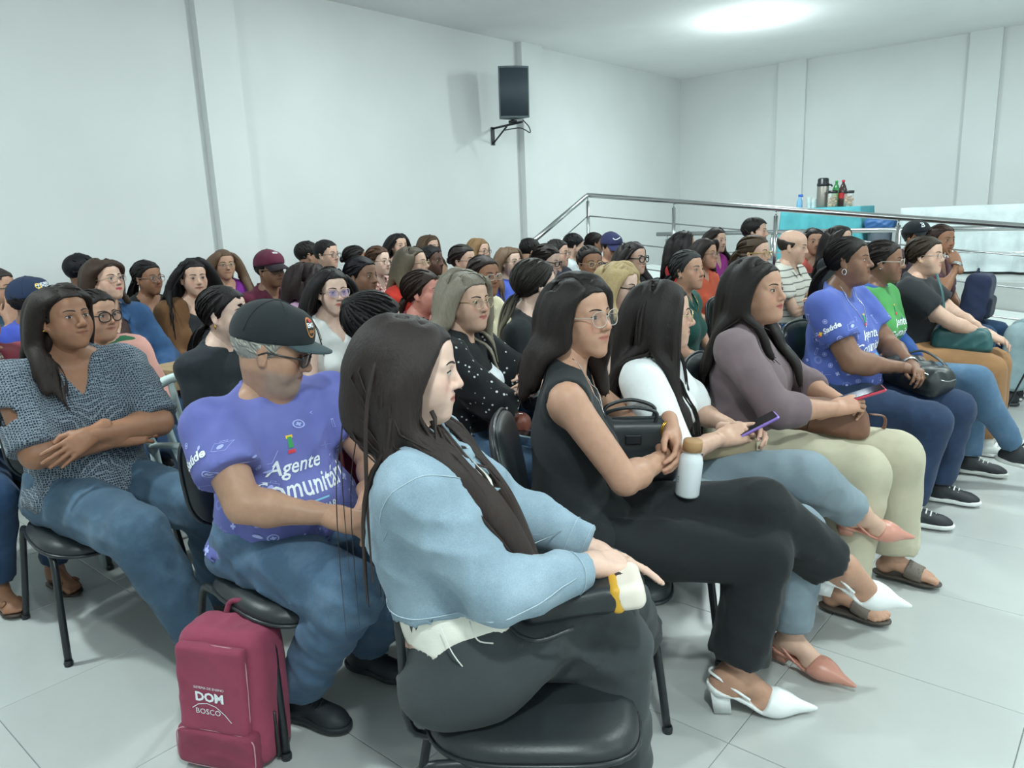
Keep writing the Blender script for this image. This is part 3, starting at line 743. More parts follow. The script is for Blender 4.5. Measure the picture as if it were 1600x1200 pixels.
        paths = rc + (paths - rc) / k0 * (1 + (vol * .9 + .003 * np.sin(t * 3)[None, :, None]) / .09)
        paths[:, :, 2] = np.maximum(paths[:, :, 2], hairline(paths[:, :, 0], paths[:, :, 1], hl) - .004)
        paths = tf(paths.reshape(-1, 3)).reshape(paths.shape)
        strands(mb, paths, (.005, .007, .010, .012)[lod], hc, colr, colr, rng, .4, .4)
    return mb

# ------------------------------------------------------------------ people
def ik(s, w, l1, l2, pole):
    s = np.array(s, float); w = np.array(w, float); d = w - s; D = np.linalg.norm(d)
    if D > (l1 + l2) * .995: w = s + d / D * (l1 + l2) * .995; d = w - s; D = np.linalg.norm(d)
    D = max(D, abs(l1 - l2) + .01)
    a = (l1 * l1 - l2 * l2 + D * D) / (2 * D); h_ = math.sqrt(max(l1 * l1 - a * a, 0)); u = d / np.linalg.norm(d)
    p = np.array(pole, float); p = p - u * (p @ u); p = nrm(p)
    return s + u * a + p * h_, w
def frame3(x, zhint):
    x = nrm(x); z = np.array(zhint, float); z = nrm(z - x * (z @ x)); y = np.cross(z, x); return np.stack([x, y, z], 1)
def RZ(a): return rotm((0, 0, 1), a)

ARM = {  # preset: (wrist, finger dir, back-of-hand normal, pose, elbow pole) for the left side (y>0); mirrored for the right
    'lap': ((.25, .055, .63), (.55, -.8, -.1), (.1, .1, 1), 'relax', (-.4, .8, -.5)),
    'thigh': ((.30, .14, .655), (1, -.15, -.18), (.1, .1, 1), 'relax', (-.5, .7, -.5)),
    'crossL': ((.24, -.085, .80), (.15, -1, .05), (.9, .0, .45), 'relax', (.1, 1, -.6)),
    'crossR': ((.20, -.06, .77), (-.1, -1, -.1), (.9, 0, .4), 'flat', (.1, 1, -.6)),
    'hold': ((.29, .075, .68), (.75, -.62, .12), (-.2, .9, .45), 'hold', (-.3, .9, -.5)),
    'down': ((.12, .25, .60), (.3, 0, -1), (0, 1, .2), 'relax', (-.8, .3, 0)),
}
def arm_preset(name, side):
    w, d, n, p, pole = ARM[name]; m = np.array([1, side, 1])
    return [np.array(w) * m, np.array(d) * m, np.array(n) * m, p, np.array(pole) * m]

STAT = []
def build_person(S):
    t0 = time.time()
    lod = S.get('lod', 2); rng = np.random.default_rng(S.get('seed', 1))
    hz = S['hz']; HS = S.get('hs', 1.0)
    k = np.clip((hz - .53) / .62, .8, 1.22); w = S.get('w', 1.0); fat = S.get('fat', 1.0); belly = S.get('belly', 0.0); bust = S.get('bust', 0.0)
    seat = S.get('seat', .45); yaw = S['yaw']; Ry = RZ(yaw)
    a = S.get('lean', .04); tilt = S.get('tilt', 0.)
    up = nrm([math.sin(a), math.sin(tilt), math.cos(a)]); fw_ = nrm(np.array([1., 0, 0]) - up * up[0]); lat = np.cross(up, fw_)
    tw = S.get('twist', 0.)
    if tw: R_ = rotm(up, tw); fw_ = R_ @ fw_; lat = R_ @ lat
    pel = np.array([0, 0, seat + .08]); sp = lambda u_, f_=0, l_=0: pel + up * u_ * k + fw_ * f_ + lat * l_
    nb = sp(.465); hcn = nb + np.array([.0, 0, 0]) + up * .135 + fw_ * .03
    hoff = S.get('hoff', (0, 0, 0)); hcn = hcn + np.array(hoff)
    dzf = hz - hcn[2]; hcn[2] += dzf * .6; nb = nb + np.array([0, 0, dzf * .4])
    hyaw, hpit, hrol = S['hw'] - yaw, S.get('pitch', 0.), S.get('roll', 0.)  # head yaw relative to body, pitch down positive, roll
    Rh = RZ(hyaw) @ rotm((0, 1, 0), hpit) @ rotm((1, 0, 0), hrol)
    S['x'] = S['hp'][0] - (Ry @ hcn)[0]; S['y'] = S['hp'][1] - (Ry @ hcn)[1]; org = np.array([S['x'], S['y'], 0])
    w2l = lambda p: Ry.T @ (np.array(p, float) - org)
    # ---- joints
    sw = S.get('sw', .162) * w
    shd = {s: sp(.405, -.005, sw * s) + np.array([0, 0, dzf * .3]) for s in (1, -1)}
    hip = {s: np.array([.02, .085 * w * s, seat + .085]) for s in (1, -1)}
    lg = S.get('legs', {}); KN, AN, TO = {}, {}, {}
    for s in (1, -1):
        q = lg.get(s, {}); KN[s] = np.array(q.get('knee', (.45 * S.get('kl', 1), .115 * s, seat + .065)), float); AN[s] = np.array(q.get('ankle', (.46 * S.get('kl', 1) + .01, .12 * s, .09)), float); TO[s] = np.array(q.get('toe', (1, .12 * s, 0)), float)
    for s, q in S.get('wl', {}).items():
        if 'knee' in q: KN[s] = w2l(q['knee'])
        if 'ankle' in q: AN[s] = w2l(q['ankle'])
        if 'toe' in q: TO[s] = Ry.T @ np.array(q['toe'], float)
        if 'fup' in q: lg = dict(lg); lg[s] = {**lg.get(s, {}), 'fup': Ry.T @ np.array(q['fup'], float)}
    al = S.get('al', 1.0); l1, l2 = .262 * k * al, .24 * k * al; AR = {}
    for s in (1, -1):
        sp_ = S.get('arms', {}).get(s, 'lap'); sp_ = arm_preset(sp_, s) if isinstance(sp_, str) else [np.array(x, float) if not isinstance(x, str) else x for x in sp_]
        if s in S.get('wa', {}): q = S['wa'][s]; sp_ = [w2l(q[0]), Ry.T @ np.array(q[1], float), Ry.T @ np.array(q[2], float), q[3], np.array(q[4], float)]
        el, wr = ik(shd[s], sp_[0], l1, l2, sp_[4]); AR[s] = (shd[s], el, wr, sp_[1], sp_[2], sp_[3])
    # ---- primitives
    Rt = np.stack([fw_, lat, up], 1)
    tf_ = S.get('tf', 1.0)
    T = [ell(pel + np.array([-.015, 0, .0]), (.118 * fat, .165 * w, .105), .03), ell(sp(.12, .0 + belly * .55), (.100 * fat * tf_ + belly * .75, .142 * w + belly * .45, .14 * k), .05, Rt),
         ell(sp(.285, .0), (.100 * fat * tf_, .148 * w, .155 * k), .05, Rt), cap(sp(.385, -.005, -sw * .74) + [0, 0, dzf * .3], sp(.385, -.005, sw * .74) + [0, 0, dzf * .3], .066, .066, .04)]
    for s in (1, -1):
        T += [sph(shd[s], .054 * (.6 + .4 * fat), .03), cap(shd[s] * .6 + nb * .4, nb + up * .02 - fw_ * .02, .043, .048, .03), ell(np.array([-.05, .082 * w * s, seat + .055]), (.105, .095 * w, .075), .03)]
        if bust > 0: T += [ell(sp(.265, .075, .072 * w * s), (.062 * bust, .068 * bust, .066 * bust), .035)]
    NK = [cap(nb - up * .03, hcn + Rh @ np.array([-.02, 0, -.06]), S.get('nr', .047) * .95, S.get('nr', .047) * .92, .03)]
    arm_r = S.get('armr', 1.0) * (.75 + .25 * fat)
    A = {}
    for s in (1, -1):
        sh, el, wr = AR[s][:3]; A[s] = [cap(sh, el, .050 * arm_r, .041 * arm_r, .012), cap(el, wr, .041 * arm_r, .0265 * (.6 + .4 * arm_r), .012), ell(el * .72 + wr * .28, (.043 * arm_r,) * 3, .02)]
    th_r = S.get('thr', 1.0) * (.7 + .3 * fat); Lg = {}
    for s in (1, -1):
        Lg[s] = [cap(hip[s], KN[s], .088 * th_r, .058 * th_r, .02), cap(KN[s], AN[s], .054 * th_r, .036, .02), ell(KN[s] * .68 + AN[s] * .32 - np.array([.018, 0, 0]), (.052 * th_r, .05 * th_r, .09), .02)]
    body = T + NK + A[1] + A[-1] + Lg[1] + Lg[-1]
    vb = (.0145, .026, .036, .036)[lod]; vc = (.0110, .0155, .023, .026)[lod]; vt = (.0125, .020, .034, .034)[lod]
    root = empty('person', (S['x'], S['y'], 0), yaw); tag(root, S['label'], 'person')
    mb = MB(); sk = np.array(srgb(S['skin']))
    bare = S.get('bare', False)
    if lod == 0: vb = .012 if bare else .019
    if lod == 1 and bare: vb = .017
    lo, hi = bounds(body, .03); g = Grid(lo, hi, vb); V, Q = surf(g.field(body, pad=vb * 2.2), g); V = smooth_mesh(V, Q, 1, .4); mb.add(V, Q, c=sk)
    hm = dict(S.get('face', {})); hm['neck_to'] = tuple(((nb - up * .03) - hcn) @ Rh / HS); hm['neck_r'] = S.get('nr', .047)
    hpr = head_mesh(mb, hm, Rh, hcn, lod, sk, S.get('gaze', (0, 0)), S.get('beard'), S.get('lips'), True, 0, S.get('eyes', 1.0), hs=HS)
    for s in (1, -1):
        sh, el, wr, hd, hn, pose = AR[s]; Vh, Qh, nail = hand_arr(pose, lod if S.get('hands', True) else 3); Fm = frame3(hd, hn)
        Vh = Vh * np.array([1, s * -1.0, 1]) * S.get('hsz', .96 if S.get('fem', True) else 1.06)
        if s > 0: Qh = Qh[:, ::-1]
        nc = np.array(S.get('nail', sk * 1.08)); Ch = np.where(nail[:, None] > .5, nc, sk * np.array([1, .97, .95])) if lod == 0 else np.tile(sk, (len(Vh), 1))
        mb.add(Vh @ Fm.T + wr, Qh, c=Ch)
    # ---- garments
    def clipped(gr, d, planes):
        for (q, n_) in planes:
            P = gr.P(); n_ = nrm(n_); d = np.maximum(d, (P[0] - q[0]) * n_[0] + (P[1] - q[1]) * n_[1] + (P[2] - q[2]) * n_[2])
        return d
    shoe = S.get('shoe', ('sneaker', '#23262a', '#d8d8d4'))
    objs = {'root': root}
    for G in ([S['bottom']] if S.get('bottom') else []):
        th = G.get('t', .012) + (0 if lod < 2 else .006); r1 = G.get('thigh', .0); r2 = G.get('calf', .0); pr = [T[0], ell(sp(.08, .0 + belly * .4), (.106 * fat + belly * .5, .15 * w + belly * .4, .1), .04, Rt)] + [p for p in T if p[0] == 'e' and abs(p[1][2] - (seat + .055)) < 1e-4]
        allp = pr + Lg[1] + Lg[-1]; lo, hi = bounds(allp, .05 + th); gr = Grid(lo, hi, vt); d = gr.field(pr, infl=th)
        for s in (1, -1):
            e = gr.field([cap(hip[s], KN[s], .088 * th_r + r1 * .4, .060 * th_r + r1, .02)], infl=th); d = smin(d, e, .025)
            sd = AN[s] - KN[s]; cut = KN[s] + sd * G.get('len', .93)
            e = gr.field([cap(KN[s], KN[s] + sd * 1.15, .058 * th_r + r1, .042 * th_r + r2, .02), Lg[s][2]], infl=th); e = clipped(gr, e, [(cut, sd)]); d = smin(d, e, .022)
        P_ = gr.P(); q_ = sp(.16); d = np.maximum(d, np.minimum((P_[0] - q_[0]) * up[0] + (P_[1] - q_[1]) * up[1] + (P_[2] - q_[2]) * up[2], .24 - P_[0]))
        if G.get('wr', 1): d = wrinkle(gr, d, (.0062 if lod < 2 else .005) * G.get('wr', 1), rng, 24, 6)
        V, Q = surf(d, gr); V = smooth_mesh(V, Q, 1, .3); b = MB(); b.add(V, Q); o = b.build(G.get('name', 'trousers'), fabric(*G['mat']), root); objs['bottom'] = o
        if G.get('label'): o['label'] = G['label']
    for gi, G in enumerate(S.get('tops', [])):
        th = G.get('t', .012 + .008 * gi) + (0 if lod < 2 else .004); sl = G.get('sleeve', 'short'); slr = G.get('sr', 0.0)
        lo, hi = bounds(T + A[1] + A[-1], .06 + th); gr = Grid(lo, hi, vc)
        pr = list(T)
        if G.get('tunic'): pr += [ell(pel + np.array([.06, 0, .03]), (.16 * fat, .19 * w, .09), .04)]
        d = gr.field(pr, infl=th)
        d = clipped(gr, d, [(sp(G.get('hem', -.03)), -up)])
        frac = {'none': 0, 'cap': .22, 'short': .62, 'elbow': .95, 'three': 1.45, 'long': 1.92}[sl]
        for s in (1, -1):
            sh, el, wr = AR[s][:3]
            if sl == 'none': continue
            u_end = min(frac, 1.0); pe = sh + (el - sh) * u_end; ra = .050 * arm_r; e = gr.field([cap(sh, pe + (el - sh) * .1 if frac <= 1 else pe, ra + slr * .6, (.041 + .009 * (1 - u_end)) * arm_r + slr * 1.2, .01)], infl=th)
            if frac <= 1: e = clipped(gr, e, [(pe, el - sh)])
            d = smin(d, e, .03)
            if frac > 1:
                f2 = frac - 1; pe = el + (wr - el) * f2; e = gr.field([cap(el, el + (wr - el) * min(1.05, f2 + .1), .041 * arm_r + slr, .030 * arm_r + slr, .01), ell(el * .75 + wr * .25, (.044 * arm_r + slr * .7,) * 3, .02)], infl=th); e = clipped(gr, e, [(pe, wr - el)]); d = smin(d, e, .018)
        P = gr.P(); Xl = (P[0] - nb[0]) * fw_[0] + (P[1] - nb[1]) * fw_[1] + (P[2] - nb[2]) * fw_[2]; Yl = (P[0] - nb[0]) * lat[0] + (P[1] - nb[1]) * lat[1] + (P[2] - nb[2]) * lat[2]; Zl = (P[0] - nb[0]) * up[0] + (P[1] - nb[1]) * up[1] + (P[2] - nb[2]) * up[2]
        nk = G.get('neck', 'crew')
        if nk == 'turtle':
            e = gr.field([cap(nb - up * .03, nb + up * .055 + fw_ * .012, S.get('nr', .047) * 1.15, S.get('nr', .047) * 1.0, .01)], infl=.008); d = smin(d, e, .02); d = np.maximum(d, (Zl - .05 - .1 * Xl))
        elif nk == 'off':
            d = np.maximum(d, Zl + .062 - .0 * Xl)
        else:
            d = np.maximum(d, (Zl - G.get('nz', .018) + .38 * Xl) * .93)
            if nk == 'v': dv = np.maximum(np.abs(Yl) * .85 - (Zl + G.get('vd', .15)) * .45, -(Xl - .0)); d = np.maximum(d, -dv)
            if nk == 'scoop': d = np.maximum(d, -_ell((Xl, Yl, Zl), (.075, 0, -.01), (.10, .085, .085), None))
            if nk == 'collar':
                dv = np.maximum(np.abs(Yl) * .85 - (Zl + G.get('vd', .10)) * .4, -(Xl - .0)); d = np.maximum(d, -dv)
        if sl == 'none':
            for s in (1, -1):
                e = _ell((Xl, Yl - s * (sw + .052), Zl), (0, 0, -.09), (.075, .058, .115), None); d = np.maximum(d, -e)
        if G.get('cold'):  # open shoulder cut-outs
            for s in (1, -1):
                q = AR[s][0] * .55 + AR[s][1] * .45 + lat * s * .03 + fw_ * .01; e = _ell(P, q, (.06, .07, .042), None); d = np.maximum(d, -e)
        if G.get('open'):
            op = G['open']; dv = np.maximum(np.abs(Yl) - (op + .35 * np.clip(-Zl, 0, .5) * G.get('openf', .25)), -(Xl - .01)); d = np.maximum(d, -dv)
        if G.get('wr', 1): d = wrinkle(gr, d, (.0062 if lod < 2 else .005) * G.get('wr', 1), rng, 20, 6)
        V, Q = surf(d, gr); V = smooth_mesh(V, Q, 1, .3)
        b = MB(); b.add(V, Q); o = b.build(G.get('name', 'shirt'), fabric(*G['mat']), root); objs.setdefault('tops', []).append((o, V, Q))
        if G.get('label'): o['label'] = G['label']
        if nk == 'collar' or G.get('collar'):
            cb = MB(); cc = G.get('collar', 1)
            for s in (1, -1):
                pts = spline([nb + up * .035 - fw_ * .062, nb + up * .030 + lat * s * .058 - fw_ * .02, nb + up * .005 + lat * s * .052 + fw_ * .045, nb - up * .055 + lat * s * .03 + fw_ * .085], 12)
                dn = np.array([lat * s * .026 - up * .028 - fw_ * .01, lat * s * .034 - up * .028, lat * s * .035 - up * .03 + fw_ * .012, lat * s * .02 - up * .02 + fw_ * .012])
                ii = np.linspace(0, 3, 12); off = np.stack([np.interp(ii, range(4), dn[:, k_]) for k_ in range(3)], 1) * (1.0 if cc == 1 else cc)
                a_ = pts; bq = pts + off; Vc = np.concatenate([a_, bq + (off * .0), bq + up * -.004, a_ - up * .004]); n_ = 12; Qc = []
                for i in range(n_ - 1):
                    for (x_, y_) in ((0, 1), (1, 2), (2, 3), (3, 0)): Qc.append((x_ * n_ + i, y_ * n_ + i, y_ * n_ + i + 1, x_ * n_ + i + 1))
                cb.add(Vc, Qc)
            cb.build('collar', fabric(*G['mat']), o)
    # ---- shoes / feet
    for s in (1, -1):
        sd = nrm(AN[s] - KN[s]); Fm = frame3(TO[s], lg.get(s, {}).get('fup', (0, 0, 1))); sb = {}
        for part in foot_arr(shoe[0], lod if S.get('feet', lod < 1) else 3):
            nm, Vf, Qf = part; Vf = Vf * np.array([1, -s * 1.0, 1]); Qf = Qf[:, ::-1] if s > 0 else Qf; Vf = Vf * S.get('fs', .97) @ Fm.T + AN[s]
            if nm == 'skin': mb.add(Vf, Qf, c=sk)
            else: sb[nm] = (Vf, Qf)
        so = None
        for nm in ('upper', 'sole', 'lace', 'heel', 'strap'):
            if nm in sb:
                b = MB(); b.add(*sb[nm]); c = shoe[2] if nm in ('sole', 'lace') and len(shoe) > 2 else (shoe[3] if nm == 'heel' and len(shoe) > 3 else shoe[1])
                o = b.build('shoe' if so is None else {'sole': 'sole', 'lace': 'laces', 'heel': 'heel', 'strap': 'strap'}[nm], plain('shoe_' + nm, c, .35 if shoe[0] in ('pump', 'low', 'block') else .6), root if so is None else so)
                if so is None: so = o
    o = mb.build('body', [M_SKIN, M_EYEW, M_IRIS, M_LASH, M_BROW], root, col=True); objs['body'] = o
    # ---- hair
    coll = [p for p in T[2:] if True] + NK
    tops_infl = S.get('hairoff', .022)
    coll = [('c', p[1], p[2], p[3] + tops_infl, p[4] + tops_infl, .03, 1) if p[0] == 'c' else ('e', p[1], tuple(np.array(p[2]) + tops_infl), p[3], None, .03, 1) for p in coll if p[6] > 0]
    for sd_ in (1, -1):
        for p in A[sd_][:1]: coll.append(('c', p[1], p[2], p[3] + tops_infl, p[4] + tops_infl, .02, 1))
    if S.get('hair'):
        if 'guide' in S['hair']: S['hair']['guide_abs'] = np.array([nb + fw_ * q[0] + lat * q[1] + up * q[2] for q in S['hair']['guide']]); S['hair']['guide_abs2'] = np.array([nb + fw_ * q[0] - lat * q[1] + up * q[2] for q in S['hair']['guide']])
        hb = hair_mesh(S['hair'], Rh, hcn, coll, lod, rng, HS); hb.build('hair', M_HAIR, root, col=True)
    J = dict(root=root, Rh=Rh, hc=hcn, hs=HS, AR=AR, KN=KN, AN=AN, nb=nb, up=up, fw=fw_, lat=lat, sp=sp, pel=pel, sh=shd, sw=sw, lod=lod, hpr=hpr, objs=objs, face=hm, S=S)
    for fn in S.get('extra', []): fn(J)
    STAT.append((round(time.time() - t0, 2), S['label']))
    return J
# ------------------------------------------------------------------ things worn
def H(J, p): return (np.asarray(p, float) * J['hs']) @ J['Rh'].T + J['hc']
def glasses(c='#22201f', shape='rect', r=.0014, lens=(.75, .8, .8), la=.05, metal=0., rough=.3, size=1.0, temple=None):
    def fn(J):
        fw = J['face'].get('fw', 1.0); mb = MB(); lb = MB(); n = 20 if J['lod'] < 2 else 12; seg = 6 if J['lod'] < 2 else 4
        r_ = r * (1 if J['lod'] < 1 else 1.15 if J['lod'] < 2 else 1.5)
        pts_in = {}
        for s in (1, -1):
            cy = .0325 * s * fw; cz = -.004; t = np.arange(n) * 2 * PI / n; a, b = {'rect': (.0255, .0180), 'round': (.0225, .0215), 'cat': (.0265, .019), 'big': (.0275, .0235)}[shape]; e = {'rect': .55, 'round': 1, 'cat': .7, 'big': .8}[shape]
            yy = np.sign(np.cos(t)) * np.abs(np.cos(t)) ** e * a * size; zz = np.sign(np.sin(t)) * np.abs(np.sin(t)) ** e * b * size
            if shape == 'cat': zz = zz + .006 * np.clip(yy * s / a, 0, 1)
            y = cy + yy; z = cz + zz; x = .1000 - 2.6 * (np.abs(y)) ** 2 - .0 * z + .004
            P = np.stack([x, y, z], -1); tube(mb, H(J, P), r_, seg, closed=True, caps=False)
            cq = P.mean(0); V = np.vstack([H(J, P), H(J, cq + np.array([.0012, 0, 0]))[None]]); lb.add(V, T=[(i, (i + 1) % n, n) if s > 0 else ((i + 1) % n, i, n) for i in range(n)])
            outer = P[np.argmax(y * s)]; pts_in[s] = P[np.argmin(y * s)]
            tb = MB(); tube(tb, H(J, [outer + np.array([0, 0, .006]), (.06, (abs(outer[1]) + .010) * s, .003), (.0, (.083) * s * fw, .004), (-.02, .083 * s * fw, -.008)]), r_ * 1.1, seg)
            tb.n and mb.add(np.concatenate(tb.V), np.concatenate(tb.Q))
        m = .5 * (pts_in[1] + pts_in[-1]); tube(mb, H(J, spline([pts_in[1] + [0, 0, .004], m + np.array([.003, 0, .008]), pts_in[-1] + [0, 0, .004]], 7)), r_, seg)
        o = mb.build('glasses', plain('glasses_frame', c, rough, metal), J['root'])
        lb.build('lenses', glass_mat('lens_%s_%.2f' % (str(lens), la), lens, la), o)
    return fn
def cap_hat(c='#1c2024', brimc=None, badge=None, back=False, tiltf=.0, under='#2b3136', bl=.075, flatb=False):
    def fn(J):
        g = Grid((-.16, -.12, .0), (.12, .12, .17), .006 if J['lod'] < 2 else .009); X, Y, Z = np.broadcast_arrays(*g.P())
        d = _ell((X, Y, Z), (-.014, 0, .040), (.116, .092, .100), None); d = np.maximum(d, (.028 + .12 * X * (1 if not back else -1)) - Z); d = smin(d, _ell((X, Y, Z), (.05, 0, .06), (.052, .075, .065), None), .02); d = np.maximum(d, (.026 + .14 * X) - Z)
        V, Q = surf(d, g); V = smooth_mesh(V, Q, 2, .4); mb = MB(); mb.add(H(J, V), Q)
        o = mb.build('cap', fabric(c), J['root'])
        seam = MB()
        for ang in (0, PI / 3, -PI / 3):
            P = []
            for t in np.linspace(.08, PI - .08, 18):
                v = np.array([math.cos(t) * math.cos(ang), math.cos(t) * math.sin(ang), math.sin(t)]); p = np.array([-.014, 0, .040]) + v * np.array([.1165, .0925, .1005])
                if p[2] > .03 + .14 * p[0]: P.append(p)
            if len(P) > 2: tube(seam, H(J, P), .0011, 4)
        lathe(seam, [(0.0005, .004), (.006, .003), (.008, 0)], 10, M=np.block([[J['Rh'], H(J, (-.014, 0, .140))[:, None]], [np.zeros((1, 3)), np.ones((1, 1))]]))
        seam.build('seam', fabric(c), o)
        n, mrows = 17, 6; bm = MB(); A = []
        for i in range(n):
            th = -1.25 + 2.5 * i / (n - 1)
            for j in range(mrows):
                u = j / (mrows - 1); ex = bl * math.cos(th * .72) ** .6 if abs(th) < 1.5 else 0
                x = .078 + .022 * math.cos(th) - .0 + u * ex - .075 * (1 - math.cos(th)); y = math.sin(th) * .082 * (1 - .06 * u); z = (.042 - .03 * u if not flatb else .046 - .012 * u) - (.020 if not flatb else .006) * (math.sin(th) ** 2) * (0.5 + .5 * u)
                if back: x = -x - .03
                A.append((x, y, z))
        A = np.array(A); B = A - np.array([0, 0, .004]); V = np.vstack([A, B]); Q = []
        for i in range(n - 1):
            for j in range(mrows - 1):
                a = i * mrows + j; q = (a, a + 1, a + mrows + 1, a + mrows); Q.append(q[::-1]); Q.append(tuple(x + n * mrows for x in q))
        for i in range(n - 1):
            a = i * mrows + mrows - 1; Q.append((a, a + mrows, a + mrows + n * mrows, a + n * mrows))
        bm.add(H(J, V), Q); bm.build('brim', fabric(brimc or c), o)
        if badge: badge(J, o, V)
        J['objs']['cap'] = o
    return fn
def earring(kind='stud', c=M_GOLD, sides=(1, -1)):
    def fn(J):
        fw = J['face'].get('fw', 1.0)
        for s in sides:
            mb = MB(); p = np.array([-.004, .087 * s * fw, -.036])
            if kind == 'stud': lathe(mb, [(.0003, -.004), (.004, -.0028), (.0055, 0), (.004, .0028), (.0003, .004)], 8, M=np.block([[np.eye(3), H(J, p)[:, None]], [np.zeros((1, 3)), np.ones((1, 1))]]))
            elif kind == 'hoop': t = np.arange(18) * 2 * PI / 18; R_ = .014; tube(mb, H(J, np.stack([p[0] + R_ * .75 * np.cos(t), np.full(18, p[1]) + .0015 * np.sin(t), p[2] - R_ + R_ * np.sin(t)], -1)), .0022, 6, closed=True)
            else: tube(mb, H(J, [p, p + [0, 0, -.012], p + [0, 0, -.02]]), [.002, .004, .002], 6)
            mb.build('earring', c, J['root'])
    return fn
def wrist_band(side, c, r=.031, th=.004, n=2, flat=2.2, off=.02, watch=None):
    def fn(J):
        sh, el, wr, hd = J['AR'][side][:4]; ax = nrm(wr - el); ctr = wr - ax * off; Fm = frame3(ax, J['AR'][side][4]); mb = MB(); t = np.arange(22) * 2 * PI / 22
        for i in range(n): tube(mb, ctr + ax * (i * th * 2.2) + (np.stack([0 * t, np.cos(t) * r * 1.12, np.sin(t) * r], -1)) @ Fm.T, th, 6, closed=True)
        o = mb.build('watch' if watch else 'bracelet', c, J['root'])
        if watch:
            b = MB(); M = np.eye(4); M[:3, :3] = Fm; M[:3, 3] = ctr + Fm[:, 2] * (r + .004); box(b, (-.018, -.016, -.005), (.018, .016, .006), bev=.004, M=M); b.build('watch_face', watch, o)
    return fn
def necklace(c, depth=.16, pend=True, r=.0014):
    def fn(J):
        nb, up, fw, lat, sp = J['nb'], J['up'], J['fw'], J['lat'], J['sp']; o, V, Q = J['objs']['tops'][-1]
        bvh = BVHTree.FromPolygons([Vector(v) for v in V], [tuple(q) for q in Q]); body = J['objs']['body'].data; bb = BVHTree.FromPolygons([v.co for v in body.vertices], [tuple(p.vertices) for p in body.polygons])
        pts = []
        for t in np.linspace(-1, 1, 40):
            y = .065 * math.sin(t * PI / 2) * (1 if abs(t) < .99 else 1); z = .03 - depth * (1 - abs(t) ** 1.6); org = nb + up * z + lat * y + fw * .35
            best = None
            for tr in (bvh, bb):
                hit = tr.ray_cast(Vector(org), Vector(-fw))
                if hit[0] is not None and hit[3] < .42 and (best is None or hit[3] < best[0]): best = (hit[3], np.array(hit[0]))
            if best: pts.append(best[1] + fw * .003)
        if len(pts) < 6: return
        mb = MB(); tube(mb, np.array(pts), r, 5); ob = mb.build('necklace', c, J['root'])
        if pend:
            p = pts[len(pts) // 2]; b = MB(); M = np.eye(4); M[:3, :3] = np.stack([fw, lat, up], 1); M[:3, 3] = p - up * .012; box(b, (-.002, -.005, -.012), (.003, .005, .008), bev=.002, M=M); b.build('pendant', c, ob)
    return fn

# ------------------------------------------------------------------ flat print on garments
_TXT = {}
def text_poly(s, shear=0., bold=0.):
    key = (s, shear, bold)
    if key in _TXT: return _TXT[key]
    cu = bpy.data.curves.new('txt', 'FONT'); cu.body = s; cu.size = 1; cu.shear = shear; cu.align_x = 'CENTER'; cu.align_y = 'CENTER'; cu.offset = bold; cu.resolution_u = 2; cu.fill_mode = 'FRONT'
    o = bpy.data.objects.new('txt', cu); COL.objects.link(o); dg = bpy.context.evaluated_depsgraph_get(); me = o.evaluated_get(dg).to_mesh()
    V = np.array([v.co[:2] for v in me.vertices]); me.calc_loop_triangles(); T = np.array([t.vertices for t in me.loop_triangles])
    o.evaluated_get(dg).to_mesh_clear(); bpy.data.objects.remove(o); bpy.data.curves.remove(cu)
    _TXT[key] = (V, T); return V, T
def poly_ring(r0, r1, n=14, sx=1, sy=1):
    t = np.arange(n) * 2 * PI / n; V = np.concatenate([np.stack([np.cos(t) * r0 * sx, np.sin(t) * r0 * sy], -1), np.stack([np.cos(t) * r1 * sx, np.sin(t) * r1 * sy], -1)]); T = []
    for i in range(n): j = (i + 1) % n; T += [(i, n + i, n + j), (i, n + j, j)]
    return V, np.array(T)
def poly_strip(pts, w, closed=False):
    P = np.asarray(pts, float)
    if closed: P = np.vstack([P, P[:1]])
    # subdivide
    Q = [P[0]]
    for a, b in zip(P[:-1], P[1:]):
        n = max(1, int(np.linalg.norm(b - a) / .012)); Q += [a + (b - a) * (i + 1) / n for i in range(n)]
    P = np.array(Q); t = np.gradient(P, axis=0); t /= np.linalg.norm(t, axis=1, keepdims=True) + 1e-9; n_ = np.stack([-t[:, 1], t[:, 0]], -1) * w
    V = np.concatenate([P + n_, P - n_]); N = len(P); T = []
    for i in range(N - 1): T += [(i, i + 1, N + i + 1), (i, N + i + 1, N + i)]
    return V, np.array(T)
def poly_cross(s, w):
    V = np.array([(-s, -w), (s, -w), (s, w), (-s, w), (-w, w), (w, w), (w, s), (-w, s), (-w, -s), (w, -s), (w, -w), (-w, -w)]); return V, np.array([(0, 1, 2), (0, 2, 3), (4, 5, 6), (4, 6, 7), (8, 9, 10), (8, 10, 11)])
def poly_disc(r, n=12, sx=1, sy=1):
    t = np.arange(n) * 2 * PI / n; V = np.vstack([[0, 0], np.stack([np.cos(t) * r * sx, np.sin(t) * r * sy], -1)]); return V, np.array([(0, 1 + i, 1 + (i + 1) % n) for i in range(n)])
def xf(p, dx=0, dy=0, s=1, rot=0):
    V, T = p; c, q = math.cos(rot), math.sin(rot); V = V * s; return np.stack([V[:, 0] * c - V[:, 1] * q + dx, V[:, 0] * q + V[:, 1] * c + dy], -1), T
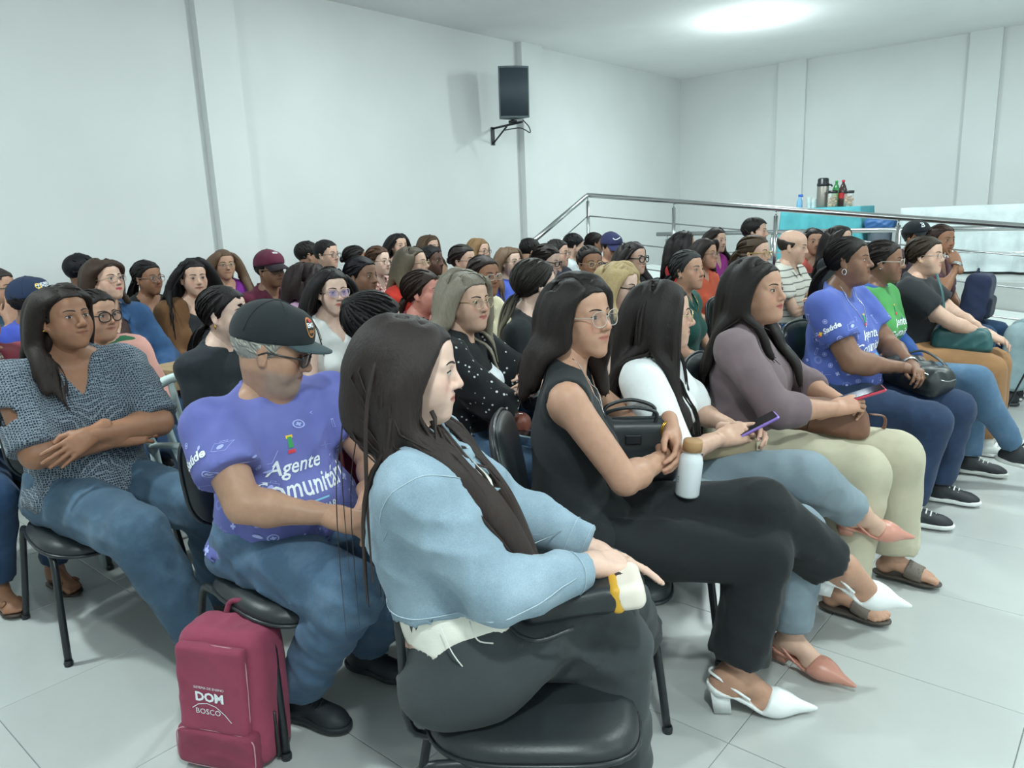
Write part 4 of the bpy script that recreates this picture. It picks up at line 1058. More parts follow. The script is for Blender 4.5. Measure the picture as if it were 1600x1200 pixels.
def project(mb, tree, org, U, W, N, poly, m=0, lift=.0025, maxd=.46):
    V, T = poly; out = []; ok = []
    for (x, y) in V:
        o = org + U * x + W * y + N * .36; h = tree.ray_cast(Vector(o), Vector(-N))
        if h[0] is None or h[3] > maxd: out.append(o); ok.append(False)
        else: out.append(np.array(h[0]) + N * lift); ok.append(True)
    ok = np.array(ok); T = T[ok[T].all(1)]
    # drop triangles stretched over edges
    out = np.array(out)
    if len(T): L = np.max([np.linalg.norm(out[T[:, i]] - out[T[:, (i + 1) % 3]], axis=1) for i in range(3)], 0); L0 = np.max([np.linalg.norm(V[T[:, i]] - V[T[:, (i + 1) % 3]], axis=1) for i in range(3)], 0); T = T[L < L0 * 2.2 + .004]
    if len(T): mb.add(out, T=T, m=m)
def shirt_tree(J, i=-1):
    o, V, Q = J['objs']['tops'][i]; return o, BVHTree.FromPolygons([Vector(v) for v in V], [tuple(q) for q in Q])
M_PRINT = plain('pale_print', '#aab4ec', .8); M_PCYAN = plain('cyan_print', '#8fd3ee', .8); M_PRED = plain('red_print', '#d8434f', .8); M_PYEL = plain('yellow_print', '#f0c63c', .8); M_PGRN = plain('green_print', '#3f9e5d', .8)
def agent_print(lines, white=M_PAINT, pale=M_PRINT, cx=.0, cz=.27, sz=.062, sleeve=True, icons=True, seed=3, last=M_PCYAN, rot=0.0, sideu=True):
    def fn(J):
        o, tree = shirt_tree(J); sp, fw, lat, up = J['sp'], J['fw'], J['lat'], J['up']; mb = MB(); N = fw; U = lat; W = up; org = sp(cz) + lat * cx
        for (txt, dx, dy, s, sh, m) in lines: project(mb, tree, org, U, W, N, xf(text_poly(txt, sh, .012), dx * sz, dy * sz, s * sz, rot), m)
        # little rook emblem
        project(mb, tree, org, U, W, N, xf((np.array([(-.25, -.5), (.25, -.5), (.2, .5), (-.2, .5)]), np.array([(0, 1, 2), (0, 2, 3)])), .0, sz * 1.75, sz * .55), 3)
        project(mb, tree, org, U, W, N, xf((np.array([(-.35, -.3), (.35, -.3), (.35, .0), (-.35, .0)]), np.array([(0, 1, 2), (0, 2, 3)])), .0, sz * 1.38, sz * .6), 2)
        project(mb, tree, org, U, W, N, xf((np.array([(-.3, .0), (.3, .0), (.3, .25), (-.3, .25)]), np.array([(0, 1, 2), (0, 2, 3)])), .0, sz * 1.95, sz * .6), 4)
        rg = random.Random(seed)
        def icon(kind, org, U, W, N, x, y, s, r):
            L = {'badge': [poly_ring(.55, .72), poly_cross(.36, .13)], 'cross': [poly_cross(.6, .2)], 'clip': [poly_strip([(-.8, -1), (.8, -1), (.8, 1), (-.8, 1)], .03 / 1, True), xf(poly_disc(.35, 12, 1.2, .5), 0, 1.0)], 'case': [poly_strip([(-1.1, -.7), (1.1, -.7), (1.1, .7), (-1.1, .7)], .03, True), poly_strip([(-.4, .7), (-.4, 1), (.4, 1), (.4, .7)], .03), poly_disc(.42, 16), ], 'ring': [poly_ring(.6, .66), poly_ring(.85, .9)], 'drop': [poly_disc(.4, 10, .7, 1)], 'pill': [poly_disc(.5, 12, 1.4, .55)], 'tube': [poly_strip([(-.25, -1), (.25, -1), (.25, 1), (-.25, 1)], .04, True), poly_strip([(-.4, 1.2), (.4, 1.2)], .08)], 'wave': [poly_strip([(-2, 0), (-.5, 0), (-.2, .8), (.2, -.8), (.5, 0), (2, 0)], .025)]}[kind]
            for q in L:
                V, T = q; q = (V, T); project(mb, tree, org, U, W, N, xf((V * s, T), x, y, 1, r), 1)
        if icons:
            ks = ['badge', 'cross', 'clip', 'case', 'ring', 'drop', 'pill', 'tube', 'wave', 'badge', 'case', 'cross']
            for side in (0, 1, -1):
                if side == 0: Nn, Uu, oo, rng_x, rng_y = fw, lat, sp(.2), .17, (-.2, .2)
                else: Nn = nrm(lat * side + fw * .35); Uu = np.cross(up, Nn); oo = sp(.24) + lat * side * .05; rng_x, rng_y = .11, (-.22, .16)
                kk = 0
                for gy in np.arange(rng_y[0], rng_y[1], .052):
                    for gx in np.arange(-rng_x, rng_x, .06):
                        x = gx + rg.uniform(-.012, .012) + (.03 if int(gy * 100) % 2 else 0); y = gy + rg.uniform(-.012, .012)
                        if side == 0 and abs(x - cx) < .105 and -.12 < y - (cz - .2) < .13: kk += 1; continue
                        icon(ks[(kk * 5 + side) % len(ks)], oo, Uu, up, Nn, x, y, rg.uniform(.011, .021), rg.uniform(-.35, .35)); kk += 1
        if sleeve:
            for side in (-1,):
                sh, el = J['AR'][side][:2]; Nn = nrm(lat * side + fw * .25); Ww = nrm(sh - el); Uu = nrm(np.cross(Ww, Nn)); Nn = np.cross(Uu, Ww); oo = sh + (el - sh) * .42
                project(mb, tree, oo, Uu, Ww, Nn, xf(text_poly('Sa\u00fade', .15, .03), .006, 0, .036), 0, .003); project(mb, tree, oo, Uu, Ww, Nn, xf(poly_cross(.5, .2), -.052, .002, .022), 4, .003); project(mb, tree, oo, Uu, Ww, Nn, xf(poly_disc(.2, 8), -.062, -.003, .03), 2, .003)
        mb.build('printed_design', [white, pale, M_PRED, M_PGRN, M_PYEL, M_PCYAN], o, smooth=True)['kind'] = 'stuff'
    return fn

def ring_seam(tree, c, ax, r0=.22, n=36, lift=.0015, arc=(0, 2 * PI)):
    F_ = frame3(ax, (0, 0, 1) if abs(nrm(ax)[2]) < .9 else (1, 0, 0)); P = []
    for t in np.linspace(arc[0], arc[1], n, endpoint=False):
        d = F_[:, 1] * math.cos(t) + F_[:, 2] * math.sin(t); h = tree.ray_cast(Vector(c + d * r0), Vector(-d))
        if h[0] is not None and h[3] < r0: P.append(np.array(h[0]) + d * lift)
    return np.array(P)
def jacket_seams(thread='#b4c4cf', threads=True, i=-1):
    def fn(J):
        o, tree = shirt_tree(J, i); m = plain('seam_thread', thread, .8); b = MB()
        for s in (1, -1):
            sh, el, wr = J['AR'][s][:3]; a = el - sh
            for c, ax in ((sh + nrm(a) * .025, nrm(nrm(a) + J['lat'] * s * .9)), (el + (wr - el) * .90, wr - el), (el + (wr - el) * .74, wr - el)):
                P = ring_seam(tree, c, ax, .14)
                if len(P) > 12: tube(b, P, .0009, 4, closed=True)
        P = ring_seam(tree, J['sp'](.17), J['up'], .3, 50); len(P) > 20 and tube(b, P, .0012, 4, closed=True)
        for x in (-.075, .075):
            P = []
            for z in np.linspace(.20, .38, 9):
                h = tree.ray_cast(Vector(J['sp'](z) + J['lat'] * x + J['fw'] * .4), Vector(-J['fw']))
                if h[0] is not None: P.append(np.array(h[0]) + J['fw'] * .002)
            if len(P) > 4: tube(b, np.array(P), .0012, 4)
        b.build('stitching', m, o)['kind'] = 'stuff'
        if threads:
            sp, lat, fw, up = J['sp'], J['lat'], J['fw'], J['up']
            for (f_, l_, L, q) in ((-.10, -.10, .06, .01), (-.02, -.17, .11, .03), (.04, -.17, .05, .01), (-.12, -.02, .05, .0)):
                p = sp(.155) + fw * f_ + lat * l_; b = MB(); tube(b, spline([p, p - up * L * .5 + lat * -.012 + fw * q * .4, p - up * L + fw * q, p - up * (L + .01) + fw * (q + .025)], 10), .0016, 4); b.build('loose_thread', plain('white_thread', '#e3e3dc', .9), o)
    return fn
# ------------------------------------------------------------------ the room
WX, WY, WR, WF = -6.1, 11.45, 5.2, -3.2
def wall_mat(name, c, rough=.7):
    t = NT(name); b = srgb(c); v = t.coord(); n = t.noise(v, 1.3, 4); t.base(t.ramp(n, [(.35, tuple(x * .975 for x in b)), (.65, tuple(min(1, x * 1.02) for x in b))]))
    t.bump(t.noise(v, 90, 3), .05, .004); t.set(Roughness=rough); t.b.inputs['Specular IOR Level'].default_value = .25; return t.m
M_WALL = wall_mat('white_wall_paint', '#dadddd'); M_CEIL = wall_mat('white_ceiling', '#f0f1f1', .85); M_PIL = wall_mat('beige_painted_edge', '#cfcdc6')
M_GROUT = plain('grey_grout', '#7e8583', .9)
def tile_mat():
    t = NT('porcelain_tile'); oi = t.n('ShaderNodeObjectInfo'); v = t.coord(); n = t.noise(v, 2.2, 5, .6); b = srgb('#babdbb')
    c = t.ramp(n, [(.3, tuple(x * .95 for x in b)), (.7, tuple(min(1, x * 1.03) for x in b))]); c = t.mix(.5, c, t.mix(1.0, c, t.ramp(oi.outputs['Random'], [(0, (.95, .95, .95)), (1, (1.03, 1.03, 1.03))]), 'MULTIPLY'))
    t.base(c); t.set(Roughness=.24); t.b.inputs['Specular IOR Level'].default_value = .5; return t.m
M_TILE = tile_mat()
def slab(name, lo, hi, m, kind='structure', parent=None, bev=0):
    b = MB(); box(b, lo, hi, bev=bev); o = b.build(name, m, parent, smooth=False)
    if kind: o['kind'] = kind
    return o
floor = slab('floor', (WX, WF, -.12), (WR, WY, -.003), M_GROUT)
T_ = .64; TX0 = .64 * -4.2454; TY0 = .64 * .83
tb = MB(); box(tb, (.0012, .0012, -.01), (T_ - .0012, T_ - .0012, 0), bev=.0012); tile_me = tb.mesh('tile', M_TILE, smooth=False)
far_tiles = MB()
for i in range(-6, 13):
    for j in range(-7, 18):
        x = TX0 + i * T_; y = TY0 + j * T_
        if x + T_ < WX or x > WR or y + T_ < WF or y > WY: continue
        inside = x > WX and x + T_ < WR and y > WF and y + T_ < WY
        if inside and -4 <= i <= 7 and -3 <= j <= 11:
            o = bpy.data.objects.new('tile', tile_me); o.location = (x, y, 0); link(o, floor)
        else:
            box(far_tiles, (max(x, WX) + .0012, max(y, WF) + .0012, -.01), (min(x + T_, WR) - .0012, min(y + T_, WY) - .0012, 0))
o = far_tiles.build('tile_field', M_TILE, floor, smooth=False); o['kind'] = 'stuff'
slab('ceiling', (WX - .2, WF - .2, CEIL), (WR + .2, WY + .2, CEIL + .15), M_CEIL)
slab('wall_left', (WX - .2, WF - .2, -.12), (WX, WY + .2, CEIL), M_WALL)
slab('wall_back', (WX, WY, -.12), (WR, WY + .2, CEIL), M_WALL)
slab('wall_right', (WR, WF - .2, -.12), (WR + .2, WY + .2, CEIL), M_WALL)
slab('wall_front', (WX, WF - .2, -.12), (WR, WF, CEIL), M_WALL)
def pilaster(n, lo, hi, ax):
    o = slab('trim_%d' % n, lo, hi, M_WALL); return o
pilaster(1, (WX, 3.36, 0), (WX + .085, 3.70, CEIL), 0); pilaster(2, (WX, 7.40, 0), (WX + .085, 7.80, CEIL), 0); pilaster(3, (WX, -.7, 0), (WX + .085, -.35, CEIL), 0)
pilaster(4, (-4.52, WY - .06, 0), (-4.12, WY, CEIL), 1); pilaster(5, (-2.12, WY - .06, 0), (-1.77, WY, CEIL), 1); pilaster(6, (.6, WY - .06, 0), (.95, WY, CEIL), 1)
# platform, ramp and stairs at the back
PZ = .66
M_PLAT = wall_mat('grey_platform_paint', '#c2c8c6')
slab('platform', (WX, 9.0, 0), (WR, WY, PZ), M_TILE)
def ramp_z(x): return .80 - .1045 * (x + 5.18) if x > -5.18 else .80
rb = MB(); x0, x1 = -5.18, 2.47; V = []
for x in (x0, x1):
    for y in (7.42, 8.98): V += [(x, y, 0.0), (x, y, max(ramp_z(x), .002))]
rb.add(V, [(1, 5, 7, 3), (0, 2, 6, 4), (0, 4, 5, 1), (2, 3, 7, 6), (0, 1, 3, 2), (4, 6, 7, 5)]); o = rb.build('ramp', M_PLAT, smooth=False); o['kind'] = 'structure'
slab('landing', (WX, 7.42, 0), (-5.185, 8.98, .80), M_TILE)
st = empty('stairs', (-5.65, 6.9, 0)); st['kind'] = 'structure'
for i in range(4):
    b = MB(); box(b, (-.44, .52 - (i + 1) * .28 + .002, 0), (.44, .52 - i * .28, .80 - (i + 1) * .16), bev=.006); b.build('step', M_TILE, st, smooth=False)
# railings
def railing(name, label, top_pts, posts, bars, group=None):
    r = empty(name, (posts[0][0], posts[0][1], 0)); tag(r, label, 'railing', group); off = np.array([posts[0][0], posts[0][1], 0])
    b = MB(); tube(b, np.array(top_pts) - off, .027, 14); b.build('top_rail', M_STEEL, r)
    for (x, y, z0, z1) in posts:
        b = MB(); tube(b, np.array([(x, y, z0), (x, y, z1 - .07)]) - off, .021, 12); lathe(b, [(.0005, .006), (.02, .004), (.021, 0)], 12, M=np.block([[np.eye(3), (np.array([x, y, z1 - .07]) - off)[:, None]], [np.zeros((1, 3)), np.ones((1, 1))]])); tube(b, np.array([(x, y, z1 - .075), (x, y, z1 - .02)]) - off, .007, 8)
        lathe(b, [(.05, 0), (.05, .006), (.024, .010)], 14, M=np.block([[np.eye(3), (np.array([x, y, z0]) - off)[:, None]], [np.zeros((1, 3)), np.ones((1, 1))]])); b.build('post', M_STEEL, r)
    for pts in bars:
        b = MB(); tube(b, np.array(pts) - off, .0075, 8); b.build('bar', M_STEEL, r)
    return r
YR = 7.5; rz = lambda x: 1.70 - .1045 * (x + 5.18)
xs_ = [-5.18 + 1.115 * i for i in range(7)]
railing('ramp_railing', 'stainless steel ramp railing with sloping handrail and thin bars', [(-5.18, YR - 1.35, 1.08)] + [(-5.18, YR - .05, 1.68), (-5.178, YR, 1.70), (-5.13, YR, 1.695)] + [(x, YR, rz(x)) for x in xs_[1:]] + [(1.75, YR, rz(1.75))],
        [(x, YR, ramp_z(x) - .002, rz(x)) for x in xs_] + [(-5.18, YR - 1.15, 0, 1.17)],
        [[(-5.18, YR, rz(-5.18) - d_), (1.55, YR, rz(1.55) - d_)] for d_ in (.235, .50, .76)] + [[(-5.18, YR, 1.70 - d_), (-5.18, YR - 1.15, 1.17 - d_)] for d_ in (.235, .5, .76)])
railing('platform_railing', 'level steel railing along the platform edge before the cloth-covered tables', [(-5.15, 9.05, 1.19), (.9, 9.05, 1.19)], [(x, 9.05, PZ, 1.19) for x in (-5.0, -3.6, -2.2, -.8, .6)], [[(-5.0, 9.05, .95), (.6, 9.05, .95)]])
# ceiling downlights
M_LAMP = NT('lamp_diffuser'); M_LAMP.b.inputs['Emission Color'].default_value = (.9, 1, 1, 1); M_LAMP.b.inputs['Emission Strength'].default_value = 14; M_LAMP = M_LAMP.m
LD = bpy.data.lights.new('downlight', 'AREA'); LD.shape = 'DISK'; LD.size = .20; LD.energy = LAMP_W; LD.color = LAMP_C
LP = bpy.data.lights.new('ceiling_fill', 'POINT'); LP.shadow_soft_size = .10; LP.energy = FILL_P; LP.color = LAMP_C  # added point fill that brightens the ceiling; hangs below the dome without a fixture
where = ['above the ramp railing', 'above the middle rows of chairs', 'above the chairs by the left wall', 'above the foot of the ramp', 'above the empty floor before the front row', 'above the empty floor beside the front chair', 'near the right wall midway', 'in the corner of the right and front walls']
for (x, y), wh in zip(LAMP_XY, where):
    r = empty('ceiling_downlight', (x, y, CEIL)); tag(r, 'round white dome ceiling light ' + wh, 'ceiling light', 'ceiling downlights')
    b = MB(); lathe(b, [(.125, 0), (.125, -.018), (.112, -.022), (.102, -.016)], 28); b.build('trim_ring', M_WHITE, r)
    b = MB(); lathe(b, [(.102, -.016), (.09, -.03), (.06, -.04), (.0005, -.044)], 28); b.build('diffuser', M_LAMP, r)
    lo = bpy.data.objects.new('lamp_light', LD); lo.location = (0, 0, -.05); link(lo, r)
    lo = bpy.data.objects.new('ceiling_fill_point', LP); lo.location = (0, 0, -.30); link(lo, r)
# loudspeaker
sp_r = empty('loudspeaker', (-5.70, 6.82, 2.54)); sp_r.rotation_euler = (0, .06, math.radians(-38)); tag(sp_r, 'black loudspeaker hung on a wall bracket beside the pilaster', 'loudspeaker')
M_SPK = plain('speaker_black', '#39454d', .6, bump=.3, bscale=300)
b = MB(); h_ = .55; n = 9
prof = [(-.15, -.12), (-.15, .12), (.09, .17)] + [(.09 + .035 * math.sin(t), .17 - .34 * t / PI) for t in np.linspace(.3, PI - .3, n)] + [(.09, -.17)]
N = len(prof); V = [(x, y, z) for z in (0.02, h_) for (x, y) in prof] + [(0, 0, 0.0), (0, 0, h_ + .01)]
b.add(V, [(i, (i + 1) % N, N + (i + 1) % N, N + i)[::-1] for i in range(N)], [(2 * N, i, (i + 1) % N) for i in range(N)] + [(2 * N + 1, N + (i + 1) % N, N + i) for i in range(N)]); b.build('cabinet', plain('speaker_case', '#5a666c', .55), sp_r, smooth=False)
b = MB(); gy = np.linspace(-.155, .155, 9); V = []
for z in (.04, h_ - .02):
    for y in gy: V.append((.092 + .040 * math.cos(y / .155 * 1.35), y, z))
for z in (.04, h_ - .02):
    for y in gy: V.append((.085 + .040 * math.cos(y / .155 * 1.35), y, z))
Q = [(i, i + 1, 10 + i, 9 + i) for i in range(8)] + [(18 + i, 27 + i, 28 + i, 19 + i) for i in range(8)] + [(9 + i, 10 + i, 28 + i, 27 + i) for i in range(8)] + [(i, 18 + i, 19 + i, i + 1) for i in range(8)]
b.add(V, Q); b.build('grille', M_SPK, sp_r)
br = empty('speaker_bracket', (WX, 6.92, 2.45)); tag(br, 'black angled steel bracket under the loudspeaker', 'bracket')
b = MB(); box(b, (0, -.03, -.14), (.012, .03, .06), bev=.003); b.build('wall_plate', M_TUBE, br, smooth=False)
b = MB(); tube(b, [(.01, 0, .045), (.25, -.05, .05), (.55, -.12, .055)], .013, 6); b.build('arm', M_TUBE, br)
b = MB(); tube(b, [(.01, 0, -.12), (.27, -.055, .04)], .010, 6); b.build('brace', M_TUBE, br)
b = MB(); tube(b, [(.40, -.10, .058), (.40, -.10, .085)], .05, 12); b.build('mount_plate', M_TUBE, br)
cb = MB(); tube(cb, spline([(-5.64, 6.92, 2.545), (-5.61, 6.99, 2.47), (-5.62, 7.02, 2.41), (-5.65, 6.97, 2.44), (-5.68, 6.90, 2.46), (-5.80, 6.78, 2.44)], 30), .006, 6); o = cb.build('speaker_cable', M_TUBE); tag(o, 'short looped black cable hanging under the loudspeaker', 'cable')

# ------------------------------------------------------------------ chairs
def superell(a, b_, n=40, e=.55):
    t = np.arange(n) * 2 * PI / n; return np.stack([np.sign(np.cos(t)) * np.abs(np.cos(t)) ** e * a, np.sign(np.sin(t)) * np.abs(np.sin(t)) ** e * b_], -1)
def chair_parts():
    R = []
    n = 40; ol = superell(.235, .235, n, .62); ol[:, 1] *= 1 + .06 * (ol[:, 0:1] / .235)[:, 0]
    rings = [(0.001, .388), (.6, .388), (.93, .392), (1.0, .410), (1.0, .425), (.97, .440), (.86, .450), (.5, .447), (.001, .445)]
    V = []; Q = []
    for (s_, z) in rings:
        for (x, y) in ol: V.append((x * s_ + .08, y * s_, z - .028 * max(0, (x * s_) / .235) ** 3))
    for i in range(len(rings) - 1):
        for j in range(n): Q.append((i * n + j, i * n + (j + 1) % n, (i + 1) * n + (j + 1) % n, (i + 1) * n + j))
    b = MB(); b.add(V, Q); R.append(('seat', b.mesh('seat', M_BLACK)))
    b = MB(); tube(b, [(x * 1.005 + .08, y * 1.005, .411 - .028 * max(0, x / .235) ** 3) for (x, y) in ol], .0065, 6, closed=True); R.append(('seat_trim', b.mesh('seat_trim', M_TUBE)))
    ol = superell(.215, .165, n, .6); rings = [(.001, -.026), (.8, -.026), (.97, -.02), (1, -.004), (.97, .014), (.8, .024), (.001, .028)]; V = []; Q = []
    def bp(y, z, d): return (-.175 + .55 * y * y * .6 + d - .16 * z, y, .735 + z)
    for (s_, d) in rings:
        for (y, z) in ol: V.append(bp(y * s_, z * s_, d))
    for i in range(len(rings) - 1):
        for j in range(n): Q.append((i * n + j, i * n + (j + 1) % n, (i + 1) * n + (j + 1) % n, (i + 1) * n + j))
    b = MB(); b.add(V, Q); R.append(('backrest', b.mesh('backrest', M_BLACK)))
    b = MB(); tube(b, [bp(y * 1.01, z * 1.01, -.004) for (y, z) in ol], .0065, 6, closed=True); R.append(('backrest_trim', b.mesh('backrest_trim', M_TUBE)))
    for s in (1, -1):
        b = MB(); tube(b, spline([(.08, s * .205, .392), (.19, s * .21, .388), (.235, s * .213, .36), (.262, s * .225, .20), (.285, s * .235, .005)], 14), .0125, 10); R.append(('leg', b.mesh('leg', M_TUBE)))
        b = MB(); tube(b, spline([(.08, s * .205, .392), (-.10, s * .205, .400), (-.152, s * .207, .375), (-.185, s * .22, .20), (-.225, s * .235, .005)], 14), .0125, 10); R.append(('leg', b.mesh('leg', M_TUBE)))
        b = MB(); tube(b, spline([(.02, s * .09, .385), (-.14, s * .09, .385), (-.195, s * .088, .42), (-.198, s * .085, .60), (-.205, s * .08, .72)], 14), .010, 8, flat=1.0); R.append(('back_support', b.mesh('back_support', M_TUBE)))
        for (fx, fy) in ((.285, s * .235), (-.225, s * .235)):
            b = MB(); lathe(b, [(.0005, 0), (.015, 0), (.016, .012), (.013, .022)], 10, M=np.block([[np.eye(3), np.array([[fx], [fy], [0]])], [np.zeros((1, 3)), np.ones((1, 1))]])); R.append(('foot_cap', b.mesh('foot_cap', M_TUBE)))
    return R
CH = chair_parts()
def chair(x, y, yaw, label):
    r = empty('padded_chair', (x, y, 0), yaw); tag(r, label, 'chair', 'black padded audience chairs')
    for nm, me in CH: link(bpy.data.objects.new(nm, me), r)
    return r
def mono_parts():
    R = []; P_ = plain('white_chair_plastic', '#cfe0e0', .35)
    b = MB(); V = []; Q = []; n = 9
    for j, y in enumerate(np.linspace(-.22, .22, n)):
        for i, x in enumerate(np.linspace(-.14, .28, n)):
            z = .44 - .02 * math.cos(y / .22 * 1.3) - .025 * max(0, (x - .15) / .13) ** 2; V.append((x, y, z))
    k = len(V); V += [(x, y, z - .012) for (x, y, z) in V]
    for j in range(n - 1):
        for i in range(n - 1): a = j * n + i; Q += [(a, a + 1, a + n + 1, a + n), (k + a, k + a + n, k + a + n + 1, k + a + 1)]
    for i in range(n - 1): Q += [(i, k + i, k + i + 1, i + 1), ((n - 1) * n + i, (n - 1) * n + i + 1, k + (n - 1) * n + i + 1, k + (n - 1) * n + i)]
    for j in range(n - 1): Q += [(j * n, (j + 1) * n, k + (j + 1) * n, k + j * n), (j * n + n - 1, k + j * n + n - 1, k + (j + 1) * n + n - 1, (j + 1) * n + n - 1)]
    b.add(V, Q); R.append(('seat', b.mesh('seat', P_)))
    t = np.linspace(-1, 1, 25); P = np.stack([-.19 - .09 * (1 - t ** 2) ** .5 * .9 + .02 * t ** 2, .255 * np.sin(t * PI / 2), .60 + .26 * (1 - np.abs(t) ** 2.6)], -1)
    b = MB(); tube(b, P, .021, 8, flat=1.25); R.append(('back_rim', b.mesh('back_rim', P_)))
    for y in (-.14, -.07, 0, .07, .14):
        zt = .60 + .26 * (1 - (math.asin(abs(y) / .255) * 2 / PI) ** 2.6); b = MB(); tube(b, spline([(-.13, y, .43), (-.21, y, .62), (-.265 + .3 * y * y, y, zt)], 8), .018, 8, flat=.35); R.append(('back_slat', b.mesh('back_slat', P_)))
    for s in (1, -1):
        b = MB(); tube(b, spline([(-.17, s * .255, .62), (.0, s * .275, .645), (.2, s * .27, .64), (.255, s * .262, .60)], 12), .024, 8, flat=.5); R.append(('armrest', b.mesh('armrest', P_)))
        b = MB(); tube(b, [(.25, s * .262, .615), (.265, s * .25, .42), (.30, s * .265, .0)], [.02, .03, .024], 8, flat=.7); R.append(('leg', b.mesh('leg', P_)))
        b = MB(); tube(b, [(-.18, s * .25, .615), (-.19, s * .235, .42), (-.26, s * .25, .0)], [.02, .03, .024], 8, flat=.7); R.append(('leg', b.mesh('leg', P_)))
    return R
MC = mono_parts()
def mono_chair(x, y, yaw, label):
    r = empty('plastic_chair', (x, y, 0), yaw); tag(r, label, 'chair', 'white plastic chairs')
    for nm, me in MC: link(bpy.data.objects.new(nm, me), r)
    return r
# ------------------------------------------------------------------ the audience
SK = dict(fair='#d8b9aa', light='#cba794', tan='#b88f79', olive='#ae8872', brown='#956c55', dark='#82604e', deep='#5b4238')
DEN = ('#3c5f86', 'denim', '#6f95b8'); DDEN = ('#27405f', 'denim', '#3f5f86'); BLK = ('#26292c',); CHAR = ('#33373a',)
def H_(kind, c, **k): return dict(kind=kind, c=c, **k)
BH = '#1d1817'; DB = '#2c2220'; BR = '#4a3728'
ALL = []
def PP(label, short, hp, hz, hw, skin='tan', yaw=None, lod=2, tops=None, bottom=None, hair=None, seat_kind='pad', cyaw=None, **k):
    yaw = (max(-.5, min(.5, hw * .35)) if yaw is None else yaw)
    if -.637 * hp[0] + .740 * hp[1] > 4.3: lod = 2   # far from the front rows: coarser mesh
    S = dict(label=label, hp=hp, hz=hz, hw=hw, yaw=yaw, lod=lod, skin=SK.get(skin, skin), tops=tops or [dict(mat=BLK, sleeve='short')], bottom=bottom or dict(mat=DDEN), hair=hair, seed=len(ALL) + 7, **k)
    S.setdefault('hs', .95 if k.get('fem', True) else 1.0); S.setdefault('bust', .85 if k.get('fem', True) else 0.)
    if not k.get('fem', True): S.setdefault('nr', .056); S.setdefault('w', 1.1)
    J = build_person(S); ALL.append(J)
    cf = k.get('cfwd', 0.); 
    if seat_kind == 'pad': chair(S['x'] + cf * math.cos(yaw), S['y'] + cf * math.sin(yaw), yaw if cyaw is None else cyaw, 'black padded chair under the ' + short); 
    if 'cw' in k:
        for ch in bpy.data.objects:
            if ch.parent is not None and ch.parent.get('label') == 'black padded chair under the ' + short and ch.name.startswith('backrest'): ch.scale[1] = k['cw']
    if seat_kind == 'mono': mono_chair(S['x'], S['y'], yaw if cyaw is None else cyaw, 'white plastic chair under the ' + short)
    return J
AG = [('Agente', .0, .55, 1.0, .45, 0), ('Comunit\u00e1rio', .1, -.42, 1.05, .45, 0), ('DE SA\u00daDE', .45, -1.25, .72, .1, 5)]
AG2 = [('Agente', .0, .55, 1.0, .45, 0), ('Comunit\u00e1ri', .1, -.42, 1.1, .45, 0), ('SUMAR', .6, -1.5, .5, .1, 0), ('\u2014\u2014', .1, -1.0, .9, .1, 5)]
def cap_text(txts, c, box_c=None):
    def fn(J, o, V):
        me = o.data; tree = BVHTree.FromPolygons([v.co for v in me.vertices], [tuple(p.vertices) for p in me.polygons]); Rh = J['Rh']; mb = MB()
        for (shape, ang, dz, s, m) in txts:
            N = Rh @ np.array([math.cos(ang), math.sin(ang), .25]); N = nrm(N); W = nrm(Rh @ np.array([0, 0, 1]) - N * (Rh[:, 2] @ N)); U = np.cross(W, N); org = J['hc'] + Rh @ np.array([-.014, 0, .072 + dz]) * J['hs']
            project(mb, tree, org, U, W, N, xf(shape, 0, 0, s), m, .0018)
        mb.build('badge', c, o)
    return fn

# ---- front row
J19 = PP('person in pale blue denim jacket and charcoal trousers with legs crossed', 'person in the pale denim jacket', (-1.170, 1.046), 1.205, 0.754, 'fair', yaw=.72, lod=0, pitch=.08, lean=-.19, al=.94, cfwd=.05, cw=.58, fat=1.08, tf=1.3, face=dict(fw=.95, jaw=1.0, nose=.95), hs=.93, gaze=(.2, -.3), lips=srgb('#b4726a'), w=1.07, bust=.8, nr=.044, sw=.150,
   tops=[dict(mat=('#e9e6dc',), sleeve='none', neck='crew', hem=.085, t=.006, name='top'), dict(mat=('#8ca2b2', 'denim', '#a8bbca'), sleeve='long', neck='crew', nz=.03, hem=.15, t=.017, sr=.006, wr=1.6, open=.03, openf=.25, collar=1.3, name='denim_jacket')],
   bottom=dict(mat=('#3a3f42',), len=1.0, thigh=.012, calf=.030, t=.013, wr=1.3), shoe=('sneaker', '#26282a', '#26282a'),
   hair=H_('long', '#2b2322', c2='#40342f', len=.58, part=.0, vol=.001, thick=.5, xs=-.06, facex=.035, back=.6, gfrac=.985, nf=1.3, w=.005, guide=[(-.03, -.075, .06), (.04, -.10, -.03), (.10, -.09, -.14), (.15, -.06, -.26), (.17, -.03, -.36)]),
   wl={-1: dict(knee=(-.955, 1.43, .61), ankle=(-1.06, 1.72, .30), toe=(.35, .45, -.8), fup=(.6, .3, .6)), 1: dict(knee=(-.89, 1.36, .50), ankle=(-.86, 1.32, .09), toe=(.8, .5, 0))},
   arms={-1: ((.27, -.03, .745), (.85, .45, -.2), (.1, -.3, 1), 'relax', (-.6, -.7, -.5)), 1: ((.30, .14, .70), (.9, -.1, -.35), (.2, .3, 1), 'flat', (-.5, .8, -.4))}, extra=[jacket_seams()])
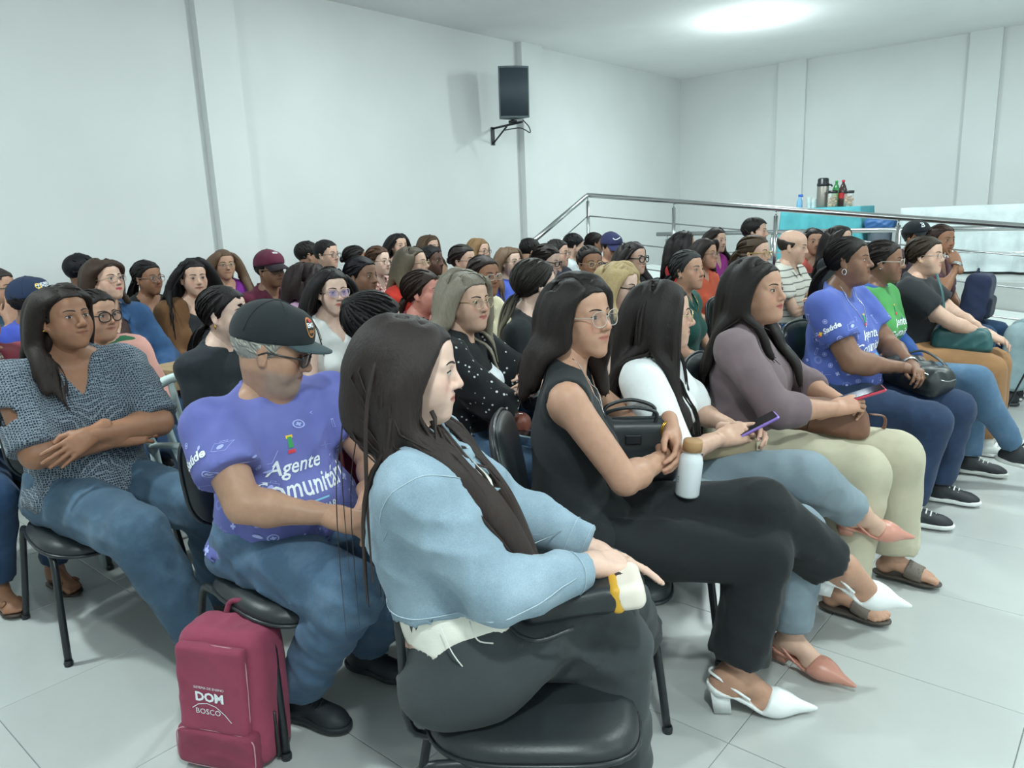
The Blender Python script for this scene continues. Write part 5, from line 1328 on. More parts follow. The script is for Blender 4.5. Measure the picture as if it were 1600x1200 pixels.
J42 = PP('person in black sleeveless top and clear glasses with arms crossed over a handbag', 'person in the black sleeveless top', (-1.280, 1.807), 1.214, -0.082, 'tan', yaw=.62, lod=0, bare=True, al=.94, pitch=-.06, face=dict(fw=.97, jaw=1.04, nose=1.05), gaze=(-.3, .0), lips=srgb('#b06e62'), bust=1.0, w=1.02, armr=1.05,
   tops=[dict(mat=BLK, sleeve='none', neck='scoop', hem=-.06, t=.012, name='sleeveless_top', tunic=True)], bottom=dict(mat=('#212427',), len=.80, thigh=.014, calf=.034, wr=1.0), shoe=('pump', '#e9ecec', '#e2e4e2'), fs=1.1,
   hair=H_('long', '#1c1716', c2='#2e2420', len=.225, part=-.02, vol=.005, thick=1.3, wave=.005, xs=.02, facex=.04, facew=.062, spread=.1),
   wl={1: dict(knee=(-.83, 2.08, .62), ankle=(-.66, 2.31, .365), toe=(.64, .42, -.17), fup=(-.1, -.5, 1)), -1: dict(knee=(-.80, 2.02, .50), ankle=(-.85, 1.95, .10), toe=(.8, .55, 0))},
   arms={-1: ((.30, .0, .765), (.45, .85, -.1), (.8, -.3, .6), 'relax', (-.1, -1, -.6)), 1: ((.33, .05, .83), (.1, -.95, -.5), (1, .1, .4), 'relax', (.0, 1, -.5))}, nail=srgb('#c9907f'),
   extra=[glasses('#b3a79c', 'big', .0014), earring('hoop', M_GOLD, (-1,)), necklace(M_SILVER, .20), wrist_band(1, M_GOLD, .029, .0028, 2)])
J43 = PP('person in white blouse and grey trousers with legs crossed, thumbing a phone', 'person in the white blouse', (-1.280, 2.291), 1.154, 0.597, 'light', yaw=.35, lod=0, face=dict(fw=.94), tops=[dict(mat=('#e4e8ea',), sleeve='elbow', neck='v', vd=.06, hem=-.04, sr=.016, wr=1.5, name='blouse')], bottom=dict(mat=('#7d8c96',), len=.86, thigh=.010, calf=.012), shoe=('low', '#c98d7c', '#c08474'), bust=1.0,
   hair=H_('long', '#1f1a19', c2='#2a2321', len=.46, part=.02, vol=.001, thick=.5, facex=.05, xs=.03),
   wl={1: dict(knee=(-.82, 2.42, .62), ankle=(-.72, 2.68, .42), toe=(.66, .5, -.12), fup=(0, -.35, 1)), -1: dict(knee=(-.78, 2.24, .50), ankle=(-.80, 2.28, .10), toe=(.85, -.1, 0))},
   arms={-1: ((.26, -.03, .73), (.8, .45, .15), (-.2, -.8, .5), 'hold', (-.2, -1, -.5)), 1: ((.30, .09, .73), (.8, -.45, .15), (-.2, .8, .5), 'hold', (-.3, 1, -.5))}, extra=[glasses('#cdb98c', 'rect', .0012, metal=.8)], nail=srgb('#5d2f52'))
J50 = PP('person in mauve turtleneck and cream trousers holding a red-cased phone', 'person in the mauve turtleneck', (-1.200, 2.899), 1.181, -0.131, 'tan', yaw=.22, lod=0, pitch=-.10, face=dict(fw=1.0, chub=.006, lipf=1.15), lips=srgb('#a85a55'), bust=1.5, fat=1.28, w=1.18, armr=1.3, belly=.05, thr=1.25, hs=1.0,
   tops=[dict(mat=('#75656a',), sleeve='three', neck='turtle', hem=-.06, t=.011, wr=.8, name='turtleneck_sweater')], bottom=dict(mat=('#b9b39d',), len=.93, thigh=.010, calf=.022), shoe=('mule', '#6e655c', '#4a423c'), feet=True,
   hair=H_('long', '#1b1615', c2='#231d1c', len=.40, part=.03, vol=.005, thick=.8, xs=.0, facex=.035),
   wl={-1: dict(knee=(-.76, 2.82, .52), ankle=(-.78, 2.72, .105), toe=(.95, .0, 0)), 1: dict(knee=(-.71, 3.10, .52), ankle=(-.70, 3.12, .105), toe=(.95, .05, 0))},
   arms={-1: ((.36, -.09, .74), (.8, .5, .2), (-.3, -.8, .5), 'hold', (-.2, -1, -.6)), 1: ((.37, .10, .72), (.7, -.6, .1), (-.2, .8, .5), 'hold', (-.3, 1, -.5))}, nail=srgb('#d8b0a0'))
J54 = PP('person in blue printed health agent shirt and dark jeans with hoop earrings', 'person in the blue shirt and hoop earrings', (-1.170, 3.929), 1.234, 0.028, 'dark', yaw=-.04, lod=1, pitch=-.08, face=dict(fw=1.03, chub=.008, nose=1.15, lipf=1.1), bust=1.3, fat=1.3, w=1.2, armr=1.3, belly=.07, thr=1.2,
   tops=[dict(mat=('#485aa6', 'print', '#5d6eb8'), sleeve='short', hem=-.08, sr=.014, name='printed_shirt')], bottom=dict(mat=('#2c3c58', 'denim', '#3a4e6e'), len=.94), shoe=('sneaker', '#23262c', '#e8e9e8'), feet=True,
   hair=H_('tied', BH, tail=.26, gather=(-.112, 0, -.03), vol=.004),
   wl={-1: dict(knee=(-.72, 3.74, .51), ankle=(-.78, 3.72, .095), toe=(1, .25, 0)), 1: dict(knee=(-.68, 4.04, .51), ankle=(-.74, 4.12, .095), toe=(1, .15, 0))},
   arms={-1: ((.34, -.03, .72), (.75, .6, -.2), (.1, -.3, 1), 'relax', (-.1, -1, -.6)), 1: ((.36, .04, .72), (.6, -.75, -.2), (.1, .4, 1), 'hold', (-.1, 1, -.6))},
   extra=[earring('hoop', M_SILVER), necklace(M_SILVER, .19), agent_print(AG, seed=4), wrist_band(1, M_SILVER, .033, .003, 2)])
J55 = PP('person in green health agent shirt over blue sleeves with legs crossed', 'person in the green shirt', (-1.170, 4.540), 1.184, 0.078, 'dark', yaw=-.05, lod=1, face=dict(fw=1.0, chub=.004, nose=1.1), bust=1.1, fat=1.1, w=1.08,
   tops=[dict(mat=('#2f4f8c',), sleeve='long', t=.009, name='blue_undershirt'), dict(mat=('#3f8a48', 'print', '#54a05a'), sleeve='short', hem=-.08, t=.017, sr=.012, name='green_shirt')], bottom=dict(mat=('#54728f', 'denim', '#7793ab'), len=.95), shoe=('sneaker', '#26292d', '#cfd0cc'), feet=True,
   hair=H_('tied', '#221a18', gather=(-.11, 0, .0), bun=.032, vol=.004),
   wl={-1: dict(knee=(-.66, 4.36, .60), ankle=(-.48, 4.52, .22), toe=(.95, .2, -.2), fup=(.1, 0, 1)), 1: dict(knee=(-.70, 4.62, .51), ankle=(-.70, 4.66, .095), toe=(1, .1, 0))},
   extra=[glasses('#cfc7bd', 'rect', .0012, metal=.6), earring('stud', M_SILVER), agent_print(AG, icons=False, sleeve=False)], arms={1: 'lap', -1: 'lap'})
J56 = PP('person in black printed t-shirt and camel trousers holding a teal handbag', 'person in the black t-shirt and camel trousers', (-1.100, 5.168), 1.177, -0.139, 'light', yaw=.04, lod=1, face=dict(fw=1.0, chub=.005), bust=1.1, fat=1.15, w=1.08, armr=1.15,
   tops=[dict(mat=('#2b2d31',), sleeve='short', hem=-.06, sr=.016, name='t_shirt')], bottom=dict(mat=('#9a7350',), len=.95, thigh=.012, calf=.02), shoe=('sneaker', '#dfe2e0', '#e8e9e8'), feet=True,
   hair=H_('tied', '#33281f', gather=(-.105, 0, -.03), bun=.03, vol=.006), arms={-1: ((.42, -.02, .70), (.8, .3, -.3), (.1, -.3, 1), 'relax', (-.1, -1, -.6)), 1: ((.42, .05, .70), (.8, -.3, -.3), (.1, .4, 1), 'relax', (-.1, 1, -.6))},
   extra=[glasses('#cfc7bd', 'round', .0010, metal=.6), earring('stud', M_GOLD)])

# ---- second row
J13 = PP('person in black cap and blue printed health agent shirt looking down', 'person in the black cap and blue shirt', (-1.980, 1.227), 1.146, 0.754, 'olive', yaw=.0, lod=0, fem=False, pitch=.30, face=dict(fw=1.02, chub=.007, nose=1.15, brow=1.1), hs=1.04, fat=1.25, w=1.22, belly=.075, armr=1.2, thr=1.1, nr=.062, eyes=.5, beard=(srgb('#8f867e'), .5, 'full'), lean=.06,
   tops=[dict(mat=('#5a5fa6', 'print', '#7479bb'), sleeve='short', hem=.0, t=.015, sr=.020, wr=1.2, name='printed_shirt')], bottom=dict(mat=('#4b6580', 'denim', '#718ba3'), len=.95, thigh=.008, calf=.012, wr=1.5), shoe=('sneaker', '#20252b', '#20252b'),
   hair=H_('short', '#a9a69f', vol=.004), wl={-1: dict(knee=(-1.60, 1.14, .50), ankle=(-1.88, 1.12, .10), toe=(.9, .25, -.05)), 1: dict(knee=(-1.62, 1.42, .50), ankle=(-1.92, 1.40, .10), toe=(.95, .2, 0))},
   arms={-1: ((.36, -.06, .70), (.85, .45, -.2), (.0, -.4, 1), 'relax', (-.3, -1, -.4)), 1: ((.36, .08, .70), (.8, -.45, -.2), (.1, .4, 1), 'relax', (-.2, 1, -.5))},
   extra=[glasses('#1d1d1f', 'rect', .0024, lens=(.16, .15, .15), la=.78), cap_hat('#23282c', brimc='#3d4b50', under='#6d8890', flatb=True, bl=.062, badge=cap_text([(poly_disc(.026, 20, .8, 1.15), -.25, -.008, 1, 0), (poly_disc(.0225, 20, .8, 1.15), -.25, -.008, 1, 1), (text_poly('EMS', 0, .03), -.25, -.002, .018, 2), (text_poly('2024', 0, .03), -.25, -.020, .012, 0), (poly_disc(.006, 10), -.22, .012, 1, 3)], [plain('badge_orange', '#c98a4e', .8), plain('badge_dark', '#2d2b2a', .8), M_PAINT, M_PRED])), agent_print(AG2, white=M_PAINT, cx=-.03, cz=.25, sz=.058, seed=8)])
J18 = PP('person in burgundy off-shoulder top turned away behind the denim jacket', 'person in the burgundy off-shoulder top', (-2.080, 1.697), 1.145, 1.271, 'fair', yaw=.35, lod=1, bare=True, pitch=.12, tops=[dict(mat=('#7b2236',), sleeve='long', neck='off', hem=-.05, t=.013, name='off_shoulder_top')], bottom=dict(mat=DDEN), hair=H_('tied', '#161314', bun=.040, gather=(-.075, 0, .065), vol=.010), arms={-1: 'lap', 1: 'lap'})
J28 = PP('person in black cardigan with white dots, black top and smart watch', 'person in the dotted black cardigan', (-2.120, 2.209), 1.179, -0.021, 'light', yaw=.38, lod=1, face=dict(fw=1.02, chub=.005, nose=1.05), lips=srgb('#b0635c'), bust=1.15, fat=1.1, w=1.06, tops=[dict(mat=('#1f2124',), sleeve='short', neck='crew', hem=-.05, t=.010, name='black_top', nz=.03), dict(mat=('#1d1f22', 'dots', '#d8dcdc'), sleeve='three', neck='crew', hem=-.08, t=.022, open=.105, openf=.05, sr=.012, name='dotted_cardigan')], bottom=dict(mat=('#48627f', 'denim', '#69849d')),
   hair=H_('bob', '#7f776b', c2='#aaa28f', len=.225, part=-.02, vol=.007, facex=.03, xs=.05), arms={-1: ((.30, .09, .80), (.35, .9, .1), (.9, -.1, .4), 'relax', (.1, -1, -.5)), 1: ((.33, -.02, .84), (.1, -1, .2), (.9, .1, .4), 'relax', (.1, 1, -.5))},
   extra=[glasses('#c9b48f', 'round', .0012, metal=.7), wrist_band(-1, M_WHITE, .031, .005, 3, watch=plain('watch_black', '#17191b', .2)), earring('stud', M_SILVER)])
def white_panel(J):
    o, tree = shirt_tree(J, 0); mb = MB(); V, Q = [], []
    n = 8
    for j in range(n + 1):
        for i in range(n + 1): V.append((-.095 + .19 * i / n, -.035 + .075 * j / n - .018 * math.cos((i / n - .5) * PI) * (j / n)))
    T = []
    for j in range(n):
        for i in range(n): a = j * (n + 1) + i; T += [(a, a + 1, a + n + 2), (a, a + n + 2, a + n + 1)]
    project(mb, tree, J['sp'](.315), J['lat'], J['up'], J['fw'], (np.array(V) * 1.1, np.array(T)), 0, .006); mb.build('white_panel', M_PAINT, o)
white_panel(J28)
J34 = PP('person with loose two-tone hair in black top turned away toward the railing', 'person with two-tone hair in the black top', (-2.150, 2.696), 1.201, 1.057, 'fair', yaw=.4, lod=1, tops=[dict(mat=('#25282b',), sleeve='long')], hair=H_('tied', '#2c2825', c2='#a39a84', tail=.32, gather=(-.10, 0, -.045), vol=.007), extra=[])
J41 = PP('person in black top and round black-rimmed glasses looking down', 'person in the black top with round glasses', (-2.050, 3.233), 1.144, 0.076, 'fair', yaw=.2, lod=1, pitch=.14, face=dict(fw=.98), tops=[dict(mat=('#24272a',), sleeve='none', neck='scoop')], bare=True, hair=H_('long', '#b59d72', c2='#c9b48a', len=.27, vol=.004, facex=.04), extra=[glasses('#1f1d1c', 'round', .0022)])
J44 = PP('person in dark green button shirt with small pendant', 'person in the dark green shirt', (-2.100, 4.048), 1.157, -0.132, 'tan', yaw=.18, lod=1, tops=[dict(mat=('#1e4a44',), sleeve='cap', neck='collar', vd=.11)], hair=H_('tied', '#3a3a3b', tail=.22, gather=(-.11, 0, -.03), vol=.006), extra=[earring('stud', M_SILVER), necklace(M_GOLD, .13)], pitch=-.08)
J49 = PP('person in grey top and gold-rimmed glasses with a pale green hair clip', 'person with the green hair clip', (-2.050, 4.882), 1.211, -0.039, 'light', lod=1, tops=[dict(mat=('#5d6a5e',), sleeve='short')], hair=H_('tied', '#4d3d2f', tail=.2, gather=(-.112, 0, .02)), extra=[glasses('#b59a5a', 'rect', .0018, metal=.5)])
def hair_clip(J):
    mb = MB(); M = np.eye(4); M[:3, :3] = J['Rh']; M[:3, 3] = H(J, (-.122, 0, .022)); box(mb, (-.012, -.035, -.014), (.012, .035, .014), bev=.008, M=M); mb.build('hair_clip', plain('clip_green', '#7f9c8c', .4), J['root'])
hair_clip(J49)
J51 = PP('person in white polo with thin dark stripes looking down, arms folded', 'person in the striped white polo', (-2.080, 5.643), 1.212, 0.091, 'light', fem=False, lod=1, pitch=.12, w=1.15, fat=1.15, tops=[dict(mat=('#c9c7bf', 'stripes', '#6b6a66'), sleeve='short', neck='collar', sr=.012)], hair=H_('bald', '#3a332e', vol=.003), arms={1: 'crossL', -1: 'crossR'})
PP('person in coral top glancing back toward the camera', 'person in the coral top', (-2.400, 7.004), 1.183, -0.979, 'tan', tops=[dict(mat=('#d6665c',), sleeve='none', neck='scoop')], hair=H_('long', BH, len=.38, part=.0, vol=.003))
PP('person with long loose hair in black top behind the blue shirt', 'person with long hair behind the blue shirt', (-2.100, 6.761), 1.213, -0.135, 'light', tops=[dict(mat=BLK, sleeve='short')], hair=H_('long', BH, len=.34, facex=.03, vol=.001, thick=.4))
J57 = PP('person in black cap with white letter and dark shirt', 'person in the black letter cap', (-1.620, 7.215), 1.207, -0.477, 'brown', fem=False, tops=[dict(mat=('#3d2f3a',), sleeve='short')], hair=H_('short', BH), extra=[cap_hat('#23272d', badge=cap_text([(text_poly('B', 0, .02), -.35, 0, .06, 0)], [M_PAINT]))], lod=1)
J58 = PP('person in maroon top and silver watch resting a cheek on one hand', 'person resting a cheek on one hand', (-1.300, 6.584), 1.206, -0.590, 'brown', lod=1, tops=[dict(mat=('#5b3b46',), sleeve='short', neck='v')], hair=H_('tied', '#3a2a25', tail=.25, wave=.006), arms={-1: ((.22, -.10, 1.02), (-.5, .25, .9), (.5, -.8, .1), 'relax', (.5, -.6, -.6)), 1: 'lap'}, extra=[wrist_band(-1, M_SILVER, .031, .004, 3)])

# ---- third row
J4 = PP('person in navy patterned cold-shoulder blouse and jeans with folded arms', 'person in the navy patterned blouse', (-3.020, 1.037), 1.210, 0.228, 'brown', yaw=-.05, lod=0, pitch=-.12, face=dict(fw=1.0, chub=.004, nose=1.12, lipf=.95), gaze=(-.3, .2), bust=1.35, fat=1.25, w=1.16, armr=1.22, belly=.055, thr=1.15, bare=True,
   tops=[dict(mat=('#232d40', 'geo', '#808b94', 1.5), sleeve='elbow', neck='v', vd=.13, hem=-.09, sr=.016, cold=True, wr=1.0, tunic=True, name='patterned_blouse')], bottom=dict(mat=('#425a70', 'denim', '#668097'), len=.97, thigh=.008, calf=.01, wr=1.2),
   hair=H_('long', '#231b19', c2='#2f2522', len=.30, part=-.01, vol=.006, thick=1.1, wave=.006, facex=.0, back=.8, behind=.25), wl={-1: dict(knee=(-2.50, .97, .51), ankle=(-2.36, 1.08, .10), toe=(.9, .3, 0)), 1: dict(knee=(-2.52, 1.24, .50), ankle=(-2.66, 1.30, .10), toe=(.95, .1, 0))},
   arms={1: ((.27, -.04, .80), (.25, -1, -.35), (1, .1, .45), 'flat', (.15, 1, -.45)), -1: ((.25, .06, .76), (.1, 1, .0), (1, -.1, .4), 'relax', (.1, -1, -.5))}, extra=[earring('stud', M_GOLD), ])
J12 = PP('person in black top seated behind the black cap', 'person in black behind the cap', (-2.950, 1.622), 1.153, 0.544, 'fair', lod=1, yaw=.2, seat_kind='mono', tops=[dict(mat=('#262b31',), sleeve='long')], hair=H_('tied', '#1d191a', tail=.30, gather=(-.10, 0, -.05), vol=.004), extra=[earring('drop', M_GOLD)])
J17 = PP('person in white sleeveless top and thin-framed glasses', 'person in the white sleeveless top', (-3.150, 2.319), 1.173, -0.320, 'fair', lod=1, bare=True, yaw=.1, face=dict(fw=.95, lipf=1.1), lips=srgb('#b5645c'), tops=[dict(mat=('#dcdedd',), sleeve='none', neck='v', vd=.12)], hair=H_('long', '#191516', len=.46, part=.02, vol=.004), extra=[glasses('#b9a7a0', 'cat', .0016, lens=(.45, .4, .9), la=.28, metal=.3)])
J27 = PP('person with swept-back hair in dark top beside the dotted cardigan', 'person with swept-back hair', (-2.850, 2.654), 1.140, 0.385, '#c98a7c', lod=1, yaw=.25, tops=[dict(mat=('#8c2f3a',), sleeve='short')], hair=H_('tied', '#33241f', tail=.2, gather=(-.11, 0, -.03)), pitch=-.05)
J31 = PP('person in cream ruffled blouse and pale glasses', 'person in the cream blouse', (-3.000, 3.282), 1.173, -0.132, 'brown', lod=1, yaw=.2, face=dict(fw=1.02, chub=.005), tops=[dict(mat=('#cfc6a8',), sleeve='short', neck='v', vd=.13, sr=.012, wr=2.0)], hair=H_('tied', '#2e2422', bun=.03, gather=(-.11, 0, -.02), vol=.006), extra=[glasses('#b9aca4', 'rect', .0014)])
J39 = PP('person in dark top and thin round glasses with swept-up hair', 'person with thin round glasses', (-2.950, 4.287), 1.174, -0.549, 'brown', lod=1, tops=[dict(mat=('#23262b',), sleeve='short')], hair=H_('tied', '#241d1a', bun=.04, gather=(-.08, 0, .07)), extra=[glasses('#c9b48f', 'round', .0012, metal=.6)])
J40 = PP('person in black top and thick black rectangular glasses', 'person in thick black glasses', (-2.900, 4.763), 1.178, -0.064, 'light', lod=1, tops=[dict(mat=('#2c2e31',), sleeve='none', neck='scoop')], hair=H_('long', '#211b1b', len=.36, vol=.004, facex=.02, back=.8), extra=[glasses('#1b1a1b', 'big', .0026)])
J45 = PP('person in orange top and glasses beside the dark green shirt', 'person in the orange top', (-2.700, 5.483), 1.162, -0.066, 'tan', lod=1, tops=[dict(mat=('#c65a41',), sleeve='short', neck='v', vd=.09)], hair=H_('bob', '#231c1a', len=.18, vol=.012, facex=.02, back=.8), extra=[glasses('#8d7c72', 'rect', .0014)], pitch=-.05)
PP('person in red top half hidden behind the orange top', 'person in the red top', (-3.200, 6.092), 1.208, 0.658, 'tan', tops=[dict(mat=('#a8292f',), sleeve='short')], hair=H_('long', '#191516', len=.3, wave=.008, vol=.01))
PP('person in magenta top near the ramp railing', 'person in the magenta top', (-3.300, 6.940), 1.208, -0.254, 'light', tops=[dict(mat=('#a0358f',), sleeve='short', neck='v')], hair=H_('long', '#221a19', len=.4, back=.9, facex=.0))
PP('bearded person in dark shirt in front of the ramp railing', 'bearded person', (-2.800, 6.667), 1.310, 0.136, 'light', fem=False, tops=[dict(mat=('#3a4046',), sleeve='short', neck='collar')], hair=H_('short', '#1b1818', vol=.010, len=.05), beard=(srgb('#2a2220'), .8, 'full'), face=dict(brow=1.2))

# ---- fourth row
PP('person in burgundy cardigan and dark jeans holding papers at the row end', 'person in the burgundy cardigan', (-3.780, 0.953), 1.156, 0.626, 'brown', yaw=.0, lod=1, seat_kind='mono', fat=1.15, w=1.1, tops=[dict(mat=('#b9a9a4', 'geo', '#4a4348'), sleeve='short'), dict(mat=('#7a3440', 'knit'), sleeve='long', open=.07, t=.024, sr=.012, name='cardigan')], bottom=dict(mat=DDEN, len=.9), shoe=('sandal', '#7a5238', '#3a2c26'), feet=True, hair=H_('tied', BH, tail=.25),
   wl={-1: dict(knee=(-3.32, .80, .51), ankle=(-3.50, .79, .10), toe=(1, .05, 0)), 1: dict(knee=(-3.32, 1.02, .51), ankle=(-3.50, 1.0, .10), toe=(1, .1, 0))}, arms={-1: ((.34, -.02, .70), (.9, .3, 0), (-.1, -.5, 1), 'hold', (-.2, -1, -.5)), 1: ((.34, .10, .70), (.9, -.3, 0), (-.1, .5, 1), 'hold', (-.2, 1, -.5))})
PP('person in pink cardigan over green top with black-rimmed glasses', 'person in the pink cardigan', (-3.750, 1.428), 1.127, 0.247, 'tan', lod=1, yaw=.1, face=dict(fw=1.02, chub=.005), tops=[dict(mat=('#2f6a4a',), sleeve='short'), dict(mat=('#d8a096', 'knit'), sleeve='long', open=.05, t=.022, sr=.014, name='cardigan')], hair=H_('tied', '#201918', tail=.2), extra=[glasses('#1f1a1a', 'big', .0026)])
PP('person in pale pink top with curly hair behind the thin-framed glasses', 'person in the pale pink top', (-4.100, 2.863), 1.148, 0.961, 'brown', lod=1, tops=[dict(mat=('#cfa3c4',), sleeve='short')], hair=H_('long', '#2b1f20', len=.28, wave=.014, vol=.014, thick=1.6, facex=.0, back=1.0))
PP('person with pearl earring and tied hair in dark top', 'person with the pearl earring', (-3.650, 2.910), 1.192, 0.200, 'dark', lod=1, tops=[dict(mat=('#2a2c30',), sleeve='short')], hair=H_('tied', '#17141a', bun=.035), extra=[earring('stud', M_WHITE)], face=dict(nose=1.2, lipf=1.2))
PP('person in red ruffled top and round glasses', 'person in the red ruffled top', (-3.850, 3.515), 1.221, 0.395, 'light', lod=1, tops=[dict(mat=('#c93a30',), sleeve='cap', neck='v', sr=.02, wr=2)], hair=H_('long', '#4d4439', c2='#a89878', len=.3, back=.8, facex=.01), extra=[glasses('#b9a58a', 'round', .0012, metal=.5)], pitch=-.12)
PP('person in grey top and thin glasses between the cream blouse and wall', 'person in grey with thin glasses', (-3.900, 4.046), 1.207, 0.156, 'light', tops=[dict(mat=('#3b3f45',), sleeve='short')], hair=H_('tied', '#2a2222', bun=.03), extra=[glasses('#8a7d78', 'rect', .0012)])
PP('person in blue health agent shirt with long loose light brown hair', 'person in the blue shirt behind the cream blouse', (-4.000, 4.687), 1.149, -0.079, 'fair', tops=[dict(mat=('#3f56b8', 'print', '#5a70d0'), sleeve='short')], hair=H_('long', '#6a5240', c2='#7d6450', len=.4, facex=.03), extra=[glasses('#b9a58a', 'rect', .0012, metal=.5)])
PP('person in black top and black-rimmed glasses looking down', 'person in black glasses looking down', (-3.400, 4.398), 1.182, 0.222, 'fair', lod=1, pitch=.2, tops=[dict(mat=BLK, sleeve='short')], hair=H_('tied', '#241d1b', bun=.03), extra=[glasses('#1b1a1b', 'rect', .0022)])
PP('person in navy shirt and wire glasses behind the black-rimmed glasses', 'person in wire glasses', (-4.100, 5.463), 1.169, 0.295, 'light', fem=False, tops=[dict(mat=('#2b3140',), sleeve='short')], hair=H_('short', '#23201f'), extra=[glasses('#6a625c', 'round', .0014)])
PP('person in navy sports cap and dark polo near the ramp railing', 'person in the navy sports cap', (-3.900, 6.013), 1.194, -0.367, 'tan', fem=False, lod=1, pitch=.2, tops=[dict(mat=('#2a2d38',), sleeve='short', neck='collar')], hair=H_('short', BH), extra=[cap_hat('#33365a', badge=cap_text([(poly_strip([(-.035, .006), (-.02, -.008), (.0, -.006), (.04, .012)], .0035), -.15, .0, 1, 0)], [M_PAINT]))])

# ---- fifth row and the row along the wall
PP('person in navy cap and blue health agent shirt facing away', 'person in the navy cap', (-4.900, 1.530), 1.137, 1.617, 'dark', fem=False, lod=1, tops=[dict(mat=('#3f50b0', 'print', '#5566c6'), sleeve='short')], hair=H_('short', BH), extra=[cap_hat('#27324c', badge=cap_text([(text_poly('ANDRE DE', 0, .03), -.75, .0, .022, 0), (text_poly('AGENTE', 0, .03), -.75, -.02, .026, 0), (poly_ring(.012, .017), -1.25, -.008, 1, 1)], [M_PAINT, M_PYEL])), agent_print(AG, icons=True, sleeve=False)])
PP('person in denim jacket over brown top with glasses and pearl earring', 'person in the blue denim jacket', (-4.500, 1.788), 1.250, 0.285, 'light', lod=1, pitch=-.16, lips=srgb('#b03a4a'), tops=[dict(mat=('#4a3a38',), sleeve='short', neck='v'), dict(mat=('#34557f', 'denim', '#4f749c'), sleeve='long', open=.05, openf=.4, collar=1.4, t=.022, sr=.012, name='denim_jacket')], hair=H_('bob', '#3c2c24', len=.16, vol=.006, facex=.0, back=1.0), extra=[glasses('#a08a7c', 'rect', .0014), earring('stud', M_WHITE)], arms={-1: 'thigh', 1: 'thigh'})
PP('person in dark clothes by the wall, head turned away behind the denim jacket', 'person turned away by the wall', (-5.600, 2.080), 1.260, 1.739, 'dark', fem=False, tops=[dict(mat=('#3a3f45',), sleeve='short')], hair=H_('short', '#15131a', vol=.003))
PP('person in black top and rectangular glasses with hair tied back, by the wall', 'person in black top by the wall', (-5.200, 2.336), 1.198, 0.276, 'brown', lod=1, tops=[dict(mat=('#1f2123',), sleeve='short', neck='scoop')], hair=H_('tied', '#1c1718', tail=.26, gather=(-.11, 0, -.01)), extra=[glasses('#8a6f66', 'big', .0016), earring('stud', M_SILVER)])
PP('person in brown suede jacket over black top', 'person in the brown suede jacket', (-4.600, 2.347), 1.213, -0.158, 'light', lod=1, lips=srgb('#a84a48'), tops=[dict(mat=BLK, sleeve='short', neck='scoop'), dict(mat=('#6a4a30', 'suede'), sleeve='long', open=.06, t=.024, sr=.016, name='suede_jacket')], hair=H_('long', '#161214', len=.44, vol=.006, part=.01))
PP('person in purple top with long light brown hair against the wall', 'person in the purple top', (-5.550, 3.091), 1.233, -0.246, 'tan', tops=[dict(mat=('#7d2f8f',), sleeve='short', neck='v')], hair=H_('long', '#6b5443', c2='#7d6552', len=.4, vol=.005), extra=[glasses('#b9a58a', 'rect', .001, metal=.5)])
PP('person in burgundy cap, burgundy polo and glasses', 'person in the burgundy cap', (-4.700, 2.953), 1.214, 0.137, 'dark', fem=False, lod=1, tops=[dict(mat=('#5a2035',), sleeve='short', neck='collar')], hair=H_('short', BH), extra=[cap_hat('#5c2439', brimc='#2a2228', badge=cap_text([(text_poly('VISA', .2, .03), -.1, .02, .02, 0)], [M_PAINT])), glasses('#9a8a80', 'rect', .0016, metal=.5)])
PP('person with short hair half hidden behind the glasses wearer by the wall', 'person half hidden by the wall', (-5.620, 3.918), 1.256, 1.136, 'tan', fem=False, tops=[dict(mat=('#4a4f55',), sleeve='short')], hair=H_('short', '#221e1e', vol=.002))
PP('person in grey shirt and rectangular glasses, short hair, against the wall', 'person in the grey shirt by the wall', (-5.300, 3.877), 1.264, 0.241, 'light', fem=False, tops=[dict(mat=('#6a6f75',), sleeve='short', neck='collar')], hair=H_('short', '#1e1b1b', vol=.004), extra=[glasses('#5a524e', 'rect', .0014)])
PP('person in black top tucked behind the pearl earring wearer by the wall', 'person in black behind the pearl earring', (-5.500, 4.328), 1.192, 1.079, 'brown', tops=[dict(mat=BLK, sleeve='short')], hair=H_('tied', BH, bun=.03))
PP('person in pink plaid shirt and wire glasses', 'person in the pink plaid shirt', (-4.750, 3.964), 1.203, 0.177, 'fair', tops=[dict(mat=('#9a6a66', 'plaid', '#d0b0a8'), sleeve='long', neck='collar')], hair=H_('tied', '#4f3527', bun=.03), extra=[glasses('#b9a58a', 'round', .0012, metal=.5)])
PP('person in black top with long black hair sitting tallest against the wall', 'person with long black hair against the wall', (-5.550, 4.879), 1.288, -0.110, 'light', tops=[dict(mat=('#2b2528',), sleeve='short', neck='v')], hair=H_('long', '#171314', len=.42, back=.7, vol=.003))
PP('person in beige top with long light brown hair against the wall', 'person in the beige top', (-5.600, 5.342), 1.246, 0.024, 'light', tops=[dict(mat=('#a8876f',), sleeve='short')], hair=H_('long', '#54402f', len=.42, back=.8, facex=.02))
PP('person in olive top between the red ruffled top and the wall', 'person in the olive top', (-4.600, 4.400), 1.175, 0.197, 'deep', fem=False, tops=[dict(mat=('#6a6552',), sleeve='short')], hair=H_('short', '#171415'))
PP('person in tan top and glasses by the pilaster', 'person in the tan top', (-4.900, 5.313), 1.202, 0.047, 'light', tops=[dict(mat=('#8f7a63',), sleeve='short')], hair=H_('bob', '#8a6a48', c2='#a98a62', len=.22, facex=.02), extra=[glasses('#5a4a42', 'rect', .0014)])
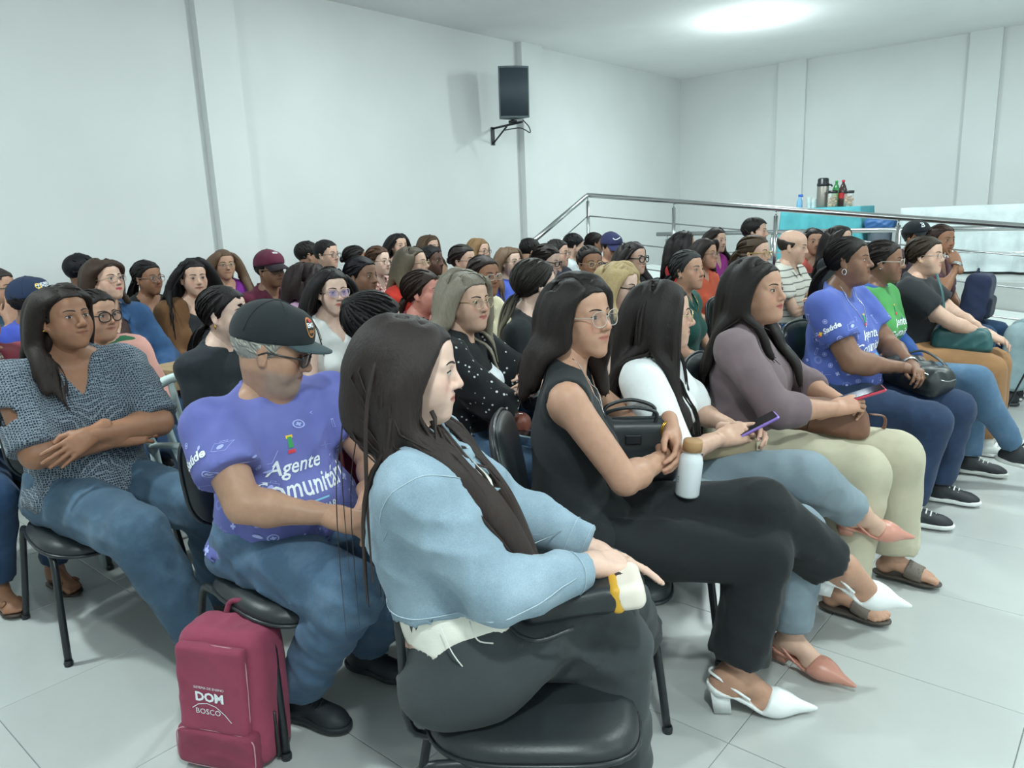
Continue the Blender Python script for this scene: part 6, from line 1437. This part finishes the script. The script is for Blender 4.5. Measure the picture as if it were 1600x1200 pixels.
PP('person in dark shirt, head bowed and turned away, by the stairs', 'person with bowed head by the stairs', (-4.800, 5.943), 1.159, 1.028, 'tan', fem=False, pitch=.25, tops=[dict(mat=('#34383c',), sleeve='short')], hair=H_('short', '#161414', vol=.008))
PP('bearded person in white shirt looking down by the railing', 'bearded person in the white shirt', (-4.700, 6.543), 1.183, 0.885, 'light', fem=False, lod=1, pitch=.3, tops=[dict(mat=('#cfd6da',), sleeve='short', neck='collar')], hair=H_('short', '#151314', vol=.008), beard=(srgb('#3a302c'), .55, 'full'))
PP('person in dark top between the white shirt and the navy sports cap', 'person beside the navy sports cap', (-4.900, 7.228), 1.177, 0.770, 'brown', tops=[dict(mat=('#3a3338',), sleeve='short')], hair=H_('tied', BH, bun=.025))
PP('person in green jacket and glasses with a hand at the chin', 'person with a hand at the chin', (-5.300, 1.488), 1.206, 0.599, 'tan', fem=False, tops=[dict(mat=('#2f4a5e',), sleeve='long')], hair=H_('short', '#3a3230'), extra=[glasses('#3a4a3f', 'rect', .002)], arms={-1: ((.20, -.04, 1.0), (-.1, .3, 1), (1, -.3, .2), 'relax', (.5, -.6, -.6)), 1: 'lap'})
J59 = PP('person in black t-shirt and light jeans seated facing the audience', 'person facing the audience', (-.33, 6.55), 1.17, PI + .15, 'tan', yaw=PI, fem=False, lod=1, tops=[dict(mat=('#232629',), sleeve='short')], bottom=dict(mat=('#8fa5ab', 'denim', '#a9bcc0'), len=.95, thigh=.02, calf=.03), shoe=('sneaker', '#23262a', '#3a3d40'), feet=True, hair=H_('short', BH), arms={1: 'lap', -1: 'lap'})
# ------------------------------------------------------------------ bags and small things
def softbox(hx, hy, hz, r, h=.010, seed=1, amp=.003, sq=0.0, top=1.0, freq=26):
    """rounded soft box centred on x,y with its base at z=0"""
    g = Grid((-hx - .04, -hy - .04, -.03), (hx + .04, hy + .04, 2 * hz + .04), h); X, Y, Z = np.broadcast_arrays(*g.P()); t = np.clip(Z / (2 * hz), 0, 1); f = 1 + (top - 1) * t
    b = sq * np.sin(np.clip(t, 0, 1) * PI); q = [np.abs(X) / (f + b) - hx + r, np.abs(Y) / (f + b) - hy + r, np.abs(Z - hz) - hz + r]
    d = np.sqrt(sum(np.maximum(a, 0) ** 2 for a in q)) + np.minimum(np.maximum(np.maximum(q[0], q[1]), q[2]), 0) - r
    d = wrinkle(g, d.astype(f32), amp, np.random.default_rng(seed), freq, 5) if amp else d.astype(f32)
    V, Q = surf(d, g); return smooth_mesh(V, Q, 1, .3), Q
def place(name, label, cat, loc, rz=0., rx=0., ry=0.):
    r = empty(name, loc); r.rotation_euler = (rx, ry, rz); tag(r, label, cat); return r
def part(name, VQ, m, parent, smooth=True):
    b = MB(); b.add(*VQ); return b.build(name, m, parent, smooth)
def tpart(name, P, r, m, parent, n=8, closed=False, flat=1.0):
    b = MB(); tube(b, P, r, n, closed=closed, flat=flat); return b.build(name, m, parent)
def bpart(name, lo, hi, m, parent, bev=.003):
    b = MB(); box(b, lo, hi, bev=bev); return b.build(name, m, parent, smooth=False)
def flat_text(name, items, m, parent, M):
    b = MB()
    for (poly, dx, dy, s) in items:
        V, T = xf(poly, dx, dy, s); V3 = np.stack([np.zeros(len(V)), V[:, 0], V[:, 1]], -1); b.add(V3 @ M[:3, :3].T + M[:3, 3], T=T)
    return b.build(name, m, parent)
# burgundy school backpack standing on the floor
M_BP = fabric('#934259', 'plain'); M_BPT = plain('grey_piping', '#b98a96', .6); M_BPD = fabric('#843a50', 'plain')
bp = place('backpack', 'burgundy school backpack with white lettering on the floor by the chair', 'backpack', (-1.905, .93, 0), math.radians(-66), ry=-.06)
bp.scale = (.95, .94, .86)
part('main_compartment', softbox(.085, .150, .235, .05, .008, 3, .004, .06, .93), M_BP, bp)
fl = part('front_flap', softbox(.020, .118, .150, .018, .006, 5, .002), M_BP, bp); fl.location = (.092, .0, .135)
pk = part('lower_pocket', softbox(.030, .138, .070, .026, .007, 6, .003), M_BPD, bp); pk.location = (.088, 0, .010)
o2 = superell(.117, .148, 40, .32); tpart('piping', [(.0, y, z + .150) for (y, z) in o2], .0022, M_BPT, fl, 6, True)
o2 = superell(.136, .066, 40, .4); tpart('piping', [(.02, y, z + .070) for (y, z) in o2], .0022, M_BPT, pk, 6, True)
for s in (1, -1):
    tpart('strap', spline([(-.075, s * .06, .44), (-.125, s * .075, .36), (-.12, s * .09, .18), (-.08, s * .10, .05)], 16), .020, M_TUBE, bp, 8, flat=.3)
    b_ = MB(); tube(b_, spline([(.02, s * .152, .02), (.03, s * .158, .10), (.03, s * .152, .19)], 8), .008, 6, flat=.5); b_.build('side_strap', M_TUBE, bp)
tpart('carry_handle', spline([(-.05, -.05, .46), (-.055, -.03, .505), (-.055, .03, .505), (-.05, .05, .46)], 14), .009, M_BPD, bp, 8)
Mt = np.eye(4); Mt[:3, 3] = (.0225, .0, .10)
arc = poly_strip([(-.062, -.012), (-.04, .004), (-.01, .010), (.02, .002), (.05, -.022), (.07, -.046)], .0012)
flat_text('printed_lettering', [(text_poly('SISTEMA DE ENSINO'), .0, .062, .0115), (text_poly('DOM', 0, .04), .0, .030, .042), (arc, 0, 0, 1), (text_poly('BOSCO'), -.008, -.020, .026)], M_PAINT, fl, Mt)
# black handbag on crossed arms
tb_ = place('handbag', 'black leather handbag held on the lap under crossed arms', 'bag', tuple(J42['root'].matrix_basis @ Vector((.205, .10, .655))), .62)
part('bag_body', softbox(.14, .05, .105, .03, .007, 11, .004, .08, .92), M_BLACK, tb_); bpart('zip_flap', (-.12, -.012, .198), (.13, .012, .212), M_BLACK, tb_)
for s in (1, -1): tpart('handle', spline([(-.07, s * .03, .19), (-.075, s * .035, .235), (0, s * .05, .255), (.075, s * .035, .235), (.07, s * .03, .19)], 20), .006, M_BLACK, tb_)
bpart('tag', (-.02, -.062, .14), (.03, -.055, .17), M_TUBE, tb_)
# bottle
bt = place('water_bottle', 'white metal water bottle with bamboo lid on a lap', 'bottle', (-1.005, 1.945, .665), .3, ry=.10)
b = MB(); lathe(b, [(.0005, 0), (.033, 0), (.036, .006), (.036, .105), (.032, .122), (.023, .134), (.022, .142)], 26); b.build('flask', plain('white_enamel', '#d6dbe0', .3), bt)
b = MB(); lathe(b, [(.023, .138), (.0285, .14), (.0285, .168), (.026, .172), (.0005, .172)], 26); b.build('lid', plain('bamboo', '#a9835a', .6, var=.2), bt)
tpart('carry_loop', spline([(.024, .0, .136), (.03, .012, .128), (.018, .03, .118), (-.01, .036, .118)], 12), .002, M_STEEL, bt, 6)
b = MB(); 
for i, (w_, z) in enumerate(((.014, .06), (.010, .052), (.012, .044))): box(b, (-.0365 * .7 - .001, -.0365 * .72 - .001, z), (-.0365 * .7 + .001, -.0365 * .72 + .0, z + .002))
b.build('printed_text', M_TUBE, bt)
# pouch and phones
po = place('pouch', 'beige fabric pouch lying on grey trousers', 'pouch', (-1.10, 2.38, .655), .70, ry=-.1); part('pouch_body', softbox(.115, .055, .030, .02, .006, 4, .002), fabric('#9b8c74', 'plain'), po); tpart('zip', [(-.11, 0, .061), (.11, 0, .061)], .003, fabric('#7d6f5a', 'plain'), po, 6)
def phone(name, label, J, case, screen, sz=(.078, .040, .006), tilt=-.5, lift=.0, fwd=.11):
    p = np.mean([J['AR'][s][2] + nrm(J['AR'][s][3]) * fwd for s in (1, -1)], 0) + np.array([0, 0, lift]); r = place(name, label, 'phone', tuple(J['root'].matrix_basis @ Vector(p)), J['root'].rotation_euler[2] + .25, ry=tilt)
    bpart('case', (-sz[0], -sz[1], -sz[2]), sz, case, r, .006); bpart('screen', (-sz[0] + .005, -sz[1] + .004, sz[2] - .001), (sz[0] - .005, sz[1] - .004, sz[2] + .0012), screen, r, .001); bpart('camera_bump', (sz[0] - .035, -.03, -sz[2] - .003), (sz[0] - .008, -.006, -sz[2] + .001), M_TUBE, r, .002); return r
M_SCR = plain('phone_screen', '#17191c', .15)
phone('phone', 'purple phone held by the person in the white blouse', J43, plain('purple_case', '#8f72c8', .4), M_SCR, fwd=.10, lift=.02)
phone('phone', 'red-cased phone held by the person in the mauve turtleneck', J50, plain('red_case', '#c23a52', .4), M_SCR, (.085, .045, .006), -.35, .035, .10)
ph = place('phone', 'pale blue phone lying on the jeans below the dotted cardigan', 'phone', tuple(J28['root'].matrix_basis @ Vector((.34, -.10, .645))), .3, ry=.1); bpart('case', (-.07, -.035, 0), (.07, .035, .009), plain('pale_blue_case', '#a9c3d0', .4), ph, .004); bpart('screen', (-.066, -.031, .0085), (.066, .031, .0105), M_SCR, ph, .001)
# other bags
bb = place('shoulder_bag', 'brown leather shoulder bag on cream trousers', 'bag', tuple(J50['root'].matrix_basis @ Vector((.31, .02, .615))), J50['root'].rotation_euler[2] + .15, ry=.12)
M_BRN = plain('brown_leather', '#7a5544', .5, var=.15, bump=.2); part('bag_body', softbox(.17, .065, .065, .035, .007, 21, .006, .06, .8), M_BRN, bb)
tpart('strap', spline([(.16, .0, .10), (.215, .03, .09), (.22, .05, .03), (.17, .06, -.01), (.08, .07, .0)], 18), .009, M_BRN, bb, 8, flat=.4); tpart('seam', [(-.06, -.068, .02), (-.055, -.066, .10)], .002, M_TUBE, bb, 5)
bk = place('handbag', 'black crinkled leather backpack on dark jeans', 'bag', tuple(J54['root'].matrix_basis @ Vector((.36, .10, .60))), J54['root'].rotation_euler[2] - .2, ry=.22)
part('bag_body', softbox(.15, .11, .065, .045, .007, 31, .008, .05, .9, 34), M_BLACK, bk); tpart('zip', spline([(-.13, -.09, .115), (.0, -.11, .125), (.14, -.06, .10), (.15, .05, .09)], 18), .0035, M_STEEL, bk, 6); tpart('strap', spline([(-.12, .05, .12), (-.05, .09, .16), (.06, .08, .14), (.12, .06, .10)], 14), .012, M_BLACK, bk, 8, flat=.35)
tl = place('handbag', 'teal leather handbag on camel trousers', 'bag', tuple(J56['root'].matrix_basis @ Vector((.29, -.06, .60))), J56['root'].rotation_euler[2] + .1); M_TEAL = plain('teal_leather', '#2f5a5c', .45, var=.12, bump=.15)
part('bag_body', softbox(.16, .06, .075, .04, .008, 41, .004, .06, .85), M_TEAL, tl); tpart('strap', spline([(-.12, -.02, .13), (-.10, -.06, .22), (-.12, -.05, .36), (-.16, .02, .46)], 16), .008, M_TEAL, tl, 8, flat=.4); tpart('zip', [(-.13, 0, .148), (.13, 0, .148)], .003, M_STEEL, tl, 6)
gb = place('clutch_bag', 'black clutch with white and yellow end on charcoal trousers', 'bag', tuple(J19['root'].matrix_basis @ Vector((.245, -.045, .655))), J19['root'].rotation_euler[2] - .05, ry=-.16)
part('bag_body', softbox(.125, .065, .030, .022, .006, 51, .002), M_BLACK, gb); e_ = part('bag_end', softbox(.035, .067, .031, .022, .006, 52, .002), plain('cream_leather', '#e2d8cc', .5), gb); e_.location = (.105, 0, 0); e_ = part('yellow_panel', softbox(.014, .0662, .0308, .012, .005, 53, .0), plain('yellow_leather', '#c99a2c', .5), gb); e_.location = (.078, 0, 0); tpart('wrist_strap', spline([(-.12, -.03, .03), (-.15, -.075, .02), (-.10, -.10, -.005), (-.02, -.085, .0)], 18), .005, M_BLACK, gb, 8, flat=.5)
pu = place('purse', 'small brown leather purse beside the dotted cardigan', 'bag', tuple(J28['root'].matrix_basis @ Vector((.22, -.03, .635))), .5); part('bag_body', softbox(.085, .05, .04, .03, .007, 61, .004, .05, .9), plain('tan_leather', '#7d4636', .5, var=.15), pu); tpart('zip', [(-.06, 0, .079), (.06, 0, .079)], .0025, M_STEEL, pu, 6)
nbp = place('backpack', 'navy backpack on the lap of the person in maroon', 'backpack', tuple(J58['root'].matrix_basis @ Vector((.33, -.02, .615))), J58['root'].rotation_euler[2] + .2, ry=.1); M_NAV = fabric('#27304a', 'plain'); part('main_compartment', softbox(.09, .14, .17, .05, .012, 71, .004, .05, .9), M_NAV, nbp); q_ = part('front_pocket', softbox(.03, .11, .08, .026, .010, 72, .002), fabric('#1f2738', 'plain'), nbp); q_.location = (.085, 0, .02); tpart('carry_handle', spline([(-.03, -.04, .33), (-.03, 0, .37), (-.03, .04, .33)], 10), .007, M_NAV, nbp)
pa = place('papers', 'folded white papers in the hands of the person in burgundy', 'paper', (-3.34, .90, .705), .1, ry=-.1)
for i in range(3): o = bpart('sheet', (-.10, -.07, .004 * i), (.10 - .008 * i, .07, .004 * i + .002), M_PAINT, pa, .0008); o.rotation_euler = (0, 0, .05 * i)
bx_ = place('cardboard_box', 'tan cardboard box on a lap behind the patterned blouse', 'box', (-4.20, 1.98, .63), .2); M_CRD = plain('cardboard', '#a58c6c', .85, var=.1); bpart('box_body', (-.13, -.12, 0), (.13, .12, .11), M_CRD, bx_, .004); bpart('lid', (-.134, -.124, .085), (.134, .124, .115), M_CRD, bx_, .004)
cb = MB(); tube(cb, spline([[-0.54, 5.3, 0.501], [-0.557, 5.3, 0.449], [-0.593, 5.3, 0.34], [-0.627, 5.3, 0.204], [-0.593, 5.3, 0.08], [-0.542, 5.3, 0.02], [-0.5, 5.3, 0.055]], 40), .006, 6); o = cb.build('microphone_cable', M_TUBE); tag(o, 'thin black cable hanging in a loop beside the light jeans', 'cable')

# ------------------------------------------------------------------ tables on the platform
def cloth(name, label, x0, x1, y0, y1, zt, zb, m, waves=.03, nw=16, seed=2):
    rg = np.random.default_rng(seed); n = 160; P = []; L = [(x0, y0), (x1, y0), (x1, y1), (x0, y1)]
    per = []; 
    for i in range(4):
        a, b_ = np.array(L[i]), np.array(L[(i + 1) % 4]); k_ = max(4, int(n * np.linalg.norm(b_ - a) / (2 * (x1 - x0 + y1 - y0))))
        nn = np.array([(b_ - a)[1], -(b_ - a)[0]]); nn = nn / np.linalg.norm(nn)
        for j in range(k_): per.append((a + (b_ - a) * j / k_, nn))
    N = len(per); ph = rg.uniform(0, 6.28, 3); rows = 8; V = []
    for r in range(rows + 1):
        u = r / rows
        for j, (p, nn) in enumerate(per):
            s_ = j / N * 2 * PI; off = waves * u ** .8 * (1.0 + .6 * math.sin(s_ * nw + ph[0]) + .5 * math.sin(s_ * nw * 1.7 + ph[1])) + .004
            V.append((p[0] + nn[0] * off, p[1] + nn[1] * off, zt - (zt - zb) * u + (0 if r else .002)))
    Q = [(r * N + j, (r + 1) * N + j, (r + 1) * N + (j + 1) % N, r * N + (j + 1) % N) for r in range(rows) for j in range(N)]; c = len(V); V.append(((x0 + x1) / 2, (y0 + y1) / 2, zt + .003)); T = [(c, j, (j + 1) % N) for j in range(N)]
    b = MB(); b.add(V, Q, T); o = b.build(name, m); tag(o, label, 'tablecloth'); return o
def table(label, x0, x1, y0, y1, zt):
    r = empty('folding_table', ((x0 + x1) / 2, (y0 + y1) / 2, PZ)); tag(r, label, 'table'); w, d = (x1 - x0) / 2 - .02, (y1 - y0) / 2 - .02; h_ = zt - PZ - .006
    bpart('table_top', (-w, -d, h_ - .03), (w, d, h_), M_WHITE, r, .004)
    for sx in (1, -1):
        for sy in (1, -1): tpart('leg', [(sx * (w - .06), sy * (d - .06), 0), (sx * (w - .06), sy * (d - .06), h_ - .02)], .015, M_STEEL, r)
table('table under the turquoise cloth', -3.85, -2.88, 9.95, 10.55, 1.45); cloth('tablecloth', 'turquoise cloth draped over the refreshment table', -3.85, -2.88, 9.95, 10.55, 1.45, PZ + .02, fabric('#56a6b0', 'plain'), .04, 13, 3)
table('long table under the white cloth', -2.42, .35, 9.95, 10.6, 1.41); cloth('tablecloth', 'white cloth draped over the long table', -2.42, .35, 9.95, 10.6, 1.41, PZ + .03, fabric('#cdd8da', 'plain'), .055, 24, 5)
tz_ = 1.454
th = place('thermos', 'steel air pot thermos with black top on the turquoise table', 'thermos', (-3.38, 10.1, tz_)); b = MB(); lathe(b, [(.0005, 0), (.068, 0), (.07, .01), (.07, .25), (.066, .26)], 24); b.build('steel_body', plain('brushed_steel', '#9a9690', .4, .8), th); b = MB(); lathe(b, [(.066, .258), (.074, .262), (.074, .29), (.066, .30), (.066, .345), (.05, .36), (.0005, .362)], 24); b.build('pump_top', M_TUBE, th); tpart('spout', [(.06, 0, .275), (.105, 0, .27), (.112, 0, .25)], .011, M_TUBE, th)
def soda(label, x, y, body, capc, lab, liquid_a=.75):
    r = place('soda_bottle', label, 'bottle', (x, y, tz_)); b = MB(); lathe(b, [(.0005, 0), (.045, 0), (.05, .012), (.05, .09), (.046, .12), (.05, .15), (.049, .20), (.03, .255), (.015, .285), (.014, .30)], 20); b.build('bottle_body', glass_mat('soda_' + body, srgb(body), liquid_a, .1), r); b = MB(); lathe(b, [(.016, .295), (.018, .297), (.018, .318), (.015, .322), (.0005, .322)], 14); b.build('bottle_cap', plain('cap_' + capc, capc, .4), r); b = MB(); lathe(b, [(.0512, .10), (.0512, .165)], 20); b.build('bottle_label', plain('label_' + lab, lab, .5), r)
soda('green soda bottle beside the thermos', -3.255, 10.22, '#2f8a45', '#3a9a4a', '#6aa83a', .8); soda('dark cola bottle with red cap between the biscuit jars', -3.135, 10.1, '#3a1f1c', '#c22a35', '#b3262f', .85)
def jar(label, x, y, hgt):
    r = place('biscuit_jar', label, 'jar', (x, y, tz_)); b = MB(); lathe(b, [(.0005, 0), (.056, 0), (.06, .01), (.06, hgt - .03), (.05, hgt)], 20); b.build('jar_glass', glass_mat('clear_jar', (.9, .92, .9), .22, .05), r); b = MB(); lathe(b, [(.054, hgt - .004), (.058, hgt), (.058, hgt + .03), (.0005, hgt + .032)], 20); b.build('jar_lid', M_TUBE, r)
    rg = random.Random(int(x * 100)); b = MB()
    for i in range(46):
        a = rg.uniform(0, 6.28); rr = .048 * math.sqrt(rg.random()); M = np.eye(4); M[:3, :3] = rotm((1, 0, 0), rg.uniform(-.6, .6)) @ rotm((0, 1, 0), rg.uniform(-.6, .6)); M[:3, 3] = (rr * math.cos(a), rr * math.sin(a), .012 + (hgt - .05) * (i / 46)); lathe(b, [(.0005, -.006), (.014, -.005), (.016, 0), (.014, .005), (.0005, .006)], 8, M=M)
    o = b.build('biscuits', plain('biscuit', '#c8a06a', .9, var=.2), r); o['kind'] = 'stuff'
jar('biscuit jar with black lid beside the thermos', -3.235, 10.03, .17); jar('biscuit jar with black lid to the far side of the cola', -3.04, 10.04, .16)
sp_ = place('spray_bottle', 'blue and white spray bottle on the turquoise table', 'spray bottle', (-3.66, 10.08, tz_)); b = MB(); lathe(b, [(.0005, 0), (.036, 0), (.038, .01), (.034, .09), (.016, .13), (.014, .14)], 16); b.build('bottle_body', glass_mat('blue_spray', srgb('#7fb4d8'), .85), sp_); bpart('trigger_head', (-.018, -.012, .138), (.04, .012, .172), plain('spray_blue', '#3a62b8', .4), sp_, .005); tpart('trigger', [(.025, 0, .14), (.038, 0, .115), (.036, 0, .10)], .004, M_WHITE, sp_)
for (x, n_, lb) in ((-3.53, 6, 'stack of white plastic cups beside the spray bottle'), (-3.475, 4, 'short stack of white plastic cups beside the thermos')):
    r = place('cup_stack', lb, 'cups', (x, 10.06, tz_))
    for i in range(n_): b = MB(); lathe(b, [(.022, .012 * i), (.032, .012 * i + .07), (.034, .012 * i + .072), (.031, .012 * i + .07), (.021, .012 * i + .003)], 16); b.build('cup', M_WHITE, r)
bn = place('waste_bin', 'grey bin with a blue bag folded over its rim beside the turquoise table', 'bin', (-2.66, 10.05, PZ)); b = MB(); lathe(b, [(.0005, 0), (.12, 0), (.14, .60), (.13, .60)], 20); b.build('bin_body', plain('bin_grey', '#4a5560', .6), bn); part('bin_bag', (lambda VQ: VQ)(softbox(.15, .15, .075, .05, .012, 81, .010, .05, 1.0, 40)), plain('blue_bag', '#2f5f9a', .5), bn).location = (0, 0, .50)
